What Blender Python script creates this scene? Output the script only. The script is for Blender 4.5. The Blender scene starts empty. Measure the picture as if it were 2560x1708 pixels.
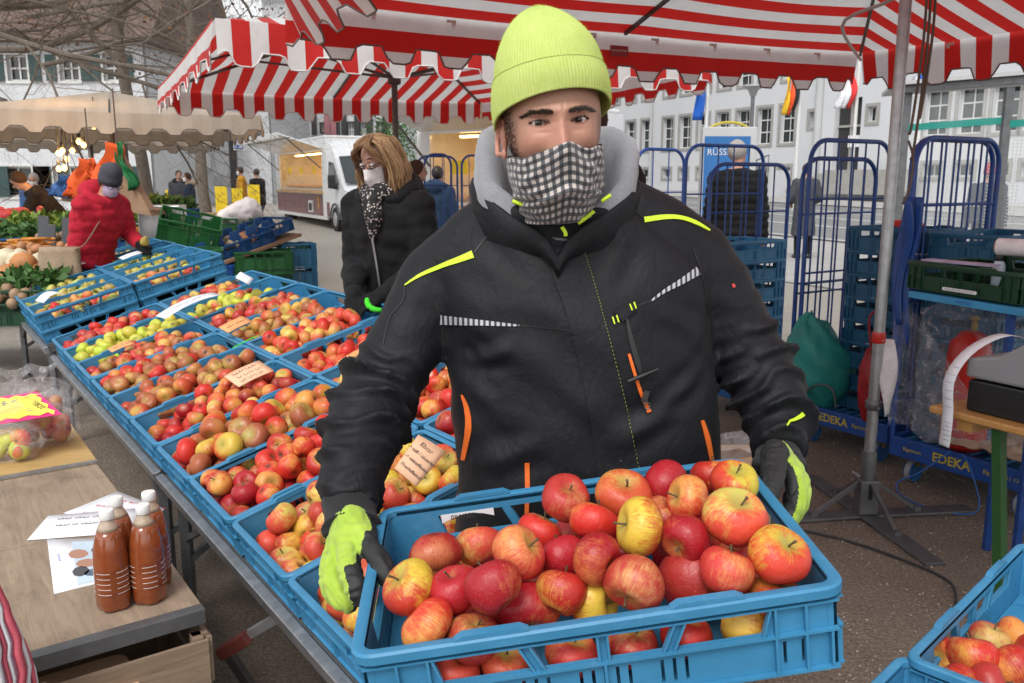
import bpy, bmesh, math, random
import numpy as np
from mathutils import Vector, Matrix, Euler, Quaternion, noise
from mathutils.bvhtree import BVHTree
R = math.radians
random.seed(7)
RNG = np.random.default_rng(11)
SC = bpy.context.scene
COL = SC.collection

# ---------------------------------------------------------------- camera
CH, FPX, PITCH = 1.5, 2150.0, math.atan(404 / 2150.0)
cam_data = bpy.data.cameras.new("camera")
cam = bpy.data.objects.new("camera", cam_data)
COL.objects.link(cam)
cam.location = (0, 0, CH)
cam.rotation_euler = (math.pi / 2 - PITCH, 0, 0)
cam_data.sensor_width = 36.0
cam_data.lens = 36.0 * FPX / 2560.0
cam_data.clip_start = 0.05
cam_data.clip_end = 1500
cam_data.dof.use_dof = True
cam_data.dof.focus_distance = 1.5
cam_data.dof.aperture_fstop = 16.0
SC.camera = cam

# ---------------------------------------------------------------- sky, sun, exposure
SUN_EL, SUN_AZ = R(52), R(200)
world = bpy.data.worlds.new("World")
SC.world = world
world.use_nodes = True
wn = world.node_tree
bg = wn.nodes["Background"]
sky = wn.nodes.new("ShaderNodeTexSky")
sky.sky_type = 'NISHITA'
sky.sun_disc = False
sky.sun_elevation = SUN_EL
sky.sun_rotation = SUN_AZ
sky.air_density = 1.0
sky.dust_density = 1.0
sky.ozone_density = 1.0
hs = wn.nodes.new("ShaderNodeHueSaturation")
hs.inputs["Saturation"].default_value = 0.12
wn.links.new(sky.outputs[0], hs.inputs["Color"])
wn.links.new(hs.outputs[0], bg.inputs["Color"])
bg.inputs["Strength"].default_value = 0.15
sun_data = bpy.data.lights.new("sun", 'SUN')
sun_data.energy = 1.5
sun_data.angle = R(25)
sun_data.color = (1.0, 0.97, 0.93)
sun = bpy.data.objects.new("sun", sun_data)
COL.objects.link(sun)
_sd = Vector((math.sin(SUN_AZ) * math.cos(SUN_EL), math.cos(SUN_AZ) * math.cos(SUN_EL), math.sin(SUN_EL)))
sun.rotation_euler = (-_sd).to_track_quat('-Z', 'Y').to_euler()
sun.location = (0, 0, 30)
SC.view_settings.view_transform = 'Standard'
SC.view_settings.look = 'None'
SC.view_settings.gamma = 1.0
SC.view_settings.exposure = 0.6
SC.view_settings.use_curve_mapping = False
SC.render.engine = 'CYCLES'
SC.cycles.use_denoising = True
SC.cycles.max_bounces = 6
SC.cycles.transparent_max_bounces = 12
SC.cycles.sample_clamp_indirect = 6.0

# ---------------------------------------------------------------- survey helpers (plan positions read off the photograph)
_c, _s, _D = math.cos(PITCH), math.sin(PITCH), 2560.0 / 2350.0
CAMP = np.array([0, 0, CH])
def _ray(x, y):
    u = (x * _D - 1280) / FPX; v = (y * _D - 854) / FPX
    return np.array([u, _c - v * _s, -_s - v * _c])
def P(x, y, Y):
    r = _ray(x, y); return r * (Y / r[1]) + CAMP
def GZ(x, y, Z=0.0):
    r = _ray(x, y); return r * ((Z - CH) / r[2]) + CAMP
def ground_z(y):
    return 0.0 if y < 19 else (y - 19) * 0.021
def V(*a): return np.array(a, float)
def unit(v): v = np.asarray(v, float); return v / (np.linalg.norm(v) + 1e-12)
def rz(a): c, s = math.cos(a), math.sin(a); return np.array([[c, -s, 0], [s, c, 0], [0, 0, 1.]])
def rx(a): c, s = math.cos(a), math.sin(a); return np.array([[1., 0, 0], [0, c, -s], [0, s, c]])
def ry(a): c, s = math.cos(a), math.sin(a); return np.array([[c, 0, s], [0, 1., 0], [-s, 0, c]])
def frame_of(d, up=(0, 0, 1)):
    d = unit(d); up = np.asarray(up, float)
    if abs(d @ up) > 0.97: up = np.array([1., 0, 0])
    x = unit(np.cross(up, d)); y = np.cross(d, x)
    return x, y, d

# ---------------------------------------------------------------- mesh builder
class MB:
    def __init__(s): s.v = []; s.f = []; s.m = []; s.n = 0
    def add(s, V_, F_, mi=0):
        V_ = np.asarray(V_, float).reshape(-1, 3); o = s.n
        s.v.append(V_); s.n += len(V_)
        for f in F_: s.f.append(tuple(int(i) + o for i in f)); s.m.append(mi)
        return s
    def box(s, c, size, Rm=None, mi=0):
        h = np.asarray(size, float) / 2
        q = np.array([[x, y, z] for x in (-1, 1) for y in (-1, 1) for z in (-1, 1)]) * h
        if Rm is not None: q = q @ np.asarray(Rm).T
        return s.add(q + np.asarray(c, float), [(0, 1, 3, 2), (4, 6, 7, 5), (0, 4, 5, 1), (2, 3, 7, 6), (0, 2, 6, 4), (1, 5, 7, 3)], mi)
    def bar(s, a, b, w, h=None, up=(0, 0, 1), mi=0):
        a, b = np.asarray(a, float), np.asarray(b, float); h = w if h is None else h
        x, y, d = frame_of(b - a, up)
        return s.box((a + b) / 2, (w, h, np.linalg.norm(b - a)), np.stack([x, y, d], 1), mi)
    def tube(s, pts, r, n=8, caps=True, mi=0, up=(0, 0, 1), closed=False):
        pts = np.asarray(pts, float); m = len(pts)
        r = np.broadcast_to(np.asarray(r, float).reshape(-1, 1) if np.ndim(r) == 1 else r, (m, 1 if np.ndim(r) < 2 else 2)).astype(float)
        if r.shape[1] == 1: r = np.repeat(r, 2, 1)
        T = np.gradient(pts, axis=0) if m > 2 else np.repeat((pts[1] - pts[0])[None], m, 0)
        if closed: T = np.roll(pts, -1, 0) - np.roll(pts, 1, 0)
        T = T / (np.linalg.norm(T, axis=1, keepdims=True) + 1e-12)
        x, y, _ = frame_of(T[0], up); rings = []
        for i in range(m):
            x = unit(x - T[i] * (x @ T[i])); y = np.cross(T[i], x)
            a = np.arange(n) * 2 * math.pi / n
            rings.append(pts[i] + np.outer(np.cos(a) * r[i, 0], x) + np.outer(np.sin(a) * r[i, 1], y))
        return s.rings(rings, caps and not closed, mi, closed)
    def rings(s, rings, caps=True, mi=0, closed=False, wrap=True):
        n = len(rings[0]); m = len(rings); F = []
        for i in range(m if closed else m - 1):
            j = (i + 1) % m
            for k in range(n if wrap else n - 1):
                l = (k + 1) % n
                F.append((i * n + k, i * n + l, j * n + l, j * n + k))
        if caps:
            F.append(tuple(range(n - 1, -1, -1))); F.append(tuple((m - 1) * n + k for k in range(n)))
        return s.add(np.concatenate(rings), F, mi)
    def lathe(s, prof, c=(0, 0, 0), n=16, caps=True, mi=0, Rm=None):
        a = np.arange(n) * 2 * math.pi / n; rr = []
        for r, z in prof:
            q = np.stack([np.cos(a) * r, np.sin(a) * r, np.full(n, z)], 1)
            if Rm is not None: q = q @ np.asarray(Rm).T
            rr.append(q + np.asarray(c, float))
        return s.rings(rr, caps, mi)
    def prism(s, poly, ex, mi=0):
        """poly: planar 3D points; ex: extrusion vector"""
        p = np.asarray(poly, float); n = len(p); ex = np.asarray(ex, float)
        F = [tuple(range(n - 1, -1, -1)), tuple(range(n, 2 * n))] + [(i, (i + 1) % n, n + (i + 1) % n, n + i) for i in range(n)]
        return s.add(np.concatenate([p, p + ex]), F, mi)
    def sheet(s, G, th=0.0, mi=0, nrm=None):
        """G: (a,b,3) grid; th: thickness along nrm"""
        G = np.asarray(G, float); a, b = G.shape[:2]
        F = [(i * b + j, i * b + j + 1, (i + 1) * b + j + 1, (i + 1) * b + j) for i in range(a - 1) for j in range(b - 1)]
        if not th: return s.add(G.reshape(-1, 3), F, mi)
        du = np.gradient(G, axis=0); dv = np.gradient(G, axis=1); N = np.cross(du, dv)
        N /= (np.linalg.norm(N, axis=2, keepdims=True) + 1e-12)
        o = a * b
        F2 = F + [tuple(o + i for i in f[::-1]) for f in F]
        ed = [(0, j) for j in range(b)] + [(i, b - 1) for i in range(1, a)] + [(a - 1, j) for j in range(b - 2, -1, -1)] + [(i, 0) for i in range(a - 2, 0, -1)]
        ids = [i * b + j for i, j in ed]
        F2 += [(ids[k], ids[k - 1], o + ids[k - 1], o + ids[k]) for k in range(len(ids))]
        return s.add(np.concatenate([(G + N * th / 2).reshape(-1, 3), (G - N * th / 2).reshape(-1, 3)]), F2, mi)
    def ball(s, c, r, n=10, m=7, mi=0, Rm=None):
        r = np.broadcast_to(np.asarray(r, float), (3,))
        t = np.linspace(0.06, math.pi - 0.06, m); a = np.arange(n) * 2 * math.pi / n; rr = []
        for q in t:
            w = np.stack([np.sin(q) * np.cos(a) * r[0], np.sin(q) * np.sin(a) * r[1], np.full(n, -math.cos(q) * r[2])], 1)
            if Rm is not None: w = w @ np.asarray(Rm).T
            rr.append(w + np.asarray(c, float))
        return s.rings(rr, True, mi)
    def verts(s): return np.concatenate(s.v) if s.v else np.zeros((0, 3))
    def mesh(s, name):
        me = bpy.data.meshes.new(name)
        me.from_pydata(s.verts().tolist(), [], s.f)
        if any(s.m): me.polygons.foreach_set('material_index', s.m)
        me.update(); return me
    def build(s, name, mats, parent=None, smooth=0, bevel=0, loc=None):
        return link(name, s.mesh(name), mats, parent, smooth, bevel, loc)

def shade(me, ang):
    """smooth shading; edges sharper than ang degrees stay sharp"""
    if not ang: return
    me.polygons.foreach_set('use_smooth', [True] * len(me.polygons))
    if ang < 180: me.set_sharp_from_angle(angle=R(ang))
def link(name, me, mats, parent=None, smooth=0, bevel=0, loc=None):
    o = bpy.data.objects.new(name, me); COL.objects.link(o)
    if not isinstance(mats, (list, tuple)): mats = [mats]
    if not len(me.materials):
        for m in mats: me.materials.append(MAT[m] if isinstance(m, str) else m)
    shade(me, smooth)
    if bevel:
        b = o.modifiers.new('bevel', 'BEVEL'); b.width = bevel; b.segments = 2; b.limit_method = 'ANGLE'; b.angle_limit = R(40)
    if parent is not None:
        o.parent = parent; o.matrix_parent_inverse = parent_inv(parent)
    if loc is not None: o.location = loc
    return o
def mat_of(o):
    m = Matrix.LocRotScale(o.location, o.rotation_euler, o.scale)
    return (mat_of(o.parent) @ o.matrix_parent_inverse @ m) if o.parent else m
LOCAL = set()
def parent_inv(p):
    """world-space verts under a placed parent, unless the parent was made with local=True"""
    q = p
    while q.parent: q = q.parent
    return Matrix() if q.name in LOCAL else mat_of(p).inverted()
def thing(name, label, cat, loc=(0, 0, 0), rotz=0.0, group=None, local=False):
    o = bpy.data.objects.new(name, None); COL.objects.link(o); o.empty_display_size = 0.1
    o.location = tuple(float(v) for v in loc); o.rotation_euler = (0, 0, rotz)
    if local: LOCAL.add(o.name)
    return tag(o, label, cat, group)
def tag(o, label=None, cat=None, group=None, kind=None):
    if label: o['label'] = label
    if cat: o['category'] = cat
    if group: o['group'] = group
    if kind: o['kind'] = kind
    return o
def dup(o, parent=None, label=None, group=None):
    c = o.copy(); COL.objects.link(c)
    if o.name in LOCAL: LOCAL.add(c.name)
    if parent is not None: c.parent = parent
    if label: c['label'] = label
    if group: c['group'] = group
    for ch in [k for k in o.children]: dup(ch, c)
    return c
def fuse(mb, voxel, smooth=4, name='fused', fac=0.5):
    me = mb.mesh(name); o = bpy.data.objects.new(name, me); COL.objects.link(o)
    r = o.modifiers.new('r', 'REMESH'); r.mode = 'VOXEL'; r.voxel_size = voxel
    if smooth:
        m = o.modifiers.new('s', 'SMOOTH'); m.factor = fac; m.iterations = smooth
    dg = bpy.context.evaluated_depsgraph_get()
    me2 = bpy.data.meshes.new_from_object(o.evaluated_get(dg)); me2.name = name
    bpy.data.objects.remove(o); bpy.data.meshes.remove(me)
    return me2
def get_v(me):
    a = np.empty(len(me.vertices) * 3, np.float32); me.vertices.foreach_get('co', a); return a.reshape(-1, 3).astype(float)
def get_n(me):
    a = np.empty(len(me.vertices) * 3, np.float32); me.vertices.foreach_get('normal', a); return a.reshape(-1, 3).astype(float)
def set_v(me, a): me.vertices.foreach_set('co', np.asarray(a, np.float32).ravel()); me.update()
def n3(v, s=1.0, o=0.0): return np.array([noise.noise(Vector((float(p[0]) * s + o, float(p[1]) * s, float(p[2]) * s))) for p in v])
def smooth01(x, a, b): t = np.clip((x - a) / (b - a), 0, 1); return t * t * (3 - 2 * t)
def spline(pts, n):
    pts = np.asarray(pts, float); m = len(pts); t = np.linspace(0, m - 1, n); out = []
    for q in t:
        i = min(int(q), m - 2); u = q - i
        p0, p1, p2, p3 = pts[max(i - 1, 0)], pts[i], pts[i + 1], pts[min(i + 2, m - 1)]
        out.append(0.5 * ((2 * p1) + (-p0 + p2) * u + (2 * p0 - 5 * p1 + 4 * p2 - p3) * u * u + (-p0 + 3 * p1 - 3 * p2 + p3) * u ** 3))
    return np.array(out)
def text(name, s, size, mat, parent, M, extrude=0.0008, align='CENTER', font_shear=0.0, spacing=1.0, bold=0.0):
    cu = bpy.data.curves.new(name, 'FONT'); cu.body = s; cu.size = size; cu.extrude = extrude; cu.align_x = align; cu.align_y = 'CENTER'
    cu.shear = font_shear; cu.space_character = spacing; cu.offset = bold; cu.resolution_u = 3
    cu.materials.append(MAT[mat] if isinstance(mat, str) else mat)
    tmp = bpy.data.objects.new(name, cu); COL.objects.link(tmp); me = bpy.data.meshes.new_from_object(tmp.evaluated_get(bpy.context.evaluated_depsgraph_get())); bpy.data.objects.remove(tmp)
    o = bpy.data.objects.new(name, me); COL.objects.link(o);
    o.parent = parent; o.matrix_parent_inverse = parent_inv(parent)
    o.matrix_basis = M
    return o
def scrawl(parent, c, ux, uy, L_, h, mat, seed=1, name='handwriting'):
    """illegible handwriting: one looping pen stroke per word"""
    r = np.random.default_rng(seed); x = -L_ / 2
    while x < L_ / 2 - h:
        w = min(r.uniform(1.5, 4.0) * h, L_ / 2 - x); n = max(int(w / h * 9), 6); t = np.linspace(0, 1, n); ph = t * w / h * 6.5
        px = x + t * w + 0.22 * h * np.sin(ph * 1.0 + 1); pz = h * (0.36 * np.sin(ph) + 0.16 * np.sin(ph * 0.37 + seed) + 0.10 * np.sin(ph * 2.3))
        mb = MB(); mb.tube(np.asarray(c) + np.outer(px, ux) + np.outer(pz, uy), h * 0.055, 4); mb.build(name, mat, parent); x += w + 0.5 * h
def M4(o, x, y, z=None):
    """matrix with origin o and axes x, y (z = x cross y)"""
    x = unit(x); z = unit(np.cross(x, y)); y = np.cross(z, x)
    return Matrix(((x[0], y[0], z[0], o[0]), (x[1], y[1], z[1], o[1]), (x[2], y[2], z[2], o[2]), (0, 0, 0, 1)))

# ---------------------------------------------------------------- materials
MAT = {}
class NT:
    def __init__(s, name):
        s.m = bpy.data.materials.new(name); s.m.use_nodes = True; s.t = s.m.node_tree
        s.b = s.t.nodes['Principled BSDF']; s.out = s.t.nodes['Material Output']; MAT[name] = s.m
    def n(s, ty, **k):
        o = s.t.nodes.new('ShaderNode' + ty)
        for a, v in k.items():
            if a in o.inputs: s.set(o.inputs[a], v)
            else: setattr(o, a, v)
        return o
    def set(s, sock, v):
        if isinstance(v, bpy.types.NodeSocket): s.t.links.new(v, sock)
        elif isinstance(v, (tuple, list)) and len(v) == 3 and sock.type == 'RGBA': sock.default_value = (*v, 1)
        else: sock.default_value = v
    def P(s, **k):
        for a, v in k.items(): s.set(s.b.inputs[a.replace('_', ' ')], v)
    def co(s, kind='Object', scale=None):
        c = s.n('TexCoord').outputs[kind]
        if scale is not None:
            mp = s.n('Mapping'); s.set(mp.inputs['Vector'], c); mp.inputs['Scale'].default_value = scale if isinstance(scale, tuple) else (scale,) * 3; c = mp.outputs[0]
        return c
    def noise(s, scale, detail=4, rough=0.6, co=None, dist=0.0):
        o = s.n('TexNoise'); o.inputs['Scale'].default_value = scale; o.inputs['Detail'].default_value = detail
        o.inputs['Roughness'].default_value = rough; o.inputs['Distortion'].default_value = dist
        s.set(o.inputs['Vector'], co if co is not None else s.co()); return o.outputs['Fac']
    def ramp(s, fac, stops, interp='LINEAR'):
        o = s.n('ValToRGB'); s.set(o.inputs['Fac'], fac); e = o.color_ramp.elements; o.color_ramp.interpolation = interp
        while len(e) < len(stops): e.new(0.5)
        for k, (p, c) in enumerate(stops):
            e[k].position = p; e[k].color = (*c, 1) if isinstance(c, (tuple, list)) else (c, c, c, 1)
        return o.outputs['Color']
    def mix(s, fac, a, b, mode='MIX'):
        o = s.n('MixRGB', blend_type=mode); s.set(o.inputs[0], fac); s.set(o.inputs[1], a); s.set(o.inputs[2], b); return o.outputs[0]
    def math(s, op, a, b=0.0, c=None):
        o = s.n('Math', operation=op); s.set(o.inputs[0], a); s.set(o.inputs[1], b)
        if c is not None: s.set(o.inputs[2], c)
        return o.outputs[0]
    def sep(s, v): o = s.n('SeparateXYZ'); s.set(o.inputs[0], v); return o.outputs
    def attr(s, name): return s.n('Attribute', attribute_name=name).outputs
    def bump(s, h, dist=0.01, strength=0.5, nrm=None):
        o = s.n('Bump'); s.set(o.inputs['Height'], h); o.inputs['Distance'].default_value = dist; o.inputs['Strength'].default_value = strength
        if nrm is not None: s.set(o.inputs['Normal'], nrm)
        s.set(s.b.inputs['Normal'], o.outputs[0]); return o.outputs[0]
def simple(name, col, rough=0.6, metal=0.0, var=0.18, vscale=6.0, bump=0.0, bscale=60.0, dirt=0.0, spec=0.5, sheen=0.0, coat=0.0, dirtcol=(0.12, 0.1, 0.08), kind='Object'):
    """one base colour with blotchy variation, roughness variation, optional fine relief and dirt patches"""
    t = NT(name); co = t.co(kind)
    f = t.noise(vscale, 5, 0.65, co)
    lo = tuple(max(c * (1 - var), 0) for c in col); hi = tuple(min(c * (1 + var), 1) for c in col)
    c = t.ramp(f, [(0.25, lo), (0.75, hi)])
    if dirt:
        d = t.ramp(t.noise(vscale * 2.3, 8, 0.75, co), [(0.55, 0), (0.75, dirt)])
        c = t.mix(d, c, dirtcol)
    t.P(Base_Color=c, Metallic=metal, Specular_IOR_Level=spec)
    t.P(Roughness=t.ramp(t.noise(vscale * 1.7, 4, 0.6, co), [(0.2, max(rough - 0.1, 0.03)), (0.8, min(rough + 0.12, 1))]))
    if sheen: t.P(Sheen_Weight=sheen, Sheen_Roughness=0.5)
    if coat: t.P(Coat_Weight=coat, Coat_Roughness=0.1)
    if bump: t.bump(t.noise(bscale, 5, 0.7, co), 0.01, bump)
    return t
# ---------------------------------------------------------------- fabrics of the man
t = NT('jacket'); co = t.co()
f1 = t.noise(9, 5, 0.7, co); dust = t.ramp(t.noise(38, 8, 0.85, co), [(0.62, 0), (0.8, 0.35)])
c = t.ramp(f1, [(0.2, (0.005, 0.0054, 0.0072)), (0.8, (0.0105, 0.0112, 0.0142))]); c = t.mix(dust, c, (0.06, 0.055, 0.05))
specks = t.n('TexVoronoi', feature='F1'); specks.inputs['Scale'].default_value = 38; t.set(specks.inputs['Vector'], co)
sp = t.ramp(specks.outputs['Distance'], [(0.02, 1), (0.045, 0)]); sp2 = t.ramp(specks.outputs['Color'], [(0.86, 0), (0.9, 0.55)])
c = t.mix(t.math('MULTIPLY', sp, sp2), c, (0.35, 0.34, 0.32))
t.P(Base_Color=c, Roughness=0.58, Sheen_Weight=0.02, Sheen_Roughness=0.4, Specular_IOR_Level=0.28)
cz = t.math('ABSOLUTE', t.math('SUBTRACT', t.noise(11, 4, 0.55, t.co('Object', (1.3, 1, .8)), 1.4), 0.5)); b0 = t.bump(t.ramp(cz, [(0.0, 0), (0.09, 1)]), 0.005, 0.13); b1 = t.bump(t.noise(60, 4, 0.6, co), 0.004, 0.3, b0); t.bump(t.noise(900, 2, 0.5, co), 0.001, 0.5, b1)
simple('rib_knit', (0.014, 0.014, 0.016), 0.85, sheen=0.08, bump=0.3, bscale=500)
simple('stitch', (0.22, 0.29, 0.05), 0.7); simple('neon_trim', (0.58, 0.80, 0.03), 0.5, var=0.08, vscale=80, bump=0.2, bscale=700)
t = NT('reflective'); w = t.n('TexWave', wave_type='BANDS'); w.inputs['Scale'].default_value = 34; t.set(w.inputs['Vector'], t.co())
t.P(Base_Color=t.ramp(w.outputs['Color'], [(0.35, (0.05, 0.05, 0.06)), (0.5, (0.5, 0.5, 0.53))]), Roughness=0.4, Metallic=0.2)
simple('orange_zip', (0.85, 0.16, 0.015), 0.5, var=0.12, vscale=300, bump=0.4, bscale=900)
simple('black_plastic', (0.014, 0.014, 0.015), 0.4, var=0.2, vscale=30)
simple('dark_metal', (0.10, 0.10, 0.105), 0.35, 0.9, vscale=40)
t = NT('grey_fleece'); co = t.co(); f = t.noise(260, 6, 0.8, co); g = t.noise(30, 5, 0.7, co)
t.P(Base_Color=t.mix(0.5, t.ramp(f, [(0.3, (0.17, 0.175, 0.195)), (0.7, (0.34, 0.345, 0.375))]), t.ramp(g, [(0.3, (0.21, 0.215, 0.235)), (0.7, (0.33, 0.335, 0.36))])), Roughness=0.95, Sheen_Weight=0.4)
t.bump(t.noise(300, 6, 0.8, co), 0.002, 0.5)
t = NT('plaid'); a = t.attr('uvp')['Vector']; x, y, _ = t.sep(a)
def _sq(v): return t.ramp(t.math('FRACT', v), [(0.0, 1), (0.47, 1), (0.53, 0), (0.97, 0), (1.0, 1)])
sx, sy = _sq(x), _sq(y); m = t.math('MULTIPLY', t.math('ADD', sx, sy), 0.5)
c = t.ramp(m, [(0.0, (0.028, 0.026, 0.029)), (0.5, (0.105, 0.105, 0.115)), (1.0, (0.62, 0.56, 0.52))])
wv = t.noise(700, 3, 0.7); c = t.mix(0.35, c, t.ramp(wv, [(0.3, 0.25), (0.7, 0.9)]), 'MULTIPLY'); t.P(Base_Color=c, Roughness=0.9, Sheen_Weight=0.3)
t.bump(t.noise(420, 5, 0.7), 0.002, 0.5)
t = NT('beanie'); a = t.attr('uvp')['Vector']; x, y, _ = t.sep(a); co = t.co()
kn = t.math('SINE', t.math('MULTIPLY', x, 6.2832)); rows = t.math('SINE', t.math('MULTIPLY', y, 6.2832))
hgt = t.math('ADD', t.math('MULTIPLY', kn, 0.5), t.math('MULTIPLY', rows, 0.2)); fz = t.noise(340, 5, 0.8, co)
hgt = t.math('ADD', hgt, t.math('MULTIPLY', fz, 1.6))
c = t.ramp(t.noise(24, 6, 0.7, co), [(0.25, (0.52, 0.64, 0.15)), (0.75, (0.66, 0.77, 0.24))])
vo = t.n('TexVoronoi'); vo.inputs['Scale'].default_value = 60; t.set(vo.inputs['Vector'], co)
lint = t.math('MULTIPLY', t.ramp(vo.outputs['Distance'], [(0.03, 1), (0.09, 0)]), t.ramp(vo.outputs['Color'], [(0.80, 0), (0.84, 0.8)]))
c = t.mix(lint, c, (0.10, 0.11, 0.04)); t.P(Base_Color=c, Roughness=0.95, Sheen_Weight=0.5, Sheen_Tint=(0.8, 1, 0.3)); t.bump(hgt, 0.0012, 0.75)
simple('beanie_fuzz', (0.60, 0.80, 0.12), 0.9, var=0.1)
t = NT('skin'); co = t.co(); a = t.attr('tone')['Color']
c = t.mix(t.ramp(t.noise(45, 6, 0.7, co), [(0.35, 0), (0.7, 0.35)]), a, (0.50, 0.20, 0.14)); c = t.mix(t.ramp(t.noise(600, 3, 0.7, co), [(0.45, 0), (0.72, 0.5)]), c, (0.33, 0.14, 0.095))
t.P(Base_Color=c, Roughness=0.48, Subsurface_Weight=0.12, Subsurface_Scale=0.006, Subsurface_Radius=(1, 0.35, 0.2)); t.bump(t.noise(420, 5, 0.7, co), 0.0015, 0.35)
simple('skin_far', (0.45, 0.24, 0.17), 0.5, var=0.1)
simple('brow', (0.045, 0.030, 0.022), 0.6); t = NT('hair_dark'); t.P(Base_Color=(0.022, 0.016, 0.013), Roughness=0.5)
t = NT('eye'); a = t.attr('uvp')['Vector']; x, y, _ = t.sep(a)
t.P(Base_Color=t.ramp(x, [(0.0, (0.004, 0.004, 0.004)), (0.18, (0.004, 0.004, 0.004)), (0.22, (0.045, 0.028, 0.016)), (0.36, (0.085, 0.052, 0.028)), (0.42, (0.03, 0.022, 0.02)), (0.47, (0.55, 0.47, 0.44)), (1.0, (0.50, 0.30, 0.27))]), Roughness=0.06, Specular_IOR_Level=0.6)
t = NT('glove_dark'); co = t.co(); t.P(Base_Color=t.ramp(t.noise(60, 6, 0.75, co), [(0.25, (0.010, 0.0105, 0.011)), (0.75, (0.026, 0.0265, 0.027))]), Roughness=0.62); t.bump(t.noise(420, 5, 0.75, co), 0.002, 0.4)
t = NT('glove_neon'); co = t.co(); d = t.ramp(t.noise(50, 7, 0.8, co), [(0.6, 0), (0.8, 0.7)])
t.P(Base_Color=t.mix(d, t.ramp(t.noise(25, 4, 0.6, co), [(0.3, (0.31, 0.46, 0.035)), (0.7, (0.41, 0.57, 0.065))]), (0.12, 0.13, 0.04)), Roughness=0.8, Sheen_Weight=0.2); t.bump(t.noise(600, 4, 0.7, co), 0.0015, 0.5)
# ---------------------------------------------------------------- fruit
t = NT('apple'); co = t.co('Generated'); ob = t.co('Object'); A = t.attr('ca')['Color']; B = t.attr('cb')['Color']; bl = t.attr('bl')['Fac']
oi = t.n('ObjectInfo'); rnd = oi.outputs['Random']
cm = t.n('CombineXYZ'); t.set(cm.inputs[0], t.math('MULTIPLY', rnd, 37.0)); off = t.n('VectorMath', operation='ADD'); t.set(off.inputs[0], ob); t.set(off.inputs[1], cm.outputs[0]); oc = off.outputs[0]
ang = t.attr('apv')['Vector']; mpv = t.n('Mapping'); t.set(mpv.inputs['Vector'], ang); mpv.inputs['Scale'].default_value = (14, 1.1, 1)
st = t.noise(1.0, 5, 0.7, mpv.outputs[0]); bn = t.noise(1.9, 6, 0.7, oc)
fac = t.math('ADD', bl, t.math('ADD', t.math('MULTIPLY', t.math('SUBTRACT', st, 0.5), 1.5), t.math('MULTIPLY', t.math('SUBTRACT', bn, 0.5), 1.5)))
fac = t.math('ADD', fac, t.math('MULTIPLY', t.math('SUBTRACT', rnd, 0.5), 0.3))
fr = t.ramp(fac, [(0.12, 0), (0.40, 0.6), (0.68, 1)])
c = t.mix(fr, A, B)
vo = t.n('TexVoronoi'); vo.inputs['Scale'].default_value = 12; t.set(vo.inputs['Vector'], oc)
len_ = t.math('MULTIPLY', t.ramp(vo.outputs['Distance'], [(0.08, 0.42), (0.22, 0)]), t.ramp(vo.outputs['Color'], [(0.40, 0), (0.5, 1)]))
c = t.mix(len_, c, (0.62, 0.42, 0.22))
bru = t.ramp(t.noise(2.4, 7, 0.8, oc), [(0.72, 0), (0.78, 0.35)]); c = t.mix(bru, c, (0.16, 0.09, 0.04))
t.P(Base_Color=c, Roughness=t.ramp(t.noise(3, 4, 0.7, oc), [(0.3, 0.30), (0.7, 0.48)]), Specular_IOR_Level=0.42, Subsurface_Weight=0.04, Subsurface_Scale=0.01)
t.bump(t.noise(5, 4, 0.6, oc), 0.05, 0.10)
simple('stem', (0.10, 0.07, 0.035), 0.8, vscale=200)
simple('pear', (0.42, 0.36, 0.08), 0.5, var=0.35, vscale=40, dirt=0.4, dirtcol=(0.22, 0.14, 0.04))
# ---------------------------------------------------------------- plastics, metal, wood
def crate_plastic(name, col, worn, spec=0.45):
    t = NT(name); co = t.co(); oi = t.n('ObjectInfo').outputs['Random']
    f = t.noise(7, 6, 0.7, co); c = t.ramp(f, [(0.25, tuple(v * 0.8 for v in col)), (0.75, tuple(v * 1.18 for v in col))])
    c = t.mix(t.math('MULTIPLY', oi, 0.22), c, tuple(v * 0.7 for v in col))
    sc = t.ramp(t.noise(90, 8, 0.8, t.co('Object', (1, 1, 3))), [(0.47, 0), (0.64, 1)])
    e = t.ramp(t.noise(3.5, 4, 0.6, co), [(0.48, 0.0), (0.7, 0.28)]); c = t.mix(t.math('MULTIPLY', sc, e), c, worn)
    gr = t.ramp(t.noise(25, 8, 0.8, co), [(0.55, 0), (0.8, 0.3)]); c = t.mix(gr, c, (0.09, 0.14, 0.17))
    t.P(Base_Color=c, Roughness=t.ramp(f, [(0.2, 0.36), (0.8, 0.58)]), Specular_IOR_Level=spec); t.bump(t.noise(250, 4, 0.7, co), 0.001, 0.2)
crate_plastic('crate_blue', (0.042, 0.225, 0.41), (0.28, 0.45, 0.58))
crate_plastic('crate_blue_deep', (0.010, 0.085, 0.26), (0.12, 0.22, 0.38))
crate_plastic('crate_blue_teal', (0.012, 0.10, 0.20), (0.10, 0.2, 0.3))
crate_plastic('crate_green', (0.016, 0.12, 0.03), (0.12, 0.26, 0.12))
crate_plastic('crate_dark_green', (0.006, 0.05, 0.02), (0.05, 0.12, 0.06))
simple('cage_blue', (0.012, 0.062, 0.27), 0.4, var=0.25, vscale=14, dirt=0.5, dirtcol=(0.16, 0.09, 0.05), spec=0.5)
simple('steel', (0.42, 0.43, 0.44), 0.42, 0.85, var=0.25, vscale=20, dirt=0.4)
simple('steel_dull', (0.16, 0.165, 0.17), 0.5, 0.7, var=0.25, vscale=14, dirt=0.5, dirtcol=(0.12, 0.06, 0.03))
simple('alu', (0.5, 0.5, 0.5), 0.35, 0.8, var=0.1, vscale=10)
simple('pole_brown', (0.10, 0.085, 0.075), 0.45, 0.6, var=0.2, vscale=10)
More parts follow.
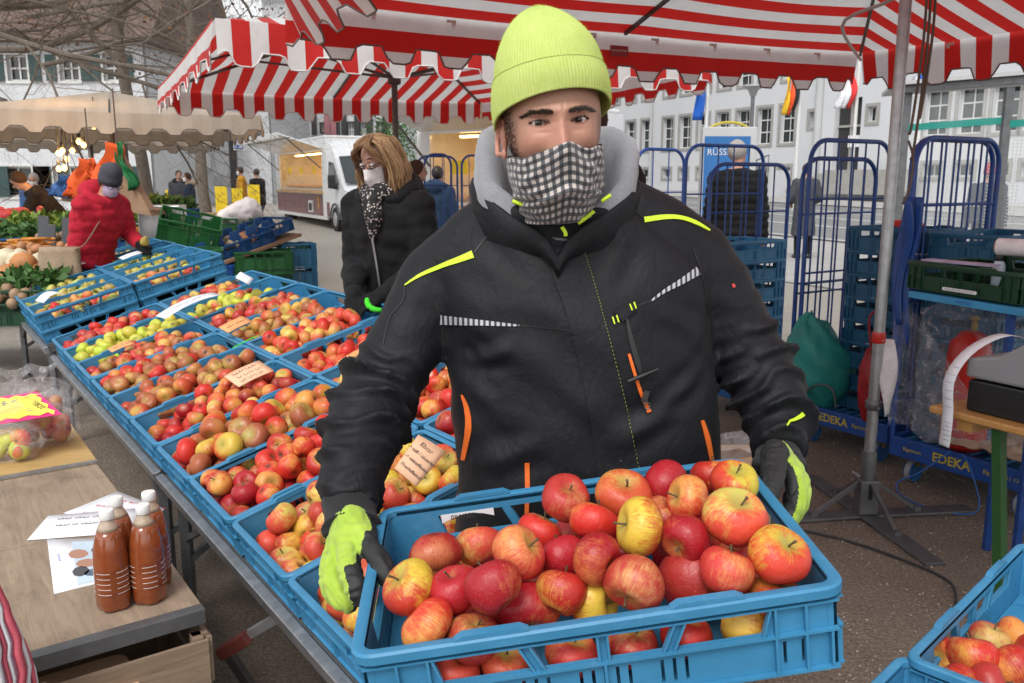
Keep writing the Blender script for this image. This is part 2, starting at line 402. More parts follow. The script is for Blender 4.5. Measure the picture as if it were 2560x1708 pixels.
def woodmat(name, a, b, sc=(2, 24, 24), rough=0.75, bump=0.35, stain=0.35, kind='Object', rot=0.0):
    t = NT(name); ro = t.n('VectorRotate', rotation_type='Z_AXIS'); t.set(ro.inputs['Vector'], t.co(kind)); ro.inputs['Angle'].default_value = rot; mp = t.n('Mapping'); t.set(mp.inputs['Vector'], ro.outputs[0]); mp.inputs['Scale'].default_value = sc; co = mp.outputs[0]; g = t.noise(2.0, 9, 0.72, co, 1.2); k = t.noise(1.2, 6, 0.8, t.co(kind, (3, 3, 3)))
    c = t.ramp(g, [(0.25, a), (0.7, b)]); c = t.mix(t.ramp(k, [(0.5, 0), (0.8, stain)]), c, tuple(v * 0.35 for v in a))
    ln = t.ramp(t.noise(7, 3, 0.5, co), [(0.34, 0.22), (0.40, 0)]); c = t.mix(ln, c, tuple(v * 0.4 for v in a))
    t.P(Base_Color=c, Roughness=rough); t.bump(g, 0.004, bump)
woodmat('plywood', (0.21, 0.155, 0.105), (0.38, 0.29, 0.205), (16, 1.3, 16), stain=0.6, rot=R(-35))
woodmat('crate_wood', (0.17, 0.115, 0.075), (0.34, 0.25, 0.17), (1.6, 26, 26), rot=R(-35))
woodmat('bench_wood', (0.42, 0.20, 0.06), (0.58, 0.31, 0.10), (1.5, 22, 22), 0.4, 0.1, 0.15)
woodmat('board_pale', (0.60, 0.36, 0.20), (0.80, 0.56, 0.36), (2, 10, 10), 0.55, 0.1, 0.1)
woodmat('yellow_board', (0.42, 0.27, 0.09), (0.56, 0.38, 0.15), (1.5, 14, 14), 0.6, 0.1, 0.35)
woodmat('bark', (0.085, 0.068, 0.052), (0.23, 0.19, 0.155), (5, 5, 2), 0.95, 0.6, 0.5)
simple('twig', (0.10, 0.078, 0.062), 0.9, var=0.35, vscale=3)
simple('dry_leaf', (0.16, 0.075, 0.04), 0.85, var=0.4, vscale=2)
simple('cardboard', (0.30, 0.19, 0.115), 0.85, var=0.12)
simple('rusty_paint', (0.16, 0.03, 0.022), 0.6, var=0.35, vscale=40, dirt=0.5)
simple('paper', (0.76, 0.77, 0.80), 0.7, var=0.04, vscale=12)
simple('ink', (0.03, 0.03, 0.04), 0.7, var=0.1)
simple('ink_red', (0.55, 0.06, 0.06), 0.7, var=0.1)
simple('ink_blue', (0.03, 0.10, 0.42), 0.6, var=0.1)
simple('card_orange', (0.80, 0.36, 0.14), 0.6, var=0.06, vscale=20)
simple('card_salmon', (0.80, 0.48, 0.30), 0.55, var=0.06, vscale=20)
simple('card_yellow', (0.86, 0.72, 0.10), 0.6, var=0.06, vscale=20)
simple('card_pink', (0.80, 0.03, 0.22), 0.6, var=0.06, vscale=20)
simple('sign_yellow', (0.85, 0.62, 0.02), 0.6, var=0.08, vscale=5)
simple('cap_white', (0.78, 0.78, 0.76), 0.4, var=0.05)
t = NT('juice'); t.P(Base_Color=t.ramp(t.noise(14, 5, 0.6, t.co('Object', (1, 1, 2))), [(0.25, (0.17, 0.033, 0.009)), (0.75, (0.30, 0.075, 0.02))]), Roughness=0.16, Coat_Weight=0.7, Coat_Roughness=0.08, Subsurface_Weight=0.1, Subsurface_Scale=0.02)
t = NT('foam'); t.P(Base_Color=t.ramp(t.noise(160, 5, 0.7), [(0.3, (0.34, 0.24, 0.16)), (0.7, (0.52, 0.42, 0.32))]), Roughness=0.3, Coat_Weight=0.5)
t = NT('film'); f = t.noise(18, 7, 0.75, t.co('Object'), 1.5)
t.P(Base_Color=(0.86, 0.86, 0.88), Roughness=0.18, Alpha=t.ramp(f, [(0.4, 0.06), (0.56, 0.2), (0.68, 0.6)]), Specular_IOR_Level=0.9); t.bump(f, 0.02, 1.0)
t = NT('glass_pane'); t.P(Base_Color=(0.75, 0.80, 0.80), Roughness=0.04, Alpha=0.10, Specular_IOR_Level=0.8)
t = NT('glass_teal'); t.P(Base_Color=(0.02, 0.30, 0.25), Roughness=0.1, Alpha=0.8)
t = NT('glass_print'); t.P(Base_Color=(0.42, 0.43, 0.43), Roughness=0.4)
t = NT('window_glass'); t.P(Base_Color=t.ramp(t.noise(0.6, 3, 0.5, t.co('Object')), [(0.3, (0.012, 0.016, 0.018)), (0.7, (0.05, 0.06, 0.062))]), Roughness=0.06, Specular_IOR_Level=0.6)
simple('curtain', (0.52, 0.53, 0.52), 0.8, var=0.2, vscale=4)
# ---------------------------------------------------------------- canvases
def stripes(name, red, white, period=0.22, tr=0.35):
    t = NT(name); a = t.attr('stripe')['Fac']; m = t.ramp(t.math('FRACT', t.math('DIVIDE', a, period)), [(0.0, 0), (0.497, 0), (0.503, 1), (1.0, 1)])
    co = t.co(); d = t.noise(4, 7, 0.7, co)
    c = t.mix(m, t.mix(t.ramp(d, [(0.35, 0), (0.8, 0.3)]), red, tuple(v * 0.55 for v in red)), t.mix(t.ramp(d, [(0.4, 0), (0.85, 0.35)]), white, (0.42, 0.40, 0.37)))
    t.P(Base_Color=c, Roughness=0.8, Sheen_Weight=0.1); nb = t.bump(t.math('ADD', t.noise(14, 5, 0.6, co), t.math('MULTIPLY', t.noise(700, 2, 0.5, co), 0.08)), 0.012, 0.45)
    tb = t.n('BsdfTranslucent'); t.set(tb.inputs['Color'], c); t.set(tb.inputs['Normal'], nb); ms = t.n('MixShader'); ms.inputs[0].default_value = tr
    t.set(ms.inputs[1], t.b.outputs[0]); t.set(ms.inputs[2], tb.outputs[0]); t.set(t.out.inputs['Surface'], ms.outputs[0])
stripes('canvas_red', (0.62, 0.018, 0.014), (0.80, 0.79, 0.78))
stripes('canvas_beige', (0.50, 0.425, 0.345), (0.515, 0.44, 0.355))
simple('piping', (0.62, 0.60, 0.58), 0.8, var=0.15, vscale=20)
simple('piping_dark', (0.16, 0.12, 0.11), 0.8, var=0.15, vscale=20)
simple('clip', (0.62, 0.60, 0.57), 0.5, var=0.1)
simple('label_red', (0.30, 0.03, 0.035), 0.6)
# ---------------------------------------------------------------- ground and buildings
t = NT('ground'); co = t.co('Object')
big = t.noise(0.35, 6, 0.65, co); mid = t.noise(5, 8, 0.75, co); fine = t.noise(85, 5, 0.8, co)
vo = t.n('TexVoronoi'); vo.inputs['Scale'].default_value = 70; t.set(vo.inputs['Vector'], co)
c = t.ramp(mid, [(0.25, (0.150, 0.112, 0.083)), (0.75, (0.30, 0.238, 0.182))]); c = t.mix(t.ramp(big, [(0.42, 0), (0.66, 0.55)]), c, (0.35, 0.29, 0.23))
c = t.mix(t.ramp(fine, [(0.42, 0.75), (0.56, 0)]), c, (0.09, 0.067, 0.05))
c = t.mix(t.math('MULTIPLY', t.ramp(vo.outputs['Distance'], [(0.18, 1), (0.32, 0)]), t.ramp(vo.outputs['Color'], [(0.62, 0), (0.7, 0.7)])), c, (0.36, 0.32, 0.28))
px_, py_, pz_ = t.sep(co); far = t.ramp(t.math('ADD', t.math('MULTIPLY', t.math('ADD', py_, t.math('MULTIPLY', mid, 2.0)), 0.05), 0.0), [(0.30, 0), (0.46, 1)])
c = t.mix(far, c, t.ramp(mid, [(0.3, (0.30, 0.275, 0.24)), (0.7, (0.40, 0.37, 0.325))]))
t.P(Base_Color=c, Roughness=0.95); nb = t.bump(mid, 0.05, 0.35); t.bump(t.math('ADD', fine, t.math('MULTIPLY', vo.outputs['Distance'], -0.6)), 0.012, 0.9, nb)
simple('asphalt', (0.20, 0.20, 0.20), 0.9, var=0.15, vscale=1.2, bump=0.3, bscale=60)
simple('paving', (0.36, 0.35, 0.335), 0.9, var=0.12, vscale=2, bump=0.2, bscale=40)
simple('kerb', (0.42, 0.41, 0.39), 0.9, var=0.12, vscale=2)
simple('pebble', (0.38, 0.33, 0.28), 0.9, var=0.35, vscale=3)
simple('plaster', (0.56, 0.57, 0.585), 0.9, var=0.05, vscale=0.5, bump=0.15, bscale=30, dirt=0.12, dirtcol=(0.4, 0.4, 0.38))
simple('plaster_grey', (0.45, 0.46, 0.46), 0.9, var=0.1, vscale=0.7)
simple('stone_trim', (0.32, 0.31, 0.29), 0.85, var=0.15, vscale=3)
simple('frame_white', (0.62, 0.62, 0.60), 0.5, var=0.06)
simple('shutter', (0.020, 0.055, 0.055), 0.6, var=0.2)
simple('roof_tile', (0.135, 0.092, 0.075), 0.9, var=0.3, vscale=2, bump=0.6, bscale=10)
simple('roof_slate', (0.11, 0.115, 0.125), 0.8, var=0.2, vscale=2)
simple('door_dark', (0.03, 0.028, 0.03), 0.5, var=0.2)
simple('door_beige', (0.55, 0.42, 0.28), 0.6, var=0.1)
simple('navy', (0.01, 0.03, 0.13), 0.4, var=0.1)
simple('van_white', (0.72, 0.73, 0.74), 0.3, var=0.05, vscale=1.5, coat=0.6)
simple('van_maroon', (0.13, 0.018, 0.025), 0.35, var=0.15, vscale=2, coat=0.4)
simple('van_grey', (0.075, 0.08, 0.088), 0.55, var=0.15, vscale=3)
simple('tyre', (0.018, 0.018, 0.018), 0.85, var=0.2)
simple('headlamp', (0.55, 0.57, 0.6), 0.1, 0.5, var=0.2, vscale=20)
simple('bread', (0.50, 0.26, 0.07), 0.7, var=0.35, vscale=9)
simple('counter_tan', (0.45, 0.30, 0.15), 0.6, var=0.2)
def emit(name, col, st, base=None):
    t = NT(name); t.P(Base_Color=base or col, Emission_Color=col, Emission_Strength=st, Roughness=0.5)
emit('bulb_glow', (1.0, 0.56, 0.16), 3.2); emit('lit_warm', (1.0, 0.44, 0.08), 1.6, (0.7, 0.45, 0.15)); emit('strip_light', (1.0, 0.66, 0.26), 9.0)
simple('green_cloth', (0.015, 0.17, 0.05), 0.85); simple('orange_cloth', (0.75, 0.11, 0.02), 0.85, var=0.2, vscale=10)
simple('teal_bag', (0.018, 0.25, 0.22), 0.55, var=0.25, vscale=8, bump=0.5, bscale=14); simple('red_bag', (0.30, 0.008, 0.014), 0.5, var=0.25, vscale=8)
simple('strap_grey', (0.12, 0.13, 0.15), 0.8); simple('red_gas', (0.48, 0.02, 0.012), 0.35, var=0.15); simple('brass', (0.35, 0.24, 0.08), 0.35, 0.8)
simple('register_grey', (0.26, 0.265, 0.275), 0.5, var=0.06); simple('leg_green', (0.02, 0.085, 0.02), 0.45, var=0.2, vscale=20, dirt=0.3)
simple('cable', (0.03, 0.032, 0.034), 0.5); simple('rope_blue', (0.03, 0.13, 0.42), 0.7); simple('string_brown', (0.13, 0.09, 0.07), 0.8)
simple('decal_gold', (0.50, 0.40, 0.04), 0.5, var=0.15, vscale=30); simple('decal_grey', (0.10, 0.14, 0.20), 0.6, var=0.2); simple('decal_blue_pale', (0.05, 0.30, 0.55), 0.5)
simple('pink_panel', (0.42, 0.17, 0.19), 0.6, var=0.08); simple('mesh_red', (0.58, 0.10, 0.14), 0.6, var=0.35, vscale=12); simple('mesh_violet', (0.42, 0.22, 0.32), 0.6, var=0.3, vscale=20)
simple('poster_blue', (0.02, 0.13, 0.36), 0.4, var=0.2, vscale=1.5); simple('poster_pale', (0.55, 0.68, 0.78), 0.4); simple('flag_blue', (0.01, 0.10, 0.47), 0.7); simple('flag_red', (0.62, 0.03, 0.03), 0.7)
simple('flag_gold', (0.75, 0.45, 0.02), 0.7); simple('flag_black', (0.015, 0.015, 0.018), 0.7); simple('flag_white', (0.74, 0.74, 0.76), 0.7); simple('flag_orange', (0.70, 0.09, 0.02), 0.7)
# clothing of the others
for nm, cl in dict(cloth_black=(0.006, 0.006, 0.0075), cloth_brown=(0.014, 0.010, 0.010), cloth_red=(0.42, 0.012, 0.03), cloth_denim=(0.03, 0.065, 0.13), cloth_grey=(0.09, 0.09, 0.10), cloth_cap=(0.055, 0.055, 0.07), cloth_lilac=(0.47, 0.40, 0.56), cloth_yellow=(0.55, 0.27, 0.02), cloth_navy=(0.018, 0.026, 0.05), cloth_beige=(0.34, 0.25, 0.17), cloth_white=(0.70, 0.67, 0.67), cloth_slate=(0.055, 0.06, 0.07), hair_blond=(0.20, 0.115, 0.058), hair_light=(0.36, 0.23, 0.12), hair_grey=(0.36, 0.33, 0.31), hair_brown=(0.06, 0.032, 0.02), mask_white=(0.74, 0.70, 0.70), cloth_blue=(0.05, 0.12, 0.30), cloth_glove=(0.006, 0.006, 0.007), neon_green=(0.06, 0.62, 0.03)).items():
    simple(nm, cl, 0.8, var=0.22, vscale=14, bump=0.35, bscale=40, sheen=0.03, spec=0.25)
t = NT('scarf'); vo = t.n('TexVoronoi'); vo.inputs['Scale'].default_value = 75; t.set(vo.inputs['Vector'], t.co())
t.P(Base_Color=t.ramp(vo.outputs['Distance'], [(0.26, (0.60, 0.54, 0.50)), (0.36, (0.014, 0.013, 0.014))]), Roughness=0.85); t.bump(t.noise(60, 4), 0.01, 0.5)
# produce
for nm, cl in dict(veg_orange=(0.55, 0.22, 0.03), veg_onion=(0.42, 0.19, 0.08), veg_cream=(0.62, 0.55, 0.38), veg_pumpkin=(0.46, 0.19, 0.06), veg_leaf=(0.05, 0.13, 0.025), veg_leaf_pale=(0.16, 0.24, 0.03), veg_potato=(0.30, 0.19, 0.11), veg_red=(0.42, 0.03, 0.03), veg_dark=(0.09, 0.04, 0.05)).items():
    simple(nm, cl, 0.6, var=0.3, vscale=16, bump=0.2, bscale=30)
# ---------------------------------------------------------------- ground
def make_ground():
    ys = np.concatenate([np.linspace(-12, 19, 40), np.linspace(20, 60, 20), np.linspace(70, 600, 12)]); xs = np.concatenate([np.linspace(-400, -20, 10), np.linspace(-16, 16, 33), np.linspace(20, 400, 10)])
    G = np.array([[(x, y, ground_z(min(y, 62)) + (0.006 * noise.noise(Vector((x, y, 0))) if y < 19 else 0)) for x in xs] for y in ys])
    mb = MB(); mb.sheet(G[:, ::-1]); o = mb.build('ground', 'ground', None, 180); tag(o, 'sandy gravel ground of the market square', kind='structure')
make_ground()
def make_pebbles():
    mb = MB(); r = np.random.default_rng(5)
    for k in range(5200):
        x, y = r.uniform(-0.2, 3.4), r.uniform(1.3, 5.2)
        s = r.uniform(0.002, 0.0062) * (1 + 0.6 * (r.random() < 0.08)); q = np.array([[1, 0, 0], [-.5, .8, 0], [-.6, -.7, 0], [.1, 0, .8]]) * s * r.uniform(0.6, 1.4, (4, 3))
        mb.add(q @ rz(r.uniform(0, 6)).T + [x, y, 0.004], [(0, 1, 3), (1, 2, 3), (2, 0, 3), (2, 1, 0)])
    o = mb.build('gravel', 'pebble'); tag(o, 'loose grit scattered on the ground', 'gravel', kind='stuff')
make_pebbles()

# ---------------------------------------------------------------- apple meshes
CULT = {  # ground colour, blush colour, mean blush
    'red': ((0.68, 0.34, 0.07), (0.50, 0.026, 0.018), 0.62), 'crimson': ((0.55, 0.17, 0.05), (0.33, 0.011, 0.018), 0.78),
    'yellowred': ((0.66, 0.46, 0.055), (0.50, 0.04, 0.02), 0.47), 'pinkred': ((0.66, 0.32, 0.10), (0.47, 0.038, 0.032), 0.80),
    'green': ((0.56, 0.56, 0.06), (0.50, 0.40, 0.06), 0.12), 'russet': ((0.52, 0.36, 0.09), (0.37, 0.10, 0.04), 0.55),
    'orange': ((0.68, 0.40, 0.08), (0.50, 0.07, 0.028), 0.6), 'pale': ((0.70, 0.50, 0.12), (0.54, 0.06, 0.035), 0.52),
    'pear': ((0.46, 0.42, 0.09), (0.38, 0.24, 0.07), 0.25)}
def apple_arrays(cult, seed, nu=22, nv=15, pear=False):
    r = np.random.default_rng(seed); A, B, mb_ = CULT[cult]
    u = np.arange(nu) * 2 * math.pi / nu; t = np.linspace(0, math.pi, nv)
    prof_r = np.sin(t) ** 0.9 * (1 + 0.07 * np.cos(t)); prof_z = np.cos(t) * 0.88
    prof_z = prof_z - 0.30 * np.exp(-(t / 0.36) ** 2) + 0.20 * np.exp(-((math.pi - t) / 0.30) ** 2)
    if pear:
        prof_r = np.sin(t) * (0.85 - 0.38 * np.cos(t)); prof_z = np.cos(t) * 1.35 + 0.1
    V_ = np.zeros((nv, nu, 3)); asym = r.uniform(-0.1, 0.1, 2); ph = r.uniform(0, 6, 3)
    for i in range(nv):
        w = 1 + 0.03 * np.cos(5 * u + ph[0]) * (0.4 + 0.6 * (t[i] / math.pi)) + 0.04 * np.cos(2 * u + ph[1]) + 0.02 * np.cos(3 * u + ph[2])
        V_[i, :, 0] = prof_r[i] * w * np.cos(u); V_[i, :, 1] = prof_r[i] * w * np.sin(u); V_[i, :, 2] = prof_z[i] * (1 + asym[0] * np.cos(u + ph[1])) * r.uniform(0.97, 1.0)
    V_[:, :, 2] *= r.uniform(0.88, 1.04)
    d = unit([*(r.normal(size=2)), r.normal() * 0.35])
    bl = mb_ + 0.45 * (V_.reshape(-1, 3) @ d) + r.normal() * 0.08
    tt = np.repeat(t, nu); dim = np.exp(-(tt / 0.42) ** 2); bl = bl - 0.5 * dim
    ca = np.tile(np.array(A) * r.uniform(0.85, 1.1, 3), (nv * nu, 1)); cb = np.tile(np.array(B) * r.uniform(0.8, 1.25), (nv * nu, 1))
    kx = np.exp(-((math.pi - tt) / 0.22) ** 2)[:, None]; ca = ca * (1 - kx) + np.array([0.08, 0.05, 0.025]) * kx; cb = cb * (1 - kx) + np.array([0.06, 0.035, 0.02]) * kx
    kd = (dim * 0.7)[:, None]; ca = ca * (1 - kd) + np.array([0.30, 0.26, 0.06]) * kd
    ap = np.stack([np.tile(np.cos(u), nv) + np.tile(np.sin(u), nv) * 1.7 + r.uniform(0, 50), tt, np.zeros(nu * nv)], 1)
    F = [(i * nu + k, (i + 1) * nu + k, (i + 1) * nu + (k + 1) % nu, i * nu + (k + 1) % nu) for i in range(nv - 1) for k in range(nu)]
    return V_.reshape(-1, 3), F, ca, cb, bl, ap
def fruit_mesh(name, V_, F, ca, cb, bl, ap):
    me = bpy.data.meshes.new(name); me.from_pydata(V_.tolist(), [], F)
    for nm, d in (('ca', ca), ('cb', cb)):
        a = me.attributes.new(nm, 'FLOAT_COLOR', 'POINT'); a.data.foreach_set('color', np.concatenate([np.clip(d, 0, 1), np.ones((len(d), 1))], 1).astype(np.float32).ravel())
    a = me.attributes.new('bl', 'FLOAT', 'POINT'); a.data.foreach_set('value', bl.astype(np.float32))
    a = me.attributes.new('apv', 'FLOAT_VECTOR', 'POINT'); a.data.foreach_set('vector', ap.astype(np.float32).ravel())
    me.materials.append(MAT['apple']); me.polygons.foreach_set('use_smooth', [True] * len(me.polygons)); me.update(); return me
_VAR = {}
def apple_variant(cult, k):
    if (cult, k) not in _VAR: _VAR[cult, k] = fruit_mesh('apple', *apple_arrays(cult, 1000 + hash(cult) % 1 + 17 * k + 131 * list(CULT).index(cult), 28, 19, cult == 'pear'))
    return _VAR[cult, k]
_st = MB(); _st.tube(spline([(0, 0, 0.52), (0.02, 0.01, 0.7), (0.10, 0.03, 0.92)], 5), np.array([0.05, 0.035, 0.035, 0.04, 0.06]), 6); STEM = _st.mesh('stem'); STEM.materials.append(MAT['stem']); shade(STEM, 60)
REST = []   # (centre, radius, rotation, cultivar) of the fruit past the first 300
COUNT = {'apple': 0}
def add_apple(c, rad, Rm, cult, label, group, stem=True, name='apple', var=None):
    o = bpy.data.objects.new(name, apple_variant(cult, int(RNG.integers(0, 6)) if var is None else var)); COL.objects.link(o)
    o.matrix_world = Matrix.LocRotScale(Vector(c), Matrix(Rm.tolist()).to_quaternion(), Vector((rad,) * 3))
    tag(o, label, 'pear' if cult == 'pear' else 'apple', group)
    if stem:
        s = bpy.data.objects.new('stem', STEM); COL.objects.link(s); s.parent = o
    COUNT['apple'] += 1; return o
def rand_rot(r, up=None):
    """stem mostly sideways/up with random turn"""
    z = unit(r.normal(size=3) + (np.array([0, 0, 0.5]) if up is None else up)); x = unit(np.cross(r.normal(size=3), z)); y = np.cross(z, x)
    return np.stack([x, y, z], 1)
def pack(n, lx, ly, rad, seed, heap=0.05, iters=70):
    """relaxed heap of n balls in a tray lx * ly, returns centres (z from the tray floor)"""
    r = np.random.default_rng(seed); R_ = rad * r.uniform(0.9, 1.1, n)
    p = np.stack([r.uniform(-lx / 2 + rad, lx / 2 - rad, n), r.uniform(-ly / 2 + rad, ly / 2 - rad, n), r.uniform(rad, rad * 4.5, n)], 1)
    for it in range(iters):
        p[:, 2] -= 0.004; p[:, :2] *= 1 - heap * 0.03
        d = p[:, None] - p[None]; L = np.linalg.norm(d, axis=2) + np.eye(n); ov = (R_[:, None] + R_[None]) * 0.97 - L; ov[ov < 0] = 0; np.fill_diagonal(ov, 0)
        p += ((d / L[..., None]) * ov[..., None] * 0.45).sum(1)
        p[:, 0] = np.clip(p[:, 0], -lx / 2 + R_, lx / 2 - R_); p[:, 1] = np.clip(p[:, 1], -ly / 2 + R_, ly / 2 - R_); p[:, 2] = np.maximum(p[:, 2], R_)
    return p, R_
# ---------------------------------------------------------------- crates
def crate_meshes(L=0.6, W=0.4, H=0.115, th=0.004, rim=0.016, tag_='', rounded=True):
    """open-work fruit crate: floor, long and short sides with openings and ribs, moulded rim. origin: centre of the rim plane"""
    hx, hy = L / 2, W / 2; out = {}
    def wall(half, off, axis, sgn, opens, slots):
        mb = MB(); zt, zb = -0.004, -H
        z1, z2 = -0.020, -0.058     # openings band
        def quad(x0b, x1b, x0t, x1t, za, zb_, t=th, o=0.0):
            q = [(x0b, za), (x1b, za), (x1t, zb_), (x0t, zb_)]
            if axis == 'x': pts = [(x, sgn * (off - t - o), z) for x, z in q]; ex = (0, sgn * t, 0)
            else: pts = [(sgn * (off - t - o), x, z) for x, z in q]; ex = (sgn * t, 0, 0)
            mb.prism(pts, ex)
        quad(-half, half, -half, half, z1, zt)                       # band under the rim
        last_b = last_t = -half
        for (b0, b1, t0, t1) in opens: quad(last_b, b0, last_t, t0, z2, z1); last_b, last_t = b1, t1
        quad(last_b, half, last_t, half, z2, z1)
        zs1, zs2 = z2 - 0.014, zb + 0.010
        quad(-half, half, -half, half, zs1, z2); lx = -half
        for s0, s1 in slots: quad(lx, s0, lx, s0, zs2, zs1); lx = s1
        quad(lx, half, lx, half, zs2, zs1); quad(-half, half, -half, half, zb, zs2)
        def rib(x0, x1, za, zb_, o=-0.007):
            q = [(x0, za), (x1, za), (x1, zb_), (x0, zb_)]
            if axis == 'x': mb.prism([(x, sgn * (off + 0.0005), z) for x, z in q], (0, sgn * 0.0075, 0))
            else: mb.prism([(sgn * (off + 0.0005), x, z) for x, z in q], (sgn * 0.0075, 0, 0))
        rib(-half, half, z2 - 0.004, z2 - 0.001); rib(-half, half, -0.022, -0.0195); rib(-half, half, zb, zb + 0.0035)
        for x in np.linspace(-half * 0.97, half * 0.97, 3): rib(x - 0.0016, x + 0.0016, zb + 0.0036, z2 - 0.0042)
        for sx in (-1, 1):
            for q in (0.86, 0.73): x = sx * half * q; rib(x - 0.0016, x + 0.0016, zb + 0.0036, z2 - 0.0042); rib(x - 0.0016, x + 0.0016, z2 - 0.0008, -0.0222)
        for (b0, b1, t0, t1) in opens:   # slanted ribs beside the openings
            for bb, tt in ((b0, t0), (b1, t1)):
                q = [(bb - 0.0015, z2 - 0.0008), (bb + 0.0015, z2 - 0.0008), (tt + 0.0015, z1 - 0.0022), (tt - 0.0015, z1 - 0.0022)]
                if axis == 'x': mb.prism([(x, sgn * (off + 0.0006), z) for x, z in q], (0, sgn * 0.006, 0))
                else: mb.prism([(sgn * (off + 0.0006), x, z) for x, z in q], (sgn * 0.006, 0, 0))
        return mb
    ho, wo = hx - 0.012, hy - 0.012
    sl = 0.016
    opl = [(-0.195, -0.085, -0.205, -0.085 - sl), (-0.072, 0.0 - 0.006, -0.072 - sl, -0.006), (0.006, 0.072, 0.006, 0.072 + sl), (0.085, 0.195, 0.085 + sl, 0.205)]
    slots = []
    for cx in (-0.245, -0.222, -0.10, -0.085, -0.07, -0.03, -0.015, 0.0, 0.015, 0.03, 0.07, 0.085, 0.10, 0.222, 0.245): slots.append((cx - 0.0022, cx + 0.0022))
    ops = [(-0.085, 0.085, -0.095, 0.095)]
    slots_s = [(c - 0.0022, c + 0.0022) for c in (-0.15, -0.125, -0.06, -0.03, 0.0, 0.03, 0.06, 0.125, 0.15)]
    k = L / 0.6; kw = W / 0.4
    opl = [tuple(v * k for v in o) for o in opl]; slots = [tuple(v * k for v in o) for o in slots]; ops = [tuple(v * kw for v in o) for o in ops]; slots_s = [tuple(v * kw for v in o) for o in slots_s]
    for nm, a in (('long_side', ('x', ho, wo, opl, slots)), ('short_side', ('y', wo, ho, ops, slots_s))):
        for sg in (-1, 1): out[nm, sg] = wall(a[1], a[2], a[0], sg, a[3], a[4])
    fl = MB(); fl.box((0, 0, -H + 0.003), (2 * ho - 0.010, 2 * wo - 0.010, 0.005))
    for x in np.linspace(-ho * 0.8, ho * 0.8, 7): fl.box((x, 0, -H + 0.0075), (0.004, 2 * wo - 0.03, 0.004))
    out['floor', 0] = fl
    rm = MB()     # moulded rim with rounded corners, and small stacking ears on the long sides
    def loop(ix, iy, rc, z):
        pts = []
        for cx, cy, a0 in ((ix - rc, iy - rc, 0), (-ix + rc, iy - rc, 90), (-ix + rc, -iy + rc, 180), (ix - rc, -iy + rc, 270)):
            for q in np.linspace(0, 90, 5): pts.append((cx + rc * math.cos(R(a0 + q)), cy + rc * math.sin(R(a0 + q)), z))
        return pts
    o1, i1 = (hx, hy), (hx - rim, hy - rim)
    rs = [loop(i1[0], i1[1], 0.014, -0.010), loop(i1[0], i1[1], 0.014, -0.001), loop(i1[0] + 0.003, i1[1] + 0.003, 0.016, 0.0008), loop(o1[0] - 0.003, o1[1] - 0.003, 0.026, 0.0008), loop(o1[0], o1[1], 0.028, -0.002), loop(o1[0], o1[1], 0.028, -0.013), loop(o1[0] - 0.003, o1[1] - 0.003, 0.026, -0.013), loop(o1[0] - 0.0035, o1[1] - 0.0035, 0.026, -0.006), loop(i1[0] + 0.003, i1[1] + 0.003, 0.014, -0.006)]
    rm.rings([np.array(q) for q in rs], False, closed=True)
    for sg in (-1, 1):
        for x in (-0.13 * k, 0.13 * k):
            rm.prism([(x - 0.045, sg * (hy - rim * 0.95), 0.0012), (x + 0.045, sg * (hy - rim * 0.95), 0.0012), (x + 0.035, sg * (hy - rim * 0.95), 0.007), (x - 0.035, sg * (hy - rim * 0.95), 0.007)], (0, sg * 0.013, 0))
    # corner columns
    for sx in (-1, 1):
        for sy in (-1, 1):
            cxx, cyy = sx * (ho - 0.012), sy * (wo - 0.012); a = [(cxx + sx * 0.0125 * math.cos(R(q)), cyy + sy * 0.0125 * math.sin(R(q))) for q in np.linspace(0, 90, 5)]
            inn = [(cxx + sx * 0.0095 * math.cos(R(q)), cyy + sy * 0.0095 * math.sin(R(q))) for q in np.linspace(90, 0, 5)]
            cr = MB(); cr.prism([(x, y, -H) for x, y in a + inn], (0, 0, H - 0.011)); out['corner', (sx, sy)] = cr
    out['rim', 0] = rm
    return {key: mb.mesh(key[0]) for key, mb in out.items()}
_CM = {}
def crate(mat, label, M, group=None, size=(0.6, 0.4, 0.115), name='fruit_crate'):
    key = (mat, size)
    if key not in _CM:
        _CM[key] = crate_meshes(*size)
        for me in _CM[key].values(): me.materials.append(MAT[mat]); shade(me, 35)
    t = thing(name, label, 'crate', (0, 0, 0), 0, group, local=True)
    t.matrix_world = M
    for (nm, sg), me in _CM[key].items():
        o = bpy.data.objects.new(nm, me); COL.objects.link(o); o.parent = t
    return t
def pose(o, x, y, z=None):
    """4x4 from origin and two axes"""
    return M4(o, x, y)
def flush_rest():
    vs, fs, A, B, L_, AP = [], [], [], [], [], []; n = 0; cache = {}
    for i, (c, rad, Rm, cult) in enumerate(REST):
        k = (cult, i % 7)
        if k not in cache: cache[k] = apple_arrays(cult, 5000 + 13 * (i % 7) + 101 * list(CULT).index(cult), 14, 10, cult == 'pear')
        v, F, ca, cb, bl, ap = cache[k]
        vs.append((v * rad) @ Rm.T + c); fs += [tuple(q + n for q in f) for f in F]; n += len(v); A.append(ca); B.append(cb); L_.append(bl); AP.append(ap)
    o = bpy.data.objects.new('apples_and_pears', fruit_mesh('apples_and_pears', np.concatenate(vs), fs, np.concatenate(A), np.concatenate(B), np.concatenate(L_), np.concatenate(AP)))
    COL.objects.link(o); tag(o, 'heaped apples and pears in the farther crates of the display', 'fruit', kind='stuff')
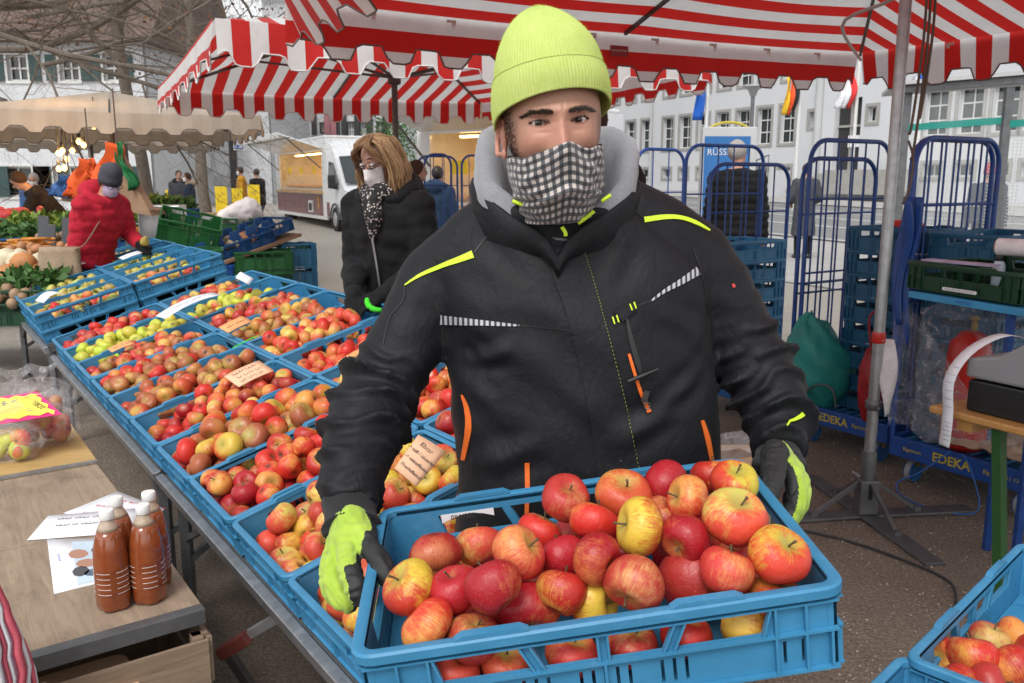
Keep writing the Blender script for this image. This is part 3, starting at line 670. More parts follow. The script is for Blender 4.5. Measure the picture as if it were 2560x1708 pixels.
# ---------------------------------------------------------------- apple display
T_O = V(-0.51, 1.793, 0.622); T_PHI, T_AL = R(-35.15), R(15.45)
E1 = V(math.sin(T_PHI), math.cos(T_PHI), 0); E2 = V(math.cos(T_PHI) * math.cos(T_AL), -math.sin(T_PHI) * math.cos(T_AL), math.sin(T_AL)); E3 = np.cross(E2, E1)
def TP(a, b, c=0.0): return T_O + E2 * a + E1 * b + E3 * c     # a: across (m), b: along (m), c: above the rims
fruit_pool = []
def display_crate(a, b, cult, n, rad, label, applelabel, seed, fill=(0, 0), lift=0.0, mat='crate_blue', shift=0.0, spread=1.0, stack=False):
    jz = np.random.default_rng(seed); yaw = jz.normal() * 0.006
    x = unit(E2 + E1 * yaw); y = unit(E1 - E2 * yaw)
    o = TP(a + 0.3, b + 0.2, lift + jz.normal() * 0.002)
    crate(mat, label, M4(o, x, y))
    if stack: crate(mat, label.replace('crate', 'lower crate', 1), M4(TP(a + 0.3, b + 0.2, lift - 0.112), x, y))
    if n:
        n = int(n * 1.28); p, R_ = pack(n, 0.565 * spread, 0.37, rad * 1.05, seed)
        cults = cult if isinstance(cult, list) else [cult]
        for k in range(n):
            q = o + x * (p[k, 0] + shift) + y * p[k, 1] + E3 * (p[k, 2] - 0.100)
            d = np.hypot(p[:, 0] - p[k, 0], p[:, 1] - p[k, 1]); hid = np.any((d < R_[k] * 0.9) & (p[:, 2] > p[k, 2] + R_[k] * 0.8))
            fruit_pool.append((q, R_[k], rand_rot(jz), cults[int(jz.integers(0, len(cults)))], applelabel, hid))
    return o, x, y
C1 = [  # column beside the steel rail, nearest first: b, cultivar(s), n, radius, crate label, apple label
    (-1, ['pale', 'yellowred', 'orange'], 44, 0.0385, 'blue fruit crate under the gloved hand, nearest of the rail side row', 'orange-yellow apple in the crate just below the gloved left-side hand'),
    (0, ['pale', 'yellowred', 'pale'], 46, 0.0375, 'blue fruit crate of pale yellow-red apples beside the sleeve cuff', 'pale yellow apple with red cheek in the crate beside the sleeve cuff'),
    (1, ['red', 'red', 'crimson'], 52, 0.0355, 'blue fruit crate of bright red apples, third along the steel rail', 'bright red apple in the third crate along the steel rail'),
    (2, ['yellowred', 'russet', 'red'], 42, 0.041, 'blue fruit crate of large dull red-green apples, fourth along the steel rail', 'large dull red and green apple in the fourth crate along the rail'),
    (3, ['red', 'pale', 'crimson'], 54, 0.034, 'blue fruit crate of small red-yellow apples with a salmon card', 'small red and cream apple in the crate with the salmon card'),
    (4, ['russet', 'russet', 'orange'], 54, 0.0345, 'blue fruit crate of brown russet apples, sixth along the steel rail', 'brown russet apple in the sixth crate along the rail'),
    (5, ['russet', 'red', 'russet'], 52, 0.035, 'blue fruit crate of red and brown apples before the green-edged card', 'red-brown apple in the crate before the green-edged card'),
    (6, ['russet', 'pinkred', 'pale'], 54, 0.034, 'blue fruit crate of mixed apples under a small orange card', 'dull pink apple in the crate under the small orange card'),
    (7, ['green'], 54, 0.034, 'blue fruit crate of yellow-green apples on the steel-rail side', 'yellow-green apple in the rail side crate of green apples'),
    (8, ['pinkred', 'red'], 52, 0.034, 'blue fruit crate of red apples at the gap before the pears', 'red apple in the crate at the gap before the pears')]
for b, cu, n, r_, cl, al in C1: display_crate(0, b * 0.4, cu, n, r_, cl, al, 40 + b)
C2 = [
    (0, ['yellowred', 'red', 'crimson'], 44, 0.0365, 'blue fruit crate with the handwritten Elstar card', 'red and yellow apple around the handwritten Elstar card'),
    (1, ['red', 'pinkred'], 44, 0.036, 'blue fruit crate beside the elbow, behind the Elstar crate', 'red apple in the crate beside the elbow'),
    (2, ['yellowred', 'orange', 'red'], 44, 0.036, 'blue fruit crate with an orange card against the black sleeve', 'yellow and red apple under the orange card by the sleeve'),
    (3, ['red'], 26, 0.035, 'half empty blue fruit crate with red apples by the sleeve', 'red apple in the half empty crate by the sleeve'),
    (4, ['red', 'pale', 'pale'], 46, 0.0345, 'blue fruit crate of red and cream apples near the shopper', 'red and cream apple in the inner row crate before the russets'),
    (5, ['russet', 'orange'], 44, 0.034, 'blue fruit crate of brown russets behind the orange price tag', 'brown russet apple behind the orange price tag'),
    (6, ['russet', 'orange', 'pinkred'], 46, 0.034, 'blue fruit crate of mottled apples under the white paper sheet', 'mottled apple under the white paper sheet'),
    (7, ['green', 'green', 'pale'], 42, 0.034, 'blue fruit crate of green apples in the inner row', 'green apple in the inner row crate'),
    (8, ['pinkred', 'orange'], 42, 0.034, 'blue fruit crate of orange-red apples at the inner row end', 'orange-red apple at the inner row end')]
for b, cu, n, r_, cl, al in C2: display_crate(0.605, b * 0.4 + 0.02, cu, n, r_, cl, al, 80 + b, spread=0.80 if b > 2 else 1.0, shift=-0.05 if b > 2 else 0)
# far group of pears, stacked higher
C3 = [(0, 10.35, ['pale', 'red', 'pear'], 40, 'blue crate of red and yellow apples, first of the raised far group', 1), (0, 11.35, ['pear'], 36, 'blue crate of yellow pears, second of the raised far group', 0), (0, 12.35, ['pear'], 36, 'blue crate of green-brown pears by the shopping bag', 0),
      (0.605, 10.35, ['orange', 'pale', 'green'], 26, 'blue crate of few apples at the raised inner end', 1), (0.605, 11.35, ['pear'], 20, 'blue crate of pale pears in the raised inner row', 0), (0.605, 12.35, ['pear', 'green'], 22, 'blue crate with a white price card among green pears', 0),
      (0.605, 13.35, ['green', 'pear'], 22, 'blue crate of green pears below the red sleeve', 0), (0.605, 14.35, ['pear'], 20, 'blue crate of pears at the far inner end', 0)]
for i, (a, b, cu, n, cl, stk) in enumerate(C3): display_crate(a, b * 0.4, cu, n, 0.033, cl, 'fruit', 120 + i, lift=0.07, stack=True, spread=0.8 if a else 1.0, shift=-0.05 if a else 0)
def trestle(label, b0, b1, ext=0.0):
    t = thing('market_table', label, 'table', TP(0, b0) * V(1, 1, 0), 0)
    dn = -0.122
    m = MB()
    for a in (-0.015, 1.23):
        m = MB(); m.bar(TP(a, b0 - (ext if a < 0 else -ext * 1.7), dn - 0.02), TP(a, b1, dn - 0.02), 0.028, 0.045, up=E3); m.build('side_rail', 'steel', t, 0, 0.003)
    for k in np.linspace(b0 + 0.03, b1 - 0.03, 4):
        q = MB(); q.bar(TP(0.0, k, dn - 0.022), TP(1.215 if k > b0 + ext * 1.7 else 0.6, k, dn - 0.022), 0.03, 0.04, up=E3); q.build('cross_rail', 'steel_dull', t)
    q = MB(); q.prism([TP(0.0, b0 + 0.05, dn), TP(0.6, b0 + 0.05, dn), TP(1.215, b0 + 0.05 + ext * 1.7, dn), TP(1.215, b1 - 0.05, dn), TP(0.0, b1 - 0.05, dn)], E3 * -0.001 - E3 * 0.0); q.build('top_sheet', 'steel_dull', t)
    for k in (b0 + 0.12, b1 - 0.12):
        for a in (0.02, 1.20 if k > b0 + ext * 1.7 else 0.58):
            top = TP(a, k, dn - 0.045); q = MB(); q.bar(top, top * V(1, 1, 0) + V(0, 0, 0.01), 0.032); q.box(top * V(1, 1, 0) + V(0, 0, 0.006), (0.06, 0.06, 0.012)); q.build('leg', 'steel_dull', t)
        q = MB(); A_ = TP(0.02, k, dn - 0.05); q.bar(A_ * V(1, 1, 0) + V(0, 0, 0.22), TP(0.75, k, dn - 0.05), 0.022); q.build('brace', 'steel_dull', t)
        q = MB(); sg = 1 if k < (b0 + b1) / 2 else -1; q.bar(TP(0.02, k, dn - 0.06) * V(1, 1, 0) + V(0, 0, 0.3), TP(0.02, k + sg * 0.33, dn - 0.05), 0.02); q.build('brace', 'steel_dull', t)
    return t
tb1 = trestle('steel market table under the near apple crates, its rail nearest the bottles', -0.44, 1.25, 0.45)
tb2 = trestle('steel market table under the middle apple crates, beyond the plastic apple bags', 1.28, 3.75)
tb3 = trestle('steel market table under the raised pear crates', 4.05, 5.9)
# red-handled strut lying against the near leg
t = thing('folding_strut', 'grey steel strut with a red-brown grip below the near table rail', 'strut', GZ(560, 1480, 0.2))
q = MB(); q.bar(GZ(700, 1380, 0.42), GZ(530, 1480, 0.30), 0.022); q.build('bar', 'steel', t)
q = MB(); a, b = GZ(570, 1462, 0.33), GZ(505, 1500, 0.28); q.bar(a, b, 0.034); q.build('grip', 'rusty_paint', t, 0, 0.004)
q = MB(); q.bar(GZ(520, 1492, 0.285), GZ(590, 1600, 0.0), 0.024); q.build('foot_bar', 'steel_dull', t)

# price cards
def card(name, label, pts, mat, lines, ink='ink', size=0.016, cat='price card', th=0.0012, group=None, curl=0.004):
    """pts: 4 world corners (bottom-left, bottom-right, top-right, top-left as read)"""
    p = [np.asarray(q, float) for q in pts]; t = thing(name, label, cat, p[0], 0, group)
    G = np.array([[(p[0] * (1 - u) + p[1] * u) * (1 - v) + (p[3] * (1 - u) + p[2] * u) * v for u in np.linspace(0, 1, 7)] for v in np.linspace(0, 1, 5)])
    N = unit(np.cross(p[1] - p[0], p[3] - p[0])); G = G + N * (curl * np.sin(np.linspace(0, math.pi, 7)))[None, :, None]
    q = MB(); q.sheet(G, th); q.build('sheet', mat, t, 180)
    ux, uy = unit(p[1] - p[0]), unit(p[3] - p[0]); hh = np.linalg.norm(p[3] - p[0])
    for i, ln in enumerate(lines):
        s_, sc = ln if isinstance(ln, tuple) else (ln, 1.0)
        c = (p[0] + p[1] + p[2] + p[3]) / 4 + uy * hh * (0.5 - (i + 0.75) / (len(lines) + 0.5)) + N * (curl + 0.0012)
        if s_.startswith('~'): scrawl(t, c, ux, uy, np.linalg.norm(p[1] - p[0]) * (0.8 - 0.07 * (len(s_) % 4)), size * sc * 0.8, ink, i + len(label))
        elif s_: text('lettering', s_, size * sc, ink, t, M4(c, ux, uy), 0.0002, font_shear=0.15)
    return t
def tcard(name, label, cx, cy, h, mat, lines, w=0.105, l=0.15, yaw=0.0, tilt=0.0, size=0.016, **k):
    """card lying on a crate heap: (a across, b along) centre, height above rims"""
    x = unit(E2 * math.cos(yaw) + E1 * math.sin(yaw)); y = unit(-E2 * math.sin(yaw) + E1 * math.cos(yaw) + E3 * tilt)
    o = TP(cx, cy, h); return card(name, label, [o - x * l / 2 - y * w / 2, o + x * l / 2 - y * w / 2, o + x * l / 2 + y * w / 2, o - x * l / 2 + y * w / 2], mat, lines, size=size, **k)
tcard('price_card', 'salmon handwritten card lying among small red apples', 0.42, 1.38, 0.055, 'card_salmon', [('~', 1.2), '~~', '~'], yaw=0.15, tilt=0.3)
tcard('price_card', 'small orange card lying on the mixed apples at the rail side', 0.20, 2.62, 0.045, 'card_orange', ['~'], w=0.06, l=0.11, yaw=0.1, tilt=0.2, size=0.016)
tcard('price_card', 'orange tag at the seam between the two crate rows', 0.64, 2.20, 0.05, 'card_orange', ['~'], w=0.07, l=0.14, yaw=0.3, tilt=0.4, size=0.02)
tcard('price_card', 'orange card tucked against the black sleeve', 0.72, 1.02, 0.075, 'card_orange', ['~'], w=0.07, l=0.15, yaw=0.25, tilt=0.1)
tcard('paper_sheet', 'long white sheet of paper lying over the inner crates', 0.60, 2.80, 0.085, 'paper', ['~'], w=0.09, l=0.34, yaw=0.3, tilt=0.15, size=0.02, cat='paper', curl=0.02)
tcard('price_card', 'green-edged strip beside the red-brown apples', 0.58, 1.88, 0.04, 'neon_green', [], w=0.012, l=0.14, yaw=0.25)
tcard('price_card', 'white price card among the green pears', 0.82, 5.15, 0.11, 'paper', ['~'], w=0.06, l=0.16, yaw=0.3, tilt=0.3)
tcard('price_card', 'white price card on the rail side pear crates', 0.48, 5.45, 0.12, 'paper', ['~'], w=0.05, l=0.13, yaw=0.2, tilt=0.2)
tcard('paper_wrap', 'crumpled white paper in the far crate of apples', 0.15, 4.42, 0.10, 'paper', [], w=0.09, l=0.16, yaw=0.4, tilt=0.2, cat='paper', curl=0.03)
tcard('paper_wrap', 'white crumpled paper standing in the inner green apples', 0.96, 2.95, 0.09, 'paper', [], w=0.08, l=0.10, yaw=0.9, tilt=0.9, cat='paper', curl=0.02)
card('price_card', 'salmon Elstar card with handwriting leaning between sleeve and jacket', [P(905, 1075, 1.86), P(955, 1118, 1.84), P(1023, 1037, 1.90), P(960, 998, 1.92)], 'card_salmon', [('Elstar', 1.35), '-> süß / säuerlich', '-> mittelfestes', 'Fruchtfleisch'], size=0.0118)

# ---------------------------------------------------------------- two crates at the lower right corner
def fruit_in(o, x, y, z, cult, n, rad, seed, label, spread=1.0, shift=0.0, force=None):
    jz = np.random.default_rng(seed); p, R_ = pack(n, 0.555 * spread, 0.36, rad, seed)
    for k in range(n):
        d = np.hypot(p[:, 0] - p[k, 0], p[:, 1] - p[k, 1]); hid = np.any((d < R_[k] * 0.9) & (p[:, 2] > p[k, 2] + R_[k] * 0.8))
        fruit_pool.append((o + x * (p[k, 0] + shift) + y * p[k, 1] + z * (p[k, 2] - 0.106), R_[k], rand_rot(jz), cult[int(jz.integers(0, len(cult)))], label, hid))
_a = GZ(2072, 1495, 0.74); _b = GZ(2350, 1222, 0.76); rx_ = unit(_b - _a); ry_ = unit(np.cross(V(0, 0, 1), rx_)) * -1
o_ = _a + rx_ * 0.30 + ry_ * 0.2; o_[2] = 0.74
crate('crate_blue', 'blue crate with few red apples at the right bottom corner', M4(o_, -ry_ * 0 + rx_, -ry_))
z_ = V(0, 0, 1)
for (x, y, zz, rr, cu) in ((2232, 1508, .69, .043, 'red'), (2272, 1468, .672, .038, 'pale'), (2338, 1464, .672, .040, 'red'), (2325, 1535, .68, .042, 'red'), (2170, 1512, .668, .036, 'red'), (2270, 1575, .672, .040, 'pinkred'), (2390, 1500, .672, .04, 'red'), (2200, 1580, .672, .04, 'red')):
    fruit_pool.append((GZ(x, y, zz), rr, rand_rot(RNG, V(0, 0, 1.2)), cu, 'red striped apple in the crate at the right bottom corner', False))
o2 = o_ - rx_ * 0.315 * 0 - rx_ * 0.32 * 0
_p = GZ(2000, 1492, 0.72); o3 = _p + V(-0.02, -0.30, 0.0); o3[2] = 0.72
crate('crate_blue', 'blue crate cut off by the bottom edge, beside the right corner crate', M4(o_ - rx_ * 0.47 - ry_ * -0.085 + V(0, 0, -0.012), ry_, rx_))
fruit_pool.append((o_ - rx_ * 0.43 - ry_ * 0.02 + V(0, 0, -0.05), 0.04, rand_rot(RNG), 'red', 'red apple in the crate cut off by the bottom edge', False))
t = thing('side_table', 'low table carrying the two crates at the right bottom corner', 'table', (o_[0], o_[1], 0))
q = MB(); cc = o_ - rx_ * 0.05; q.prism([cc + rx_ * sx * 0.30 + ry_ * sy * 0.16 + V(0, 0, -0.15) for sx, sy in ((-1, -1), (1, -1), (1, 1), (-1, 1))], (0, 0, 0.02)); q.build('tabletop', 'plywood', t)
for sx in (-1, 1):
    for sy in (-1, 1):
        q = MB(); e = cc + rx_ * sx * 0.27 + ry_ * sy * 0.13; q.bar(V(e[0], e[1], 0), V(e[0], e[1], o_[2] - 0.15), 0.03); q.build('leg', 'steel_dull', t)
# ---------------------------------------------------------------- the crate he holds
HC_T = V(0.0925, 1.1346, 1.0015); HX = V(0.9899, 0.0515, 0.1319); HY = V(-0.0614, 0.9955, 0.0722); HZ = np.cross(unit(HX), unit(HY))
crate('crate_blue', 'worn blue fruit crate of apples held by the man in black', M4(HC_T, HX, HY))
def held(px, py, lev):
    """point on the display ray through the photograph at height lev over the rim plane of the held crate"""
    r = _ray(px, py); o = HC_T + HZ * lev; tt = ((o - CAMP) @ HZ) / (r @ HZ); return CAMP + r * tt
HELD = [  # x, y, radius px, height over rim, cultivar, stem direction (right, towards viewer, up), look
    (1297, 1143, 55, .036, 'pinkred', (.3, .5, .8), 'orange-red apple with its stem turned to the viewer, by the back rim'), (1432, 1137, 62, .030, 'orange', (.1, .5, .8), 'orange streaked apple at the middle of the back rim'),
    (1527, 1108, 52, .030, 'crimson', (.8, .6, -.2), 'dark red apple standing highest at the back rim'), (1578, 1146, 48, .040, 'red', (-.8, .2, .3), 'bright scarlet apple right of the dark red back one'),
    (1637, 1094, 38, .012, 'red', (0, -.4, .9), 'red apple half hidden in the right back corner'), (1685, 1109, 53, .030, 'yellowred', (.1, .3, .9), 'yellow-green apple beside the right glove'),
    (1686, 1188, 69, .045, 'pale', (.2, .45, .87), 'yellow and red apple with stem up, top of the right heap'), (1788, 1275, 70, .040, 'yellowred', (.35, .45, .75), 'big yellow apple with red shoulders at the right rim'),
    (1470, 1209, 64, .045, 'yellowred', (-.95, .1, .2), 'yellow apple with red lower half and stem pointing sideways, heap centre'), (1363, 1200, 55, .028, 'red', (.3, -.5, .8), 'red apple left of the yellow centre one'),
    (1525, 1192, 38, .006, 'pinkred', (.5, .3, .8), 'pink-red apple wedged behind the yellow centre one'), (1573, 1238, 56, .026, 'crimson', (-.5, .7, -.2), 'wine red apple with a low stem, right of centre'),
    (1000, 1268, 57, .014, 'crimson', (.1, .3, -.9), 'dark red apple standing near the left rim corner'), (1100, 1252, 47, -.005, 'pale', (-.2, -.5, .8), 'golden apple behind the left front ones'),
    (1190, 1270, 62, .036, 'pinkred', (.7, .2, .6), 'glossy pink-red apple in the middle of the left heap'), (1237, 1222, 48, -.005, 'red', (.4, -.3, .85), 'red apple behind the glossy pink one'),
    (1290, 1280, 49, .000, 'crimson', (-.3, -.5, .7), 'dusky red apple tucked into the centre'), (1367, 1285, 60, .030, 'crimson', (.8, .5, -.1), 'dark crimson apple under the yellow centre one'),
    (1455, 1338, 68, .032, 'pinkred', (-.5, .7, -.5), 'broad pinkish red apple right of the small yellow one'), (1586, 1332, 80, .038, 'pinkred', (.1, -.6, .5), 'largest peach-red lopsided apple at the front right'),
    (1667, 1310, 62, .020, 'pinkred', (.3, -.2, .95), 'dull pink-red apple behind the largest one'), (940, 1350, 65, .020, 'yellowred', (-.6, .2, .6), 'red and yellow apple touching the left thumb'),
    (1043, 1352, 53, .014, 'crimson', (-.3, .2, .9), 'deep crimson apple in the left dip'), (1132, 1345, 67, .038, 'crimson', (-.5, -.5, .7), 'crimson apple on top of the left front heap'),
    (1210, 1395, 73, .040, 'crimson', (.1, .75, -.65), 'darkest red apple showing its blossom end, front centre'), (1287, 1357, 47, -.002, 'red', (.3, -.5, .8), 'red apple behind the darkest front one'),
    (1362, 1383, 67, .028, 'yellowred', (.8, .4, .2), 'small yellow apple with a red blush at the front rim'), (980, 1440, 65, .010, 'red', (.6, .1, -.4), 'brownish red apple at the left front corner'),
    (1085, 1468, 56, -.010, 'pinkred', (.3, .1, .9), 'orange-red apple low behind the front rim'), (1450, 1482, 60, -.045, 'pinkred', (.3, .2, .9), 'apple seen through the front opening, right of the middle'),
    (1705, 1428, 52, -.040, 'yellowred', (.9, .2, -.2), 'yellowish apple seen through the right front opening'), (1160, 1520, 60, -.050, 'orange', (.1, .4, .8), 'orange apple seen through the left front opening'),
    (1312, 1505, 60, -.050, 'pinkred', (.2, .1, .9), 'red apple seen through the middle front opening'), (1045, 1540, 52, -.050, 'pale', (.2, .1, .9), 'pale apple low in the left front corner'),
    (1575, 1458, 52, -.042, 'red', (.2, .1, .9), 'red apple below the largest one'), (1785, 1375, 52, -.035, 'red', (.2, .1, .9), 'red apple under the big yellow one at the right rim')]
_hp = []
for (x, y, rp, lev, cu, sd, lb) in HELD:
    for _ in range(60):
        c = held(x, y, lev); depth = c[1] * _c - (c[2] - CH) * _s; rad = min(max(rp * 1.05 * _D / FPX * depth, 0.034), 0.047)
        if (c - HC_T) @ HY > -(0.186 - rad) or lev < rad - 0.106: break
        lev -= 0.003
    _hp.append([c, rad])
_c0 = np.array([q[0] for q in _hp]); _r0 = np.array([q[1] for q in _hp])
_fx = np.array([1.0 if h[3] > 0.0 else 0.35 for h in HELD])
for it in range(12):      # push overlapping fruit apart, the upper ones mostly along the view so the picture stays put
    for i in range(len(_c0)):
        for j in range(i):
            d = _c0[i] - _c0[j]; L_ = np.linalg.norm(d); ov = (_r0[i] + _r0[j]) * 0.74 - L_
            if ov > 0:
                lo = i if (_c0[i] - HC_T) @ HZ < (_c0[j] - HC_T) @ HZ else j
                v = unit(_c0[lo] - CAMP); _c0[lo] += v * min(ov, 0.004)
    loc = np.stack([(_c0 - HC_T) @ HX, (_c0 - HC_T) @ HY, (_c0 - HC_T) @ HZ], 1)
    _sl = np.clip(loc[:, 2] / 0.03, 0, 1) * 0.022; loc[:, 0] = np.clip(loc[:, 0], -0.282 + _r0 - _sl, 0.282 - _r0 + _sl); loc[:, 1] = np.clip(loc[:, 1], -0.182 + _r0 - _sl, 0.182 - _r0 + _sl); loc[:, 2] = np.maximum(loc[:, 2], -0.108 + _r0)
    _c0 = HC_T + loc @ np.stack([HX, HY, HZ])
for k, ((x, y, rp, lev, cu, sd, lb), c, rad) in enumerate(zip(HELD, _c0, _r0)):
    z = unit(V(sd[0], -sd[1], sd[2])); xx = unit(np.cross(RNG.normal(size=3), z)); Rm = np.stack([xx, np.cross(z, xx), z], 1)
    add_apple(c, rad, Rm, cu, lb, 'apples in the held crate', var=k % 6)
_r = np.random.default_rng(77)     # fruit filling the bottom of the held crate
for gx in np.linspace(-0.23, 0.23, 7):
    for gy in np.linspace(-0.13, 0.13, 5):
        c = HC_T + HX * (gx + _r.normal() * 0.006) + HY * (gy + _r.normal() * 0.006) + HZ * (-0.068)
        if np.min(np.linalg.norm(_c0 - c, axis=1) - _r0) > 0.030: fruit_pool.append((c, 0.036, rand_rot(_r), ['red', 'pinkred', 'crimson', 'pale'][int(_r.integers(0, 4))], 'apple low in the held crate beneath the others', False))
# torn label on the back wall of the held crate
q = MB(); A_ = held(1000, 1158, 0) + HZ * -0.02; B_ = held(1090, 1165, 0) + HZ * -0.02
lb_ = thing('torn_label', 'torn white paper label stuck on the back wall of the held crate', 'label', A_)
G = np.array([[HC_T + HX * x + HY * 0.1835 + HZ * z for x in np.linspace(-0.20, -0.115, 6)] for z in (-0.019, -0.034)]); G[1] += HZ * (0.012 * np.sin(np.linspace(0, 3, 6)))[:, None]
q.sheet(G, 0.0006); q.build('sheet', 'paper', lb_); text('lettering', '0IW08I/', 0.012, 'ink', lb_, M4(HC_T + HX * -0.165 + HY * 0.1825 + HZ * -0.026, HX * -1 * -1, HZ), 0.0002)

# ---------------------------------------------------------------- the man
man = thing('person', 'man in lime beanie and black work jacket holding a crate of apples', 'person', (0.05, 1.55, 0))
def disp_len(px, Y): return px * _D / FPX * Y
# --- head
YAW, ROLL = R(5), R(5)
Hm = rz(YAW) @ ry(-ROLL) @ rx(R(3))       # local x: viewer right, y: back, z: up
eye_mid = P(1286, 279, 1.335); HO = eye_mid - Hm @ V(0, -0.086, 0)
def Hh(v): return np.asarray(v, float) @ Hm.T + HO
def gs(d, s): return np.exp(-(d / s) ** 2)
def face_disp(x, z):
    """forward relief of the face (m) on the front of the skull"""
    ax = np.abs(x)
    prof = np.interp(z, [-0.075, -0.062, -0.050, -0.040, -0.025, -0.010, 0.002, 0.016, 0.03], [0, 0.004, 0.020, 0.027, 0.020, 0.0125, 0.0085, 0.0055, 0])
    wid = np.interp(z, [-0.06, -0.045, -0.02, 0.0, 0.02], [0.018, 0.015, 0.011, 0.0095, 0.018])
    d = prof * np.exp(-(x / wid) ** 2)
    d += 0.0062 * gs(ax - 0.030, 0.020) * gs(z - 0.0185, 0.0085) + 0.003 * gs(x, 0.015) * gs(z - 0.022, 0.012)
    d -= 0.0115 * gs(ax - 0.031, 0.0165) * gs(z - 0.001, 0.0115)
    d += 0.0055 * gs(ax - 0.031, 0.0135) * gs(z - 0.0005, 0.0075)           # eyeball bulge behind the lids
    d += 0.0045 * gs(ax - 0.044, 0.02) * gs(z + 0.030, 0.015)
    d -= 0.0014 * gs(ax - 0.027, 0.012) * gs(z + 0.0145, 0.003)             # crease under the eye
    d -= 0.0018 * gs(ax - 0.031, 0.014) * gs(z - 0.0088, 0.0022)            # upper lid fold
    d -= 0.0015 * gs(x - 0.004, 0.002) * gs(z - 0.02, 0.008)
    return d
EYE_H = 0.0152
def almond(x, z, grow=0.0):
    """<1 inside the eye opening"""
    dx = (np.abs(x) - 0.0312); t_ = np.clip(dx / (EYE_H + grow), -1, 1)
    up = (0.0058 + grow) * (1 - t_ ** 2) ** 0.75 + 0.0008 * t_; lo = -(0.0050 + grow) * (1 - t_ ** 2) ** 0.8 + 0.0008 * t_
    ins = (np.abs(dx) < EYE_H + grow) & (z < up) & (z > lo); return ins, up, lo
def skull(x, z):
    b = 0.094; q = np.clip(1 - (x / 0.077) ** 2 - ((z - 0.008) / 0.125) ** 2, 0, None) ** 0.5
    return -b * q
def make_head():
    th = np.concatenate([np.linspace(-180, -42, 34)[:-1], np.linspace(-42, 42, 150), np.linspace(42, 180, 34)[1:-1]])
    ph = np.concatenate([np.linspace(-88, -26, 26)[:-1], np.linspace(-26, 22, 100), np.linspace(22, 88, 26)[1:]])
    T, F_ = np.meshgrid(R(1) * th, R(1) * ph); X = 0.077 * np.sin(T) * np.cos(F_); Yb = -0.094 * np.cos(T) * np.cos(F_); Z = 0.125 * np.sin(F_) + 0.008
    low = smooth01(-Z, 0.03, 0.11); X = X * (1 - 0.22 * low); Yb = Yb * (1 - 0.10 * low * (Yb > 0))
    front = smooth01(np.cos(T), 0.25, 0.7)
    Y2 = Yb - face_disp(X, Z) * front
    ins, up, lo = almond(X, Z); ins &= np.cos(T) > 0.3; Y2 = Y2 + ins * 0.012
    Vv = np.stack([X, Y2, Z], 2); a, b = T.shape
    mb = MB(); F = [(i * b + j, i * b + (j + 1) % b, (i + 1) * b + (j + 1) % b, (i + 1) * b + j) for i in range(a - 1) for j in range(b)]
    F += [tuple(range(b))[::-1], tuple((a - 1) * b + j for j in range(b))]
    mb.add(Hh(Vv.reshape(-1, 3)), F)
    # neck continues from the skull into the collar
    x, z = X.ravel(), Z.ravel(); ax = np.abs(x)
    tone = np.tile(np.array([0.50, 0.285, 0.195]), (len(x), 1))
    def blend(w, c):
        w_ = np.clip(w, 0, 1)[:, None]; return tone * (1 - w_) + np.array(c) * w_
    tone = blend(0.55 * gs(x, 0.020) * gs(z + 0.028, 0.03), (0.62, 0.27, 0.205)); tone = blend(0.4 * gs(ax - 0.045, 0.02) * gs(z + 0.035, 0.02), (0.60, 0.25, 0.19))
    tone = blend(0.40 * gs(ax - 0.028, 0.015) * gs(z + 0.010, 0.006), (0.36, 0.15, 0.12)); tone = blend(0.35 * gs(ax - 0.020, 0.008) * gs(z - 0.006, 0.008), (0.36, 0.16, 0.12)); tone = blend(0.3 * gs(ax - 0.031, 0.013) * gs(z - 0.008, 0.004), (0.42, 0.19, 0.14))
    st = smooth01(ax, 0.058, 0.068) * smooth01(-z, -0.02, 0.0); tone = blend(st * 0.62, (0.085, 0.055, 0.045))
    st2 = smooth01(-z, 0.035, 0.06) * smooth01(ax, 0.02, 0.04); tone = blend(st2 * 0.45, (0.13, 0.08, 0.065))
    me = mb.mesh('body'); at = me.attributes.new('tone', 'FLOAT_COLOR', 'POINT'); at.data.foreach_set('color', np.concatenate([tone, np.ones((len(tone), 1))], 1).astype(np.float32).ravel())
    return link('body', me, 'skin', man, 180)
head = make_head()
def face_y(x, z): return skull(x, z) - face_disp(np.asarray(x, float), np.asarray(z, float))
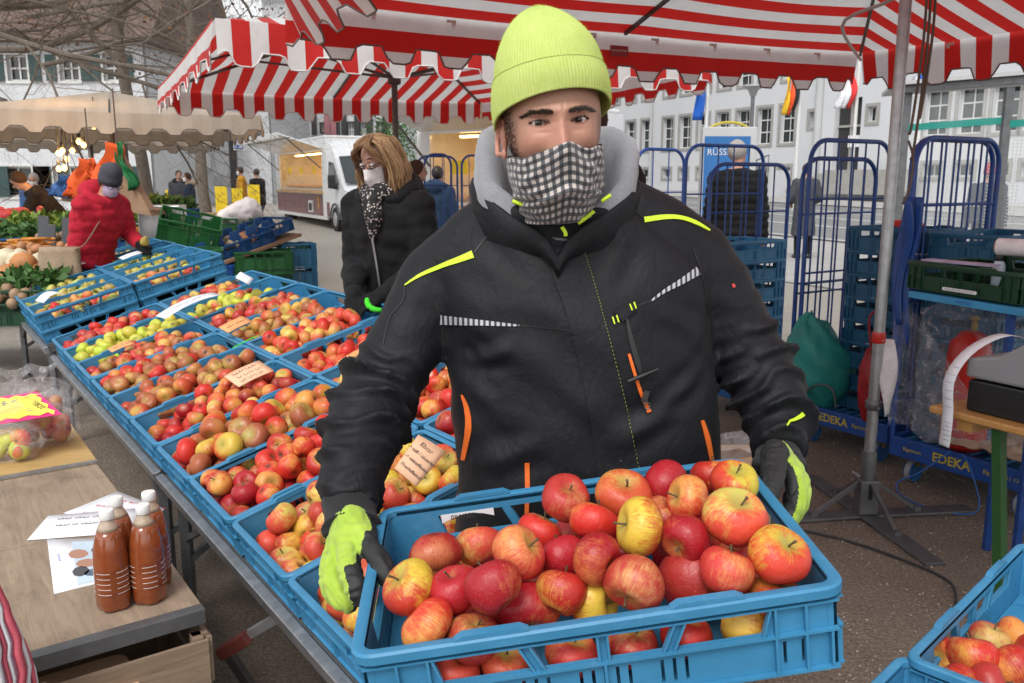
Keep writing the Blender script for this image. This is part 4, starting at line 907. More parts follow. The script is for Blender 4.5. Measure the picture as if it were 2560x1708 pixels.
for sg in (-1, 1):
    ex = 0.0312 * sg; r_ = 0.0123; cy = float(face_y(ex, 0.0)) + r_ + 0.0006
    g = unit((CAMP - Hh([(ex, cy, 0.0005)])[0])); gl = g @ Hm
    a, b, d = frame_of(gl); mb = MB(); nr = 40; uv = []; rings = []
    for i in range(nr):
        w = math.pi * (i / (nr - 1)) * 0.75 + 1e-3; q = np.arange(28) * 2 * math.pi / 28; rr = r_ + (0.0007 * math.exp(-(w / 0.40) ** 2))
        rings.append(V(ex, cy, 0.0005) + rr * (np.outer(np.cos(q) * math.sin(w), a) + np.outer(np.sin(q) * math.sin(w), b) + math.cos(w) * d)); uv += [(w / R(65), 0, 0)] * 28
    mb.rings([Hh(k) for k in rings], True); me = mb.mesh('eyeball'); at = me.attributes.new('uvp', 'FLOAT_VECTOR', 'POINT'); at.data.foreach_set('vector', np.array(uv, np.float32).ravel())
    link('eyeball', me, 'eye', man, 180)
    tt = np.linspace(-1, 1, 25); xs = ex + tt * EYE_H * (1.0); _, up, lo = almond(xs * 1.0, 0 * xs)
    for nm, zz, rad, of in (('eyelid', up, 0.0017, 0.0006), ('eyelid', lo, 0.0012, 0.0006)):
        mb = MB(); y_ = face_y(xs, zz); mb.tube(Hh(np.stack([xs, y_ + of, zz], 1)), rad * (0.55 + 0.45 * (1 - tt ** 2)), 8); me = mb.mesh(nm)
        at = me.attributes.new('tone', 'FLOAT_COLOR', 'POINT'); at.data.foreach_set('color', np.tile(np.array([0.40, 0.19, 0.14, 1], np.float32), len(me.vertices))); link(nm, me, 'skin', man, 180)
    mb = MB(); y_ = face_y(xs, up)
    mb.tube(Hh(np.stack([xs, y_ - 0.0008, up - 0.0009], 1)), 0.00055, 5)
    for k in range(46):
        q = RNG.uniform(-1, 1); x0 = ex + q * EYE_H; _, u0, l0 = almond(np.array([x0]), np.array([0.0])); y0 = float(face_y(x0, u0[0])); L_ = RNG.uniform(0.003, 0.0055)
        mb.tube(Hh([(x0, y0 - 0.0006, u0[0] - 0.0008), (x0 + q * 0.0012, y0 - L_ * 0.7, u0[0] + 0.0001), (x0 + q * 0.002, y0 - L_, u0[0] + L_ * 0.5)]), np.array([0.00022, 0.0002, 0.00005]), 3)
    mb.build('eyelashes', 'hair_dark', man)
    # eyebrow of single hairs
    mb = MB()
    for k in range(420):
        q = RNG.uniform(0, 1); base_x = 0.0105 + q * 0.0425; zc = 0.0132 + 0.0024 * math.sin(min(q * 1.35, 1) * math.pi / 2) - 0.0050 * max(q - 0.68, 0) / 0.32; hh = 0.0034 * (1 - 0.55 * q ** 2) * (0.7 + 0.3 * min(q * 6, 1))
        z0 = zc + RNG.normal() * hh * 0.55; x0 = sg * base_x; L_ = RNG.uniform(0.006, 0.010); an = R(58 - 62 * q) + RNG.normal() * 0.22
        x1, z1 = x0 + sg * L_ * math.cos(an), z0 + L_ * math.sin(an) * 0.6; y0, y1 = float(face_y(x0, z0)), float(face_y(x1, z1)); xm, zm = (x0 + x1) / 2, (z0 + z1) / 2
        mb.tube(Hh([(x0, y0 + 0.0004, z0), (xm, float(face_y(xm, zm)) - 0.0012, zm), (x1, y1 - 0.0008, z1)]), np.array([0.00024, 0.00022, 0.00005]), 3)
    mb.build('eyebrow', 'brow', man)
# ear at the open side, short hair at the temple
mb = MB(); ec = V(-0.0745, 0.012, -0.018)
path = [ec + V(-0.006 - 0.010 * math.sin(q * 0.5), 0.004 + 0.017 * math.sin(q), 0.030 * math.cos(q) * (1 if math.cos(q) > 0 else 0.85)) for q in np.linspace(-0.7, 3.3, 14)]
mb.tube(Hh(path), 0.0048, 8); mb.ball(Hh([ec + V(-0.004, 0.004, 0)])[0], (0.006, 0.015, 0.026), 12, 8, Rm=Hm); mb.ball(Hh([ec + V(-0.006, -0.002, -0.026)])[0], (0.005, 0.008, 0.009), 10, 6, Rm=Hm)
me = fuse(mb, 0.0017, 4, 'ear'); at = me.attributes.new('tone', 'FLOAT_COLOR', 'POINT'); at.data.foreach_set('color', np.tile(np.array([0.58, 0.27, 0.20, 1], np.float32), len(me.vertices))); link('ear', me, 'skin', man, 180)
mb = MB()
for k in range(700):
    z0 = RNG.uniform(-0.062, 0.035); y0 = -0.028 + RNG.normal() * 0.012 + (0.004 if z0 < -0.03 else 0); xx = 0.077 * math.sqrt(max(1 - (y0 / 0.094) ** 2 - ((z0 - 0.008) / 0.125) ** 2, 0.05)) * (1 - 0.22 * float(smooth01(np.array(-z0), 0.03, 0.11)))
    for sg in (-1,):
        p0 = V(sg * xx, y0, z0); mb.tube(Hh([p0, p0 + V(sg * 0.0007, 0.001, -0.0018), p0 + V(sg * 0.0008, 0.002, -0.0036)]), np.array([0.00022, 0.0002, 0.00006]), 3)
mb.build('sideburn', 'hair_dark', man)

# --- beanie (cuff folded up)
def beanie_ring(zf, k, rr=1.0):
    th = np.arange(96) * 2 * math.pi / 96
    return th
def make_beanie():
    nt = 120; th = math.pi + np.arange(nt) * 2 * math.pi / nt      # 0 = front, seam at the back
    edge = 0.046 - 0.060 * (1 - np.cos(th)) * 0.62 + 0.006 * np.sin(th)
    def ring(t, add):
        """t 0..1 from edge to the tip"""
        s_ = math.sin(min(t, 1) * math.pi / 2); shrink = (1 - t ** 2.9) ** 0.63 if t < 1 else 0.0
        rx_, ry_ = (0.0905 + add) * shrink, (0.110 + add) * shrink
        ztip = 0.178; z = edge * (1 - t) + ztip * t + 0.012 * math.sin(t * math.pi) * 0
        nz = 1 + 0.022 * np.sin(3 * th + 5 * t + 0.7) * t + 0.009 * np.sin(7 * th + 3) + 0.012 * np.sin(2 * th + 9 * t) * math.sin(t * 3)
        return np.stack([rx_ * np.sin(th) * nz - 0.010 * t ** 2, -ry_ * np.cos(th) * nz + 0.004 + 0.004 * t, z], 1)
    def shell(name, ts, adds, uvs):
        mb = MB(); rs = [Hh(ring(t, a)) for t, a in zip(ts, adds)]; mb.rings(rs, False); me = mb.mesh(name)
        uv = np.concatenate([np.stack([th / (2 * math.pi) * 110, np.full(nt, u), np.zeros(nt)], 1) for u in uvs]); at = me.attributes.new('uvp', 'FLOAT_VECTOR', 'POINT'); at.data.foreach_set('vector', uv.astype(np.float32).ravel())
        return link(name, me, 'beanie', man, 180), rs
    ts = np.concatenate([np.linspace(0.0, 0.34, 12), np.linspace(0.36, 0.998, 46)]); b, rs = shell('beanie', ts, np.full(len(ts), 0.001), ts * 90)
    tc = np.concatenate([np.linspace(0.02, 0.0, 3), np.linspace(0.0, 0.36, 22), np.linspace(0.36, 0.345, 4)]); ac = np.concatenate([[0.0, 0.0012, 0.003], 0.0042 + 0.0022 * np.sin(np.linspace(0, math.pi, 22)), [0.0048, 0.0035, 0.002, 0.001]])
    b2, rs2 = shell('beanie_cuff', tc, ac, tc * 90)
    mb = MB(); allv = [(r_[k], r_) for r_ in rs + rs2[3:24] for k in range(nt)]
    ctr = HO + Hm @ V(0, 0, 0.06)
    for k in range(14000):
        r_ = (rs[6:] + rs2[3:24])[int(RNG.integers(0, len(rs) - 6 + 21))]; j = int(RNG.integers(0, nt)); f_ = RNG.random(); p = r_[j] * (1 - f_) + r_[(j + 1) % nt] * f_
        n_ = unit(p - ctr + RNG.normal(size=3) * 0.06); L_ = RNG.uniform(0.001, 0.0042); mb.add([p, p + unit(RNG.normal(size=3)) * 0.00022, p + n_ * L_], [(0, 1, 2)])
    mb.build('wool_fuzz', 'beanie_fuzz', man)
make_beanie()

# --- checked neck tube pulled over the nose
def make_gaiter():
    nt, nr = 110, 46; th = np.linspace(-math.pi, math.pi, nt, endpoint=False); rs = []; uv = []
    for i in range(nr):
        v = i / (nr - 1)
        zt = -0.0455 + 0.015 * np.exp(-(th / 0.38) ** 2) + 0.004 * np.sin(th) + 0.0015 * np.sin(th * 9); zb = -0.158
        z = zt * (1 - v) + zb * v
        kx = np.interp(v, [0, .3, .6, .85, 1], [0.0775, 0.0785, 0.0715, 0.060, 0.054]); ky = np.interp(v, [0, .3, .6, .85, 1], [0.0935, 0.098, 0.099, 0.082, 0.070])
        x = kx * np.sin(th); y = -ky * np.cos(th)
        nose = np.interp(v, [0, .12, .26, .5], [0.024, 0.027, 0.018, 0.004]) * np.exp(-(th / (0.24 + 0.25 * v)) ** 2)
        chin = 0.010 * np.exp(-((v - 0.60) / 0.13) ** 2) * np.exp(-(th / 0.5) ** 2)
        fold = (0.0026 * np.sin(th * 5 + v * 17 + 2 * np.sin(v * 9)) * np.sin(v * math.pi) + 0.0032 * np.sin(v * 42 + 3 * np.sin(th * 2.2 + 1)) * smooth01(np.array(v), 0.35, 0.7) * (0.4 + 0.6 * np.abs(np.sin(th * 1.6))) + 0.0022 * np.sin(v * 26 - np.abs(th) * 9) * np.exp(-((np.abs(th) - 0.75) / 0.4) ** 2))
        rr = 1 + fold / 0.09 * 1.15
        yo = np.interp(v, [0, 0.6, 1], [0.0, 0.004, 0.022])
        rs.append(Hh(np.stack([x * rr, y * rr - nose - chin + yo, z], 1))); uv.append(np.stack([th * 0.0935 / 0.0155 + 0.25 + 0.5 * v * np.sin(th), v * 9.6 + 0.25 * np.sin(th * 2) + 0.35 * np.exp(-(th / 0.3) ** 2), np.zeros(nt)], 1))
    mb = MB(); mb.rings(rs, False); me = mb.mesh('neck_tube'); at = me.attributes.new('uvp', 'FLOAT_VECTOR', 'POINT'); at.data.foreach_set('vector', np.concatenate(uv).astype(np.float32).ravel())
    o = link('neck_tube', me, 'plaid', man, 180); s_ = o.modifiers.new('t', 'SOLIDIFY'); s_.thickness = 0.0016; s_.offset = 1
make_gaiter()

# --- jacket
def ring(cx, hw, y, Yc, dep, n=40, sq=2.5, fwd=0.0):
    c = P(cx, y, Yc); w = disp_len(hw, Yc * _c - (c[2] - CH) * _s); a = np.arange(n) * 2 * math.pi / n
    ca, sa = np.cos(a), np.sin(a); e = 2 / sq
    return np.stack([c[0] + w * np.sign(ca) * np.abs(ca) ** e, c[1] + dep * np.sign(sa) * np.abs(sa) ** e, np.full(n, c[2])], 1)
def make_jacket():
    mb = MB()
    TR = [(1345, 305, 1330, 1.535, .135), (1348, 302, 1230, 1.535, .140), (1352, 298, 1100, 1.54, .145), (1345, 302, 980, 1.545, .150), (1332, 305, 860, 1.55, .152), (1322, 306, 760, 1.55, .150), (1312, 310, 680, 1.55, .142), (1302, 312, 610, 1.55, .125), (1295, 268, 560, 1.545, .108), (1288, 212, 512, 1.535, .098), (1280, 165, 468, 1.525, .09)]
    mb.rings([ring(*q) for q in TR], True)
    def arm(pts, n=26):
        q = spline([(*P(x, y, Y), r) for x, y, Y, r in pts], n); mb.tube(q[:, :3], q[:, 3], 20); mb.ball(q[0, :3], q[0, 3], 16, 10); return q
    LA = [(1010, 640, 1.555, .073), (962, 735, 1.535, .070), (893, 862, 1.50, .070), (848, 935, 1.455, .069), (822, 1015, 1.39, .062), (806, 1100, 1.325, .054), (803, 1165, 1.282, .046)]
    RA = [(1592, 598, 1.57, .073), (1660, 710, 1.57, .071), (1722, 825, 1.555, .070), (1765, 905, 1.525, .067), (1782, 965, 1.495, .060), (1786, 1015, 1.465, .053), (1787, 1042, 1.447, .047)]
    la, ra = arm(LA), arm(RA)
    for a, b, r0, r1 in (((1180, 520, 1.54), (1010, 640, 1.555), .075, .072), ((1420, 500, 1.55), (1592, 598, 1.57), .075, .072)):
        s_, e_ = P(*a), P(*b); mb.tube([s_, (s_ + e_) / 2 + V(0, 0, 0.008), e_], np.array([r0, (r0 + r1) / 2, r1]), 18)
    me = fuse(mb, 0.0060, 7, 'jacket'); v = get_v(me); n = get_n(me); d = np.zeros(len(v))
    for q, sd in ((la, 1.0), (ra, 5.0)):
        qq = np.stack([np.interp(np.linspace(0, 25, 160), np.arange(26), q[:, i]) for i in range(4)], 1); q = qq; c = q[:, :3]; D_ = np.linalg.norm(v[:, None] - c[None], axis=2); j = D_.argmin(1); seg = np.linalg.norm(np.diff(c, axis=0), axis=1); cum = np.concatenate([[0], np.cumsum(seg)])
        s_ = cum[j] + np.einsum('ij,ij->i', v - c[j], np.gradient(c, axis=0)[j] / np.linalg.norm(np.gradient(c, axis=0)[j], axis=1, keepdims=True)); near = 1 - smooth01(D_.min(1) - q[j, 3], 0.010, 0.03)
        tot = cum[-1]; ang = np.arctan2(v[:, 2] - c[j][:, 2], v[:, 0] - c[j][:, 0]); w_ = s_ + 0.018 * np.sin(ang * 2 + sd) + 0.016 * n3(v, 9, sd)
        env = smooth01(s_ / tot, 0.18, 0.5) * near; fold = (1 - np.abs(np.sin(w_ * math.pi / 0.056))) ** 2.6 * (0.55 + 0.9 * n3(v, 14, sd + 3)); fold2 = np.sin(w_ * 2 * math.pi / 0.033 + 4 * n3(v, 8, sd)) * 0.3
        el = np.exp(-((s_ / tot - 0.62) / 0.2) ** 2) + 0.75 * np.exp(-((s_ / tot - 0.96) / 0.12) ** 2)
        d += env * (0.036 * fold + 0.006 * fold2) * (0.5 + 0.8 * el) - env * 0.003
        d += near * smooth01(s_ / tot, 0.0, 0.15) * (1 - smooth01(s_ / tot, 0.25, 0.5)) * 0.006 * n3(v * V(1, 1, 2.2), 11, sd)
    tor = smooth01(-np.abs(v[:, 0] - 0.03), -0.26, -0.16)
    d += tor * (0.0075 * n3(v * V(1, 1, 0.45), 9, 2) + 0.0045 * n3(v * V(1.0, 1, 1.0) + np.outer(v[:, 2], V(0.8, 0, 0)), 16, 4))
    diag = np.sin((v[:, 0] * 0.75 + v[:, 2]) * 2 * math.pi / 0.12 + 3 * n3(v, 5, 8)); d += tor * smooth01(v[:, 2], 1.02, 1.14) * (1 - smooth01(v[:, 2], 1.26, 1.36)) * 0.0022 * diag
    for (px, py, qx, qy, am, wd) in ((1018, 855, 1230, 790, .007, .016), (1020, 870, 1160, 960, .006, .018), (1625, 860, 1500, 960, .006, .016), (1622, 780, 1500, 700, .004, .02), (1030, 780, 1150, 850, .005, .014), (1400, 1010, 1600, 930, .005, .02), (1090, 1080, 1300, 1000, .005, .022), (1150, 560, 1260, 640, .004, .02), (1440, 560, 1380, 680, .004, .018)):
        a_, b_ = P(px, py, 1.41), P(qx, qy, 1.39); ab = b_ - a_; tt = np.clip(((v - a_) @ ab) / (ab @ ab), 0, 1); ds = np.linalg.norm((v - a_ - tt[:, None] * ab) * V(1, .4, 1), axis=1) + .006 * n3(v, 20, px); d += (v[:, 1] < 1.5) * am * 1.7 * (np.exp(-(ds / wd) ** 2) - .8 * np.exp(-((ds - wd * 1.3) / wd) ** 2)) * np.sin(np.clip(tt * 1.1 + .15, 0, 1) * math.pi) ** .7
    ed = np.array([e.vertices[:] for e in me.edges]); dg_ = np.bincount(ed.ravel(), minlength=len(v)) + 1.0
    for _ in range(1): acc = d.copy(); np.add.at(acc, ed[:, 0], d[ed[:, 1]]); np.add.at(acc, ed[:, 1], d[ed[:, 0]]); d = acc / dg_
    set_v(me, v + n * d[:, None]); return me, la, ra
jm, LAQ, RAQ = make_jacket(); jacket = link('jacket', jm, 'jacket', man, 180)
_jb = BVHTree.FromPolygons([tuple(q) for q in get_v(jm)], [tuple(p.vertices) for p in jm.polygons])
def onj(x, y):
    r = unit(_ray(x, y)); h = _jb.ray_cast(Vector(CAMP), Vector(r)); return (np.array(h[0]), np.array(h[1])) if h[0] is not None else None
def ribbon(name, pts, widths, mat, lift=0.0016, th=0.0016, n=None, taper=None, parent=None):
    """flat trim laid on the jacket along a line read off the photograph"""
    n = n or max(6, int(sum(math.dist(pts[i], pts[i + 1]) for i in range(len(pts) - 1)) / 9)); c = spline(pts, n); w = np.interp(np.linspace(0, 1, n), np.linspace(0, 1, len(widths)), widths)
    T = np.gradient(c, axis=0); T /= np.linalg.norm(T, axis=1, keepdims=True); N2 = np.stack([-T[:, 1], T[:, 0]], 1); G = []
    for k in range(n):
        row = []
        for e in (-0.5, 0.0, 0.5):
            h = onj(*(c[k] + N2[k] * w[k] * e))
            if h is None: row = None; break
            nn = h[1] if h[1] @ (CAMP - h[0]) > 0 else -h[1]; row.append(h[0] + nn * lift)
        if row: G.append(row)
    if len(G) < 2: return None
    mb = MB(); mb.sheet(np.array(G), th); return mb.build(name, mat, parent or man, 60)
ribbon('shoulder_piping', [(930, 655), (965, 632), (1010, 612), (1050, 598), (1086, 584)], [2, 7, 10, 13, 17], 'neon_trim')
ribbon('shoulder_piping', [(1478, 505), (1520, 499), (1560, 500), (1596, 512), (1628, 530)], [13, 11, 9, 8, 3], 'neon_trim')
ribbon('reflective_strip', [(1010, 734), (1080, 739), (1150, 744), (1192, 747)], [21, 15, 8, 3], 'reflective')
ribbon('reflective_strip', [(1601, 622), (1560, 648), (1525, 668), (1492, 692)], [19, 13, 8, 3], 'reflective')
for pts in ([(1192, 747), (1250, 752), (1312, 760)], [(1152, 492), (1128, 530), (1100, 565), (1086, 584)], [(1492, 692), (1460, 702), (1435, 710)], [(1438, 442), (1455, 480), (1478, 505)], [(998, 690), (1014, 745), (1018, 800), (1012, 850)], [(1590, 570), (1612, 640), (1626, 730), (1628, 850)], [(930, 655), (925, 690), (895, 730), (880, 790)]):
    ribbon('seam', pts, [2.4], 'black_plastic', 0.0010, 0.0010)
def strip_between(name, L_, R_, mat, lift, th, n=34, m=7):
    a, b = spline(L_, n), spline(R_, n); G = []
    for k in range(n):
        row = []
        for u in np.linspace(0, 1, m):
            h = onj(*(a[k] * (1 - u) + b[k] * u))
            if h is None: row = None; break
            nn = h[1] if h[1] @ (CAMP - h[0]) > 0 else -h[1]; row.append(h[0] + nn * lift)
        if row: G.append(row)
    mb = MB(); mb.sheet(np.array(G), th); return mb.build(name, mat, man, 60)
PL = [(1250, 545), (1258, 600), (1285, 680), (1312, 760), (1338, 880), (1358, 990), (1374, 1110)]; PR = [(1330, 530), (1345, 590), (1372, 680), (1396, 770), (1425, 880), (1448, 990), (1470, 1100)]
strip_between('front_placket', PL, PR, 'jacket', 0.0022, 0.004)
cst = spline(PR, 150)
mb = MB()
for k in range(0, 149, 2):
    h = onj(*cst[k]); h2 = onj(*cst[k + 1])
    if h and h2: mb.bar(h[0] + h[1] * 0.0043, h2[0] + h2[1] * 0.0043, 0.0008)
mb.build('contrast_stitching', 'stitch', man)
ribbon('pocket_opening', [(1436, 722), (1448, 780), (1462, 830), (1473, 868)], [4, 11, 12, 5], 'black_plastic', 0.002)
ribbon('pocket_zip', [(1442, 812), (1455, 855), (1470, 900), (1490, 947)], [6, 7, 8, 10], 'orange_zip', 0.0032)
ribbon('side_zip', [(1061, 906), (1073, 940), (1076, 985), (1064, 1056)], [3, 11, 14, 9], 'orange_zip', 0.002); ribbon('side_zip', [(1210, 1062), (1211, 1110), (1209, 1185)], [11, 11, 9], 'orange_zip', 0.002); ribbon('side_zip', [(1610, 965), (1622, 1005), (1632, 1056)], [7, 11, 8], 'orange_zip', 0.002)
ribbon('pocket_tab', [(1418, 728), (1436, 712), (1452, 700)], [30, 30, 26], 'jacket', 0.0042, 0.003)
for a, b in (((1404, 728), (1409, 744)), ((1413, 724), (1418, 740)), ((1444, 698), (1449, 712)), ((1453, 694), (1458, 708))): ribbon('tab_stitch', [a, b], [3.2], 'neon_trim', 0.0068, 0.001, 4)
h = onj(1478, 905)
if h:
    mb = MB(); c = h[0] + h[1] * 0.008; mb.box(c, (0.010, 0.004, 0.020), ry(R(14))); mb.tube([c + V(0.003 + 0.005 * math.cos(q), -0.001, -0.016 + 0.006 * math.sin(q)) for q in np.linspace(0, 6.28, 13)], 0.0012, 6); mb.build('zip_puller', 'dark_metal', man, 40)
pen = thing('pen', 'black pen clipped across the open chest pocket zip', 'pen', h[0] if h else (0, 0, 0)); mb = MB(); a_, b_ = onj(1438, 872), onj(1503, 846)
mb.tube([a_[0] + a_[1] * 0.011, (a_[0] + b_[0]) / 2 + a_[1] * 0.012, b_[0] + b_[1] * 0.011], np.array([0.003, 0.0042, 0.0025]), 10); mb.build('barrel', 'black_plastic', pen, 50); mb = MB(); mb.bar(a_[0] + a_[1] * 0.0155, (a_[0] * .6 + b_[0] * .4) + a_[1] * 0.0165, 0.003, 0.001); mb.build('clip', 'black_plastic', pen)
ribbon('sleeve_flash', [(713, 1128), (730, 1142), (756, 1152)], [4, 9, 3], 'neon_trim', 0.003); ribbon('sleeve_flash', [(1806, 974), (1826, 962), (1844, 948)], [2, 8, 10], 'neon_trim', 0.003)
ribbon('sleeve_badge', [(1680, 652), (1684, 660)], [6], 'ink_red', 0.002, n=4)
# collar of the jacket, and the grey hood inside it
def collar(name, mat, prof, vox=None, seed=1.0, amp=0.006):
    """prof(theta) -> list of (radius_x, radius_y, display y) from inside bottom over the lip to outside bottom; theta 0 = front"""
    nt = 90; th = np.arange(nt) * 2 * math.pi / nt; secs = [prof(t_) for t_ in th]; m = len(secs[0]); G = np.zeros((m, nt, 3)); cx, cy = P(1276, 450, 1.50)[0], 1.505
    for k, t_ in enumerate(th):
        for i, (a, b, yy, xo) in enumerate(secs[k]): z = P(1276, yy, 1.5)[2]; G[i, k] = (cx + xo + a * math.sin(t_), cy - b * math.cos(t_), z)
    f = G.reshape(-1, 3); ctr = V(cx, cy, 0); dirn = f - ctr; dirn[:, 2] = 0; dirn /= np.linalg.norm(dirn, axis=1, keepdims=True); nn = n3(f, 16, seed) * amp + n3(f, 34, seed + 4) * amp * 0.55
    f = f + dirn * nn[:, None] + np.stack([0 * nn, 0 * nn, n3(f, 12, seed + 9) * amp], 1); mb = MB(); mb.rings(list(f.reshape(m, nt, 3)), False); return mb.build(name, mat, man, 180)
def _mix(t_, f0, s0, b0): c = math.cos(t_); return s0 + (f0 - s0) * max(c, 0) ** 1.5 + (b0 - s0) * max(-c, 0) ** 1.5
def p_grey(t_):
    c = abs(t_ if t_ < math.pi else 2 * math.pi - t_); top = np.interp(c, [0, .5, 0.9, 1.25, 1.6, 2.2, 3.2], [600, 512, 455, 415, 318, 285, 280]); ra = np.interp(c, [0, .6, 1.2, 1.7, 3.2], [0.040, 0.086, 0.122, 0.132, 0.140]); rb = np.interp(c, [0, .8, 1.6, 3.2], [0.040, 0.084, 0.112, 0.150])
    return [(0.070, 0.075, 540, 0), (ra * .78, rb * .80, top + 30, 0), (ra * .88, rb * .9, top + 3, 0), (ra * .95, rb * .96, top - 4, 0), (ra * 1.03, rb * 1.03, top + 2, 0), (ra * 1.10, rb * 1.08, top + 45, 0), (ra * 1.0, rb * 0.98, top + 80, 0), (ra * 0.6, rb * .6, 560, 0)]
def p_dark(t_):
    c = abs(t_ if t_ < math.pi else 2 * math.pi - t_); top = np.interp(c, [0, .16, .4, .8, 1.2, 1.6, 2.2, 3.2], [582, 548, 522, 492, 450, 410, 392, 392]); ra = np.interp(c, [0, .6, 1.2, 1.7, 3.2], [0.080, 0.100, 0.132, 0.145, 0.15]); rb = np.interp(c, [0, .8, 1.6, 3.2], [0.086, 0.098, 0.12, 0.165])
    return [(0.08, 0.08, 560, 0), (ra * .88, rb * .90, top + 18, 0), (ra * .93, rb * .95, top + 1, 0), (ra * .97, rb * .98, top - 3, 0), (ra * 1.01, rb * 1.01, top + 3, 0), (ra * 1.03, rb * 1.03, top + 22, 0), (ra * 1.0, rb * 1.02, max(top + 45, 545), 0), (ra * 0.8, rb * 0.85, 585, 0)]
collar('grey_hood', 'grey_fleece', p_grey, seed=3.0, amp=0.007); collar('jacket_collar', 'jacket', p_dark, seed=7.0, amp=0.0045)
for pts in ([(1176, 461), (1200, 470), (1228, 478)], [(1325, 512), (1345, 498), (1362, 484)], [(1378, 462), (1400, 448)], [(1288, 520), (1296, 532), (1297, 541)]):
    q = np.array([P(x, y, 1.405) + V(0, -0.012, 0) for x, y in pts]); mb = MB(); mb.tube(spline(q, 8), 0.0032, 8); mb.build('collar_piping', 'neon_trim', man, 180)
# rib cuffs
for q, end in ((LAQ, P(807, 1212, 1.252)), (RAQ, P(1788, 1068, 1.425))):
    a = q[-1, :3]; d = unit(end - a); st = a - d * 0.012; L_ = np.linalg.norm(end - st); xx, yy, dd = frame_of(d); rs = []
    for i in range(10):
        u = i / 9; an = np.arange(96) * 2 * math.pi / 96; r_ = (0.0435 - 0.004 * math.sin(u * math.pi) + (0.003 if i == 9 else 0)) * (1 + 0.022 * np.cos(an * 48 / 1.0)); rs.append(st + d * L_ * u + np.outer(r_ * np.cos(an), xx) + np.outer(r_ * 0.95 * np.sin(an), yy))
    mb = MB(); mb.rings(rs, True); mb.build('rib_cuff', 'rib_knit', man, 180)
# --- gloves
def glove(name, wrist, chains, palm_r, neon_rule):
    mb = MB(); w = P(*wrist[:3]); wr = wrist[3]
    for ch in chains:
        pts = np.array([P(x, y, Y) for x, y, Y, r in ch]); rr = np.array([r for *_, r in ch]); n = 4 * len(ch); c = spline(np.concatenate([pts, rr[:, None]], 1), n)
        mb.tube(c[:, :3], c[:, 3], 14); mb.ball(c[-1, :3], c[-1, 3], 12, 8); mb.ball(c[0, :3], c[0, 3], 12, 8)
        mb.tube([w, (w * 0.45 + pts[0] * 0.55), pts[0]], np.array([wr, palm_r, rr[0] * 1.08]), 14)
    mb.ball(w, wr, 14, 10)
    me = fuse(mb, 0.0019, 4, name); v = get_v(me); n = get_n(me); set_v(me, v + n * (0.0016 * n3(v, 45, 2) + 0.0011 * np.sin(n3(v, 25, 5) * 14))[:, None])
    o = link(name, me, ['glove_neon', 'glove_dark'], man, 180); fv = np.array([1.0 if neon_rule(a_, b_) else 0.0 for a_, b_ in zip(v, n)])
    ed = np.array([e.vertices[:] for e in me.edges]); dg_ = np.bincount(ed.ravel(), minlength=len(v)) + 1.0
    for _ in range(16): acc = fv.copy(); np.add.at(acc, ed[:, 0], fv[ed[:, 1]]); np.add.at(acc, ed[:, 1], fv[ed[:, 0]]); fv = acc / dg_
    idx = [0 if np.mean(fv[list(p.vertices)]) > 0.5 else 1 for p in me.polygons]
    me.polygons.foreach_set('material_index', idx); me.update(); return o
LG = dict(thumb=[(842, 1250, 1.185, .0165), (866, 1278, 1.155, .0165), (880, 1302, 1.135, .0160), (889, 1326, 1.125, .0145)], index=[(800, 1268, 1.180, .0175), (803, 1310, 1.140, .0170), (815, 1345, 1.118, .0168), (824, 1368, 1.115, .0150)],
          middle=[(778, 1275, 1.195, .0180), (765, 1330, 1.165, .0172), (782, 1372, 1.140, .0165), (802, 1386, 1.140, .0140)], ring=[(770, 1270, 1.215, .0175), (757, 1320, 1.200, .0170), (768, 1362, 1.180, .0160), (790, 1378, 1.175, .0130)], little=[(775, 1258, 1.235, .0160), (762, 1300, 1.228, .0150), (770, 1335, 1.215, .0140), (786, 1350, 1.21, .0120)])
def near_chain(c, ch): return min(np.linalg.norm(c - P(x, y, Y)) - r for x, y, Y, r in [tuple(k) for k in spline(ch, 12)])
def rule_l(c, n):
    if near_chain(c, LG['thumb']) < 0.0045 and c[0] > P(842, 1250, 1.185)[0] - 0.004: return False
    if near_chain(c, LG['index']) < 0.0032 and c[2] < P(800, 1262, 1.18)[2] and n @ V(-0.8, -0.2, 0.1) < 0.55: return False
    return n @ unit(V(-0.75, -0.45, 0.45)) > -0.12
glove('glove', (808, 1205, 1.243, .032), list(LG.values()), 0.026, rule_l)
RG = dict(thumb=[(1778, 1036, 1.375, .0205), (1774, 1082, 1.310, .0195), (1766, 1126, 1.255, .0170), (1744, 1153, 1.240, .0140)], index=[(1802, 1068, 1.385, .0185), (1826, 1108, 1.345, .0175), (1828, 1152, 1.320, .0165), (1812, 1184, 1.312, .0140)],
          middle=[(1806, 1062, 1.400, .0185), (1834, 1105, 1.372, .0172), (1834, 1155, 1.348, .0160), (1816, 1190, 1.335, .0140)], ring=[(1806, 1056, 1.415, .0175), (1832, 1098, 1.398, .0165), (1832, 1142, 1.378, .0155), (1815, 1172, 1.365, .0130)], little=[(1802, 1052, 1.428, .0160), (1824, 1085, 1.420, .0150), (1824, 1120, 1.405, .0140), (1810, 1148, 1.395, .0120)])
def rule_r(c, n):
    if near_chain(c, RG['thumb']) < 0.0050: return False
    return n @ unit(V(0.95, -0.2, 0.1)) > 0.1
glove('glove', (1788, 1058, 1.432, .031), list(RG.values()), 0.026, rule_r)
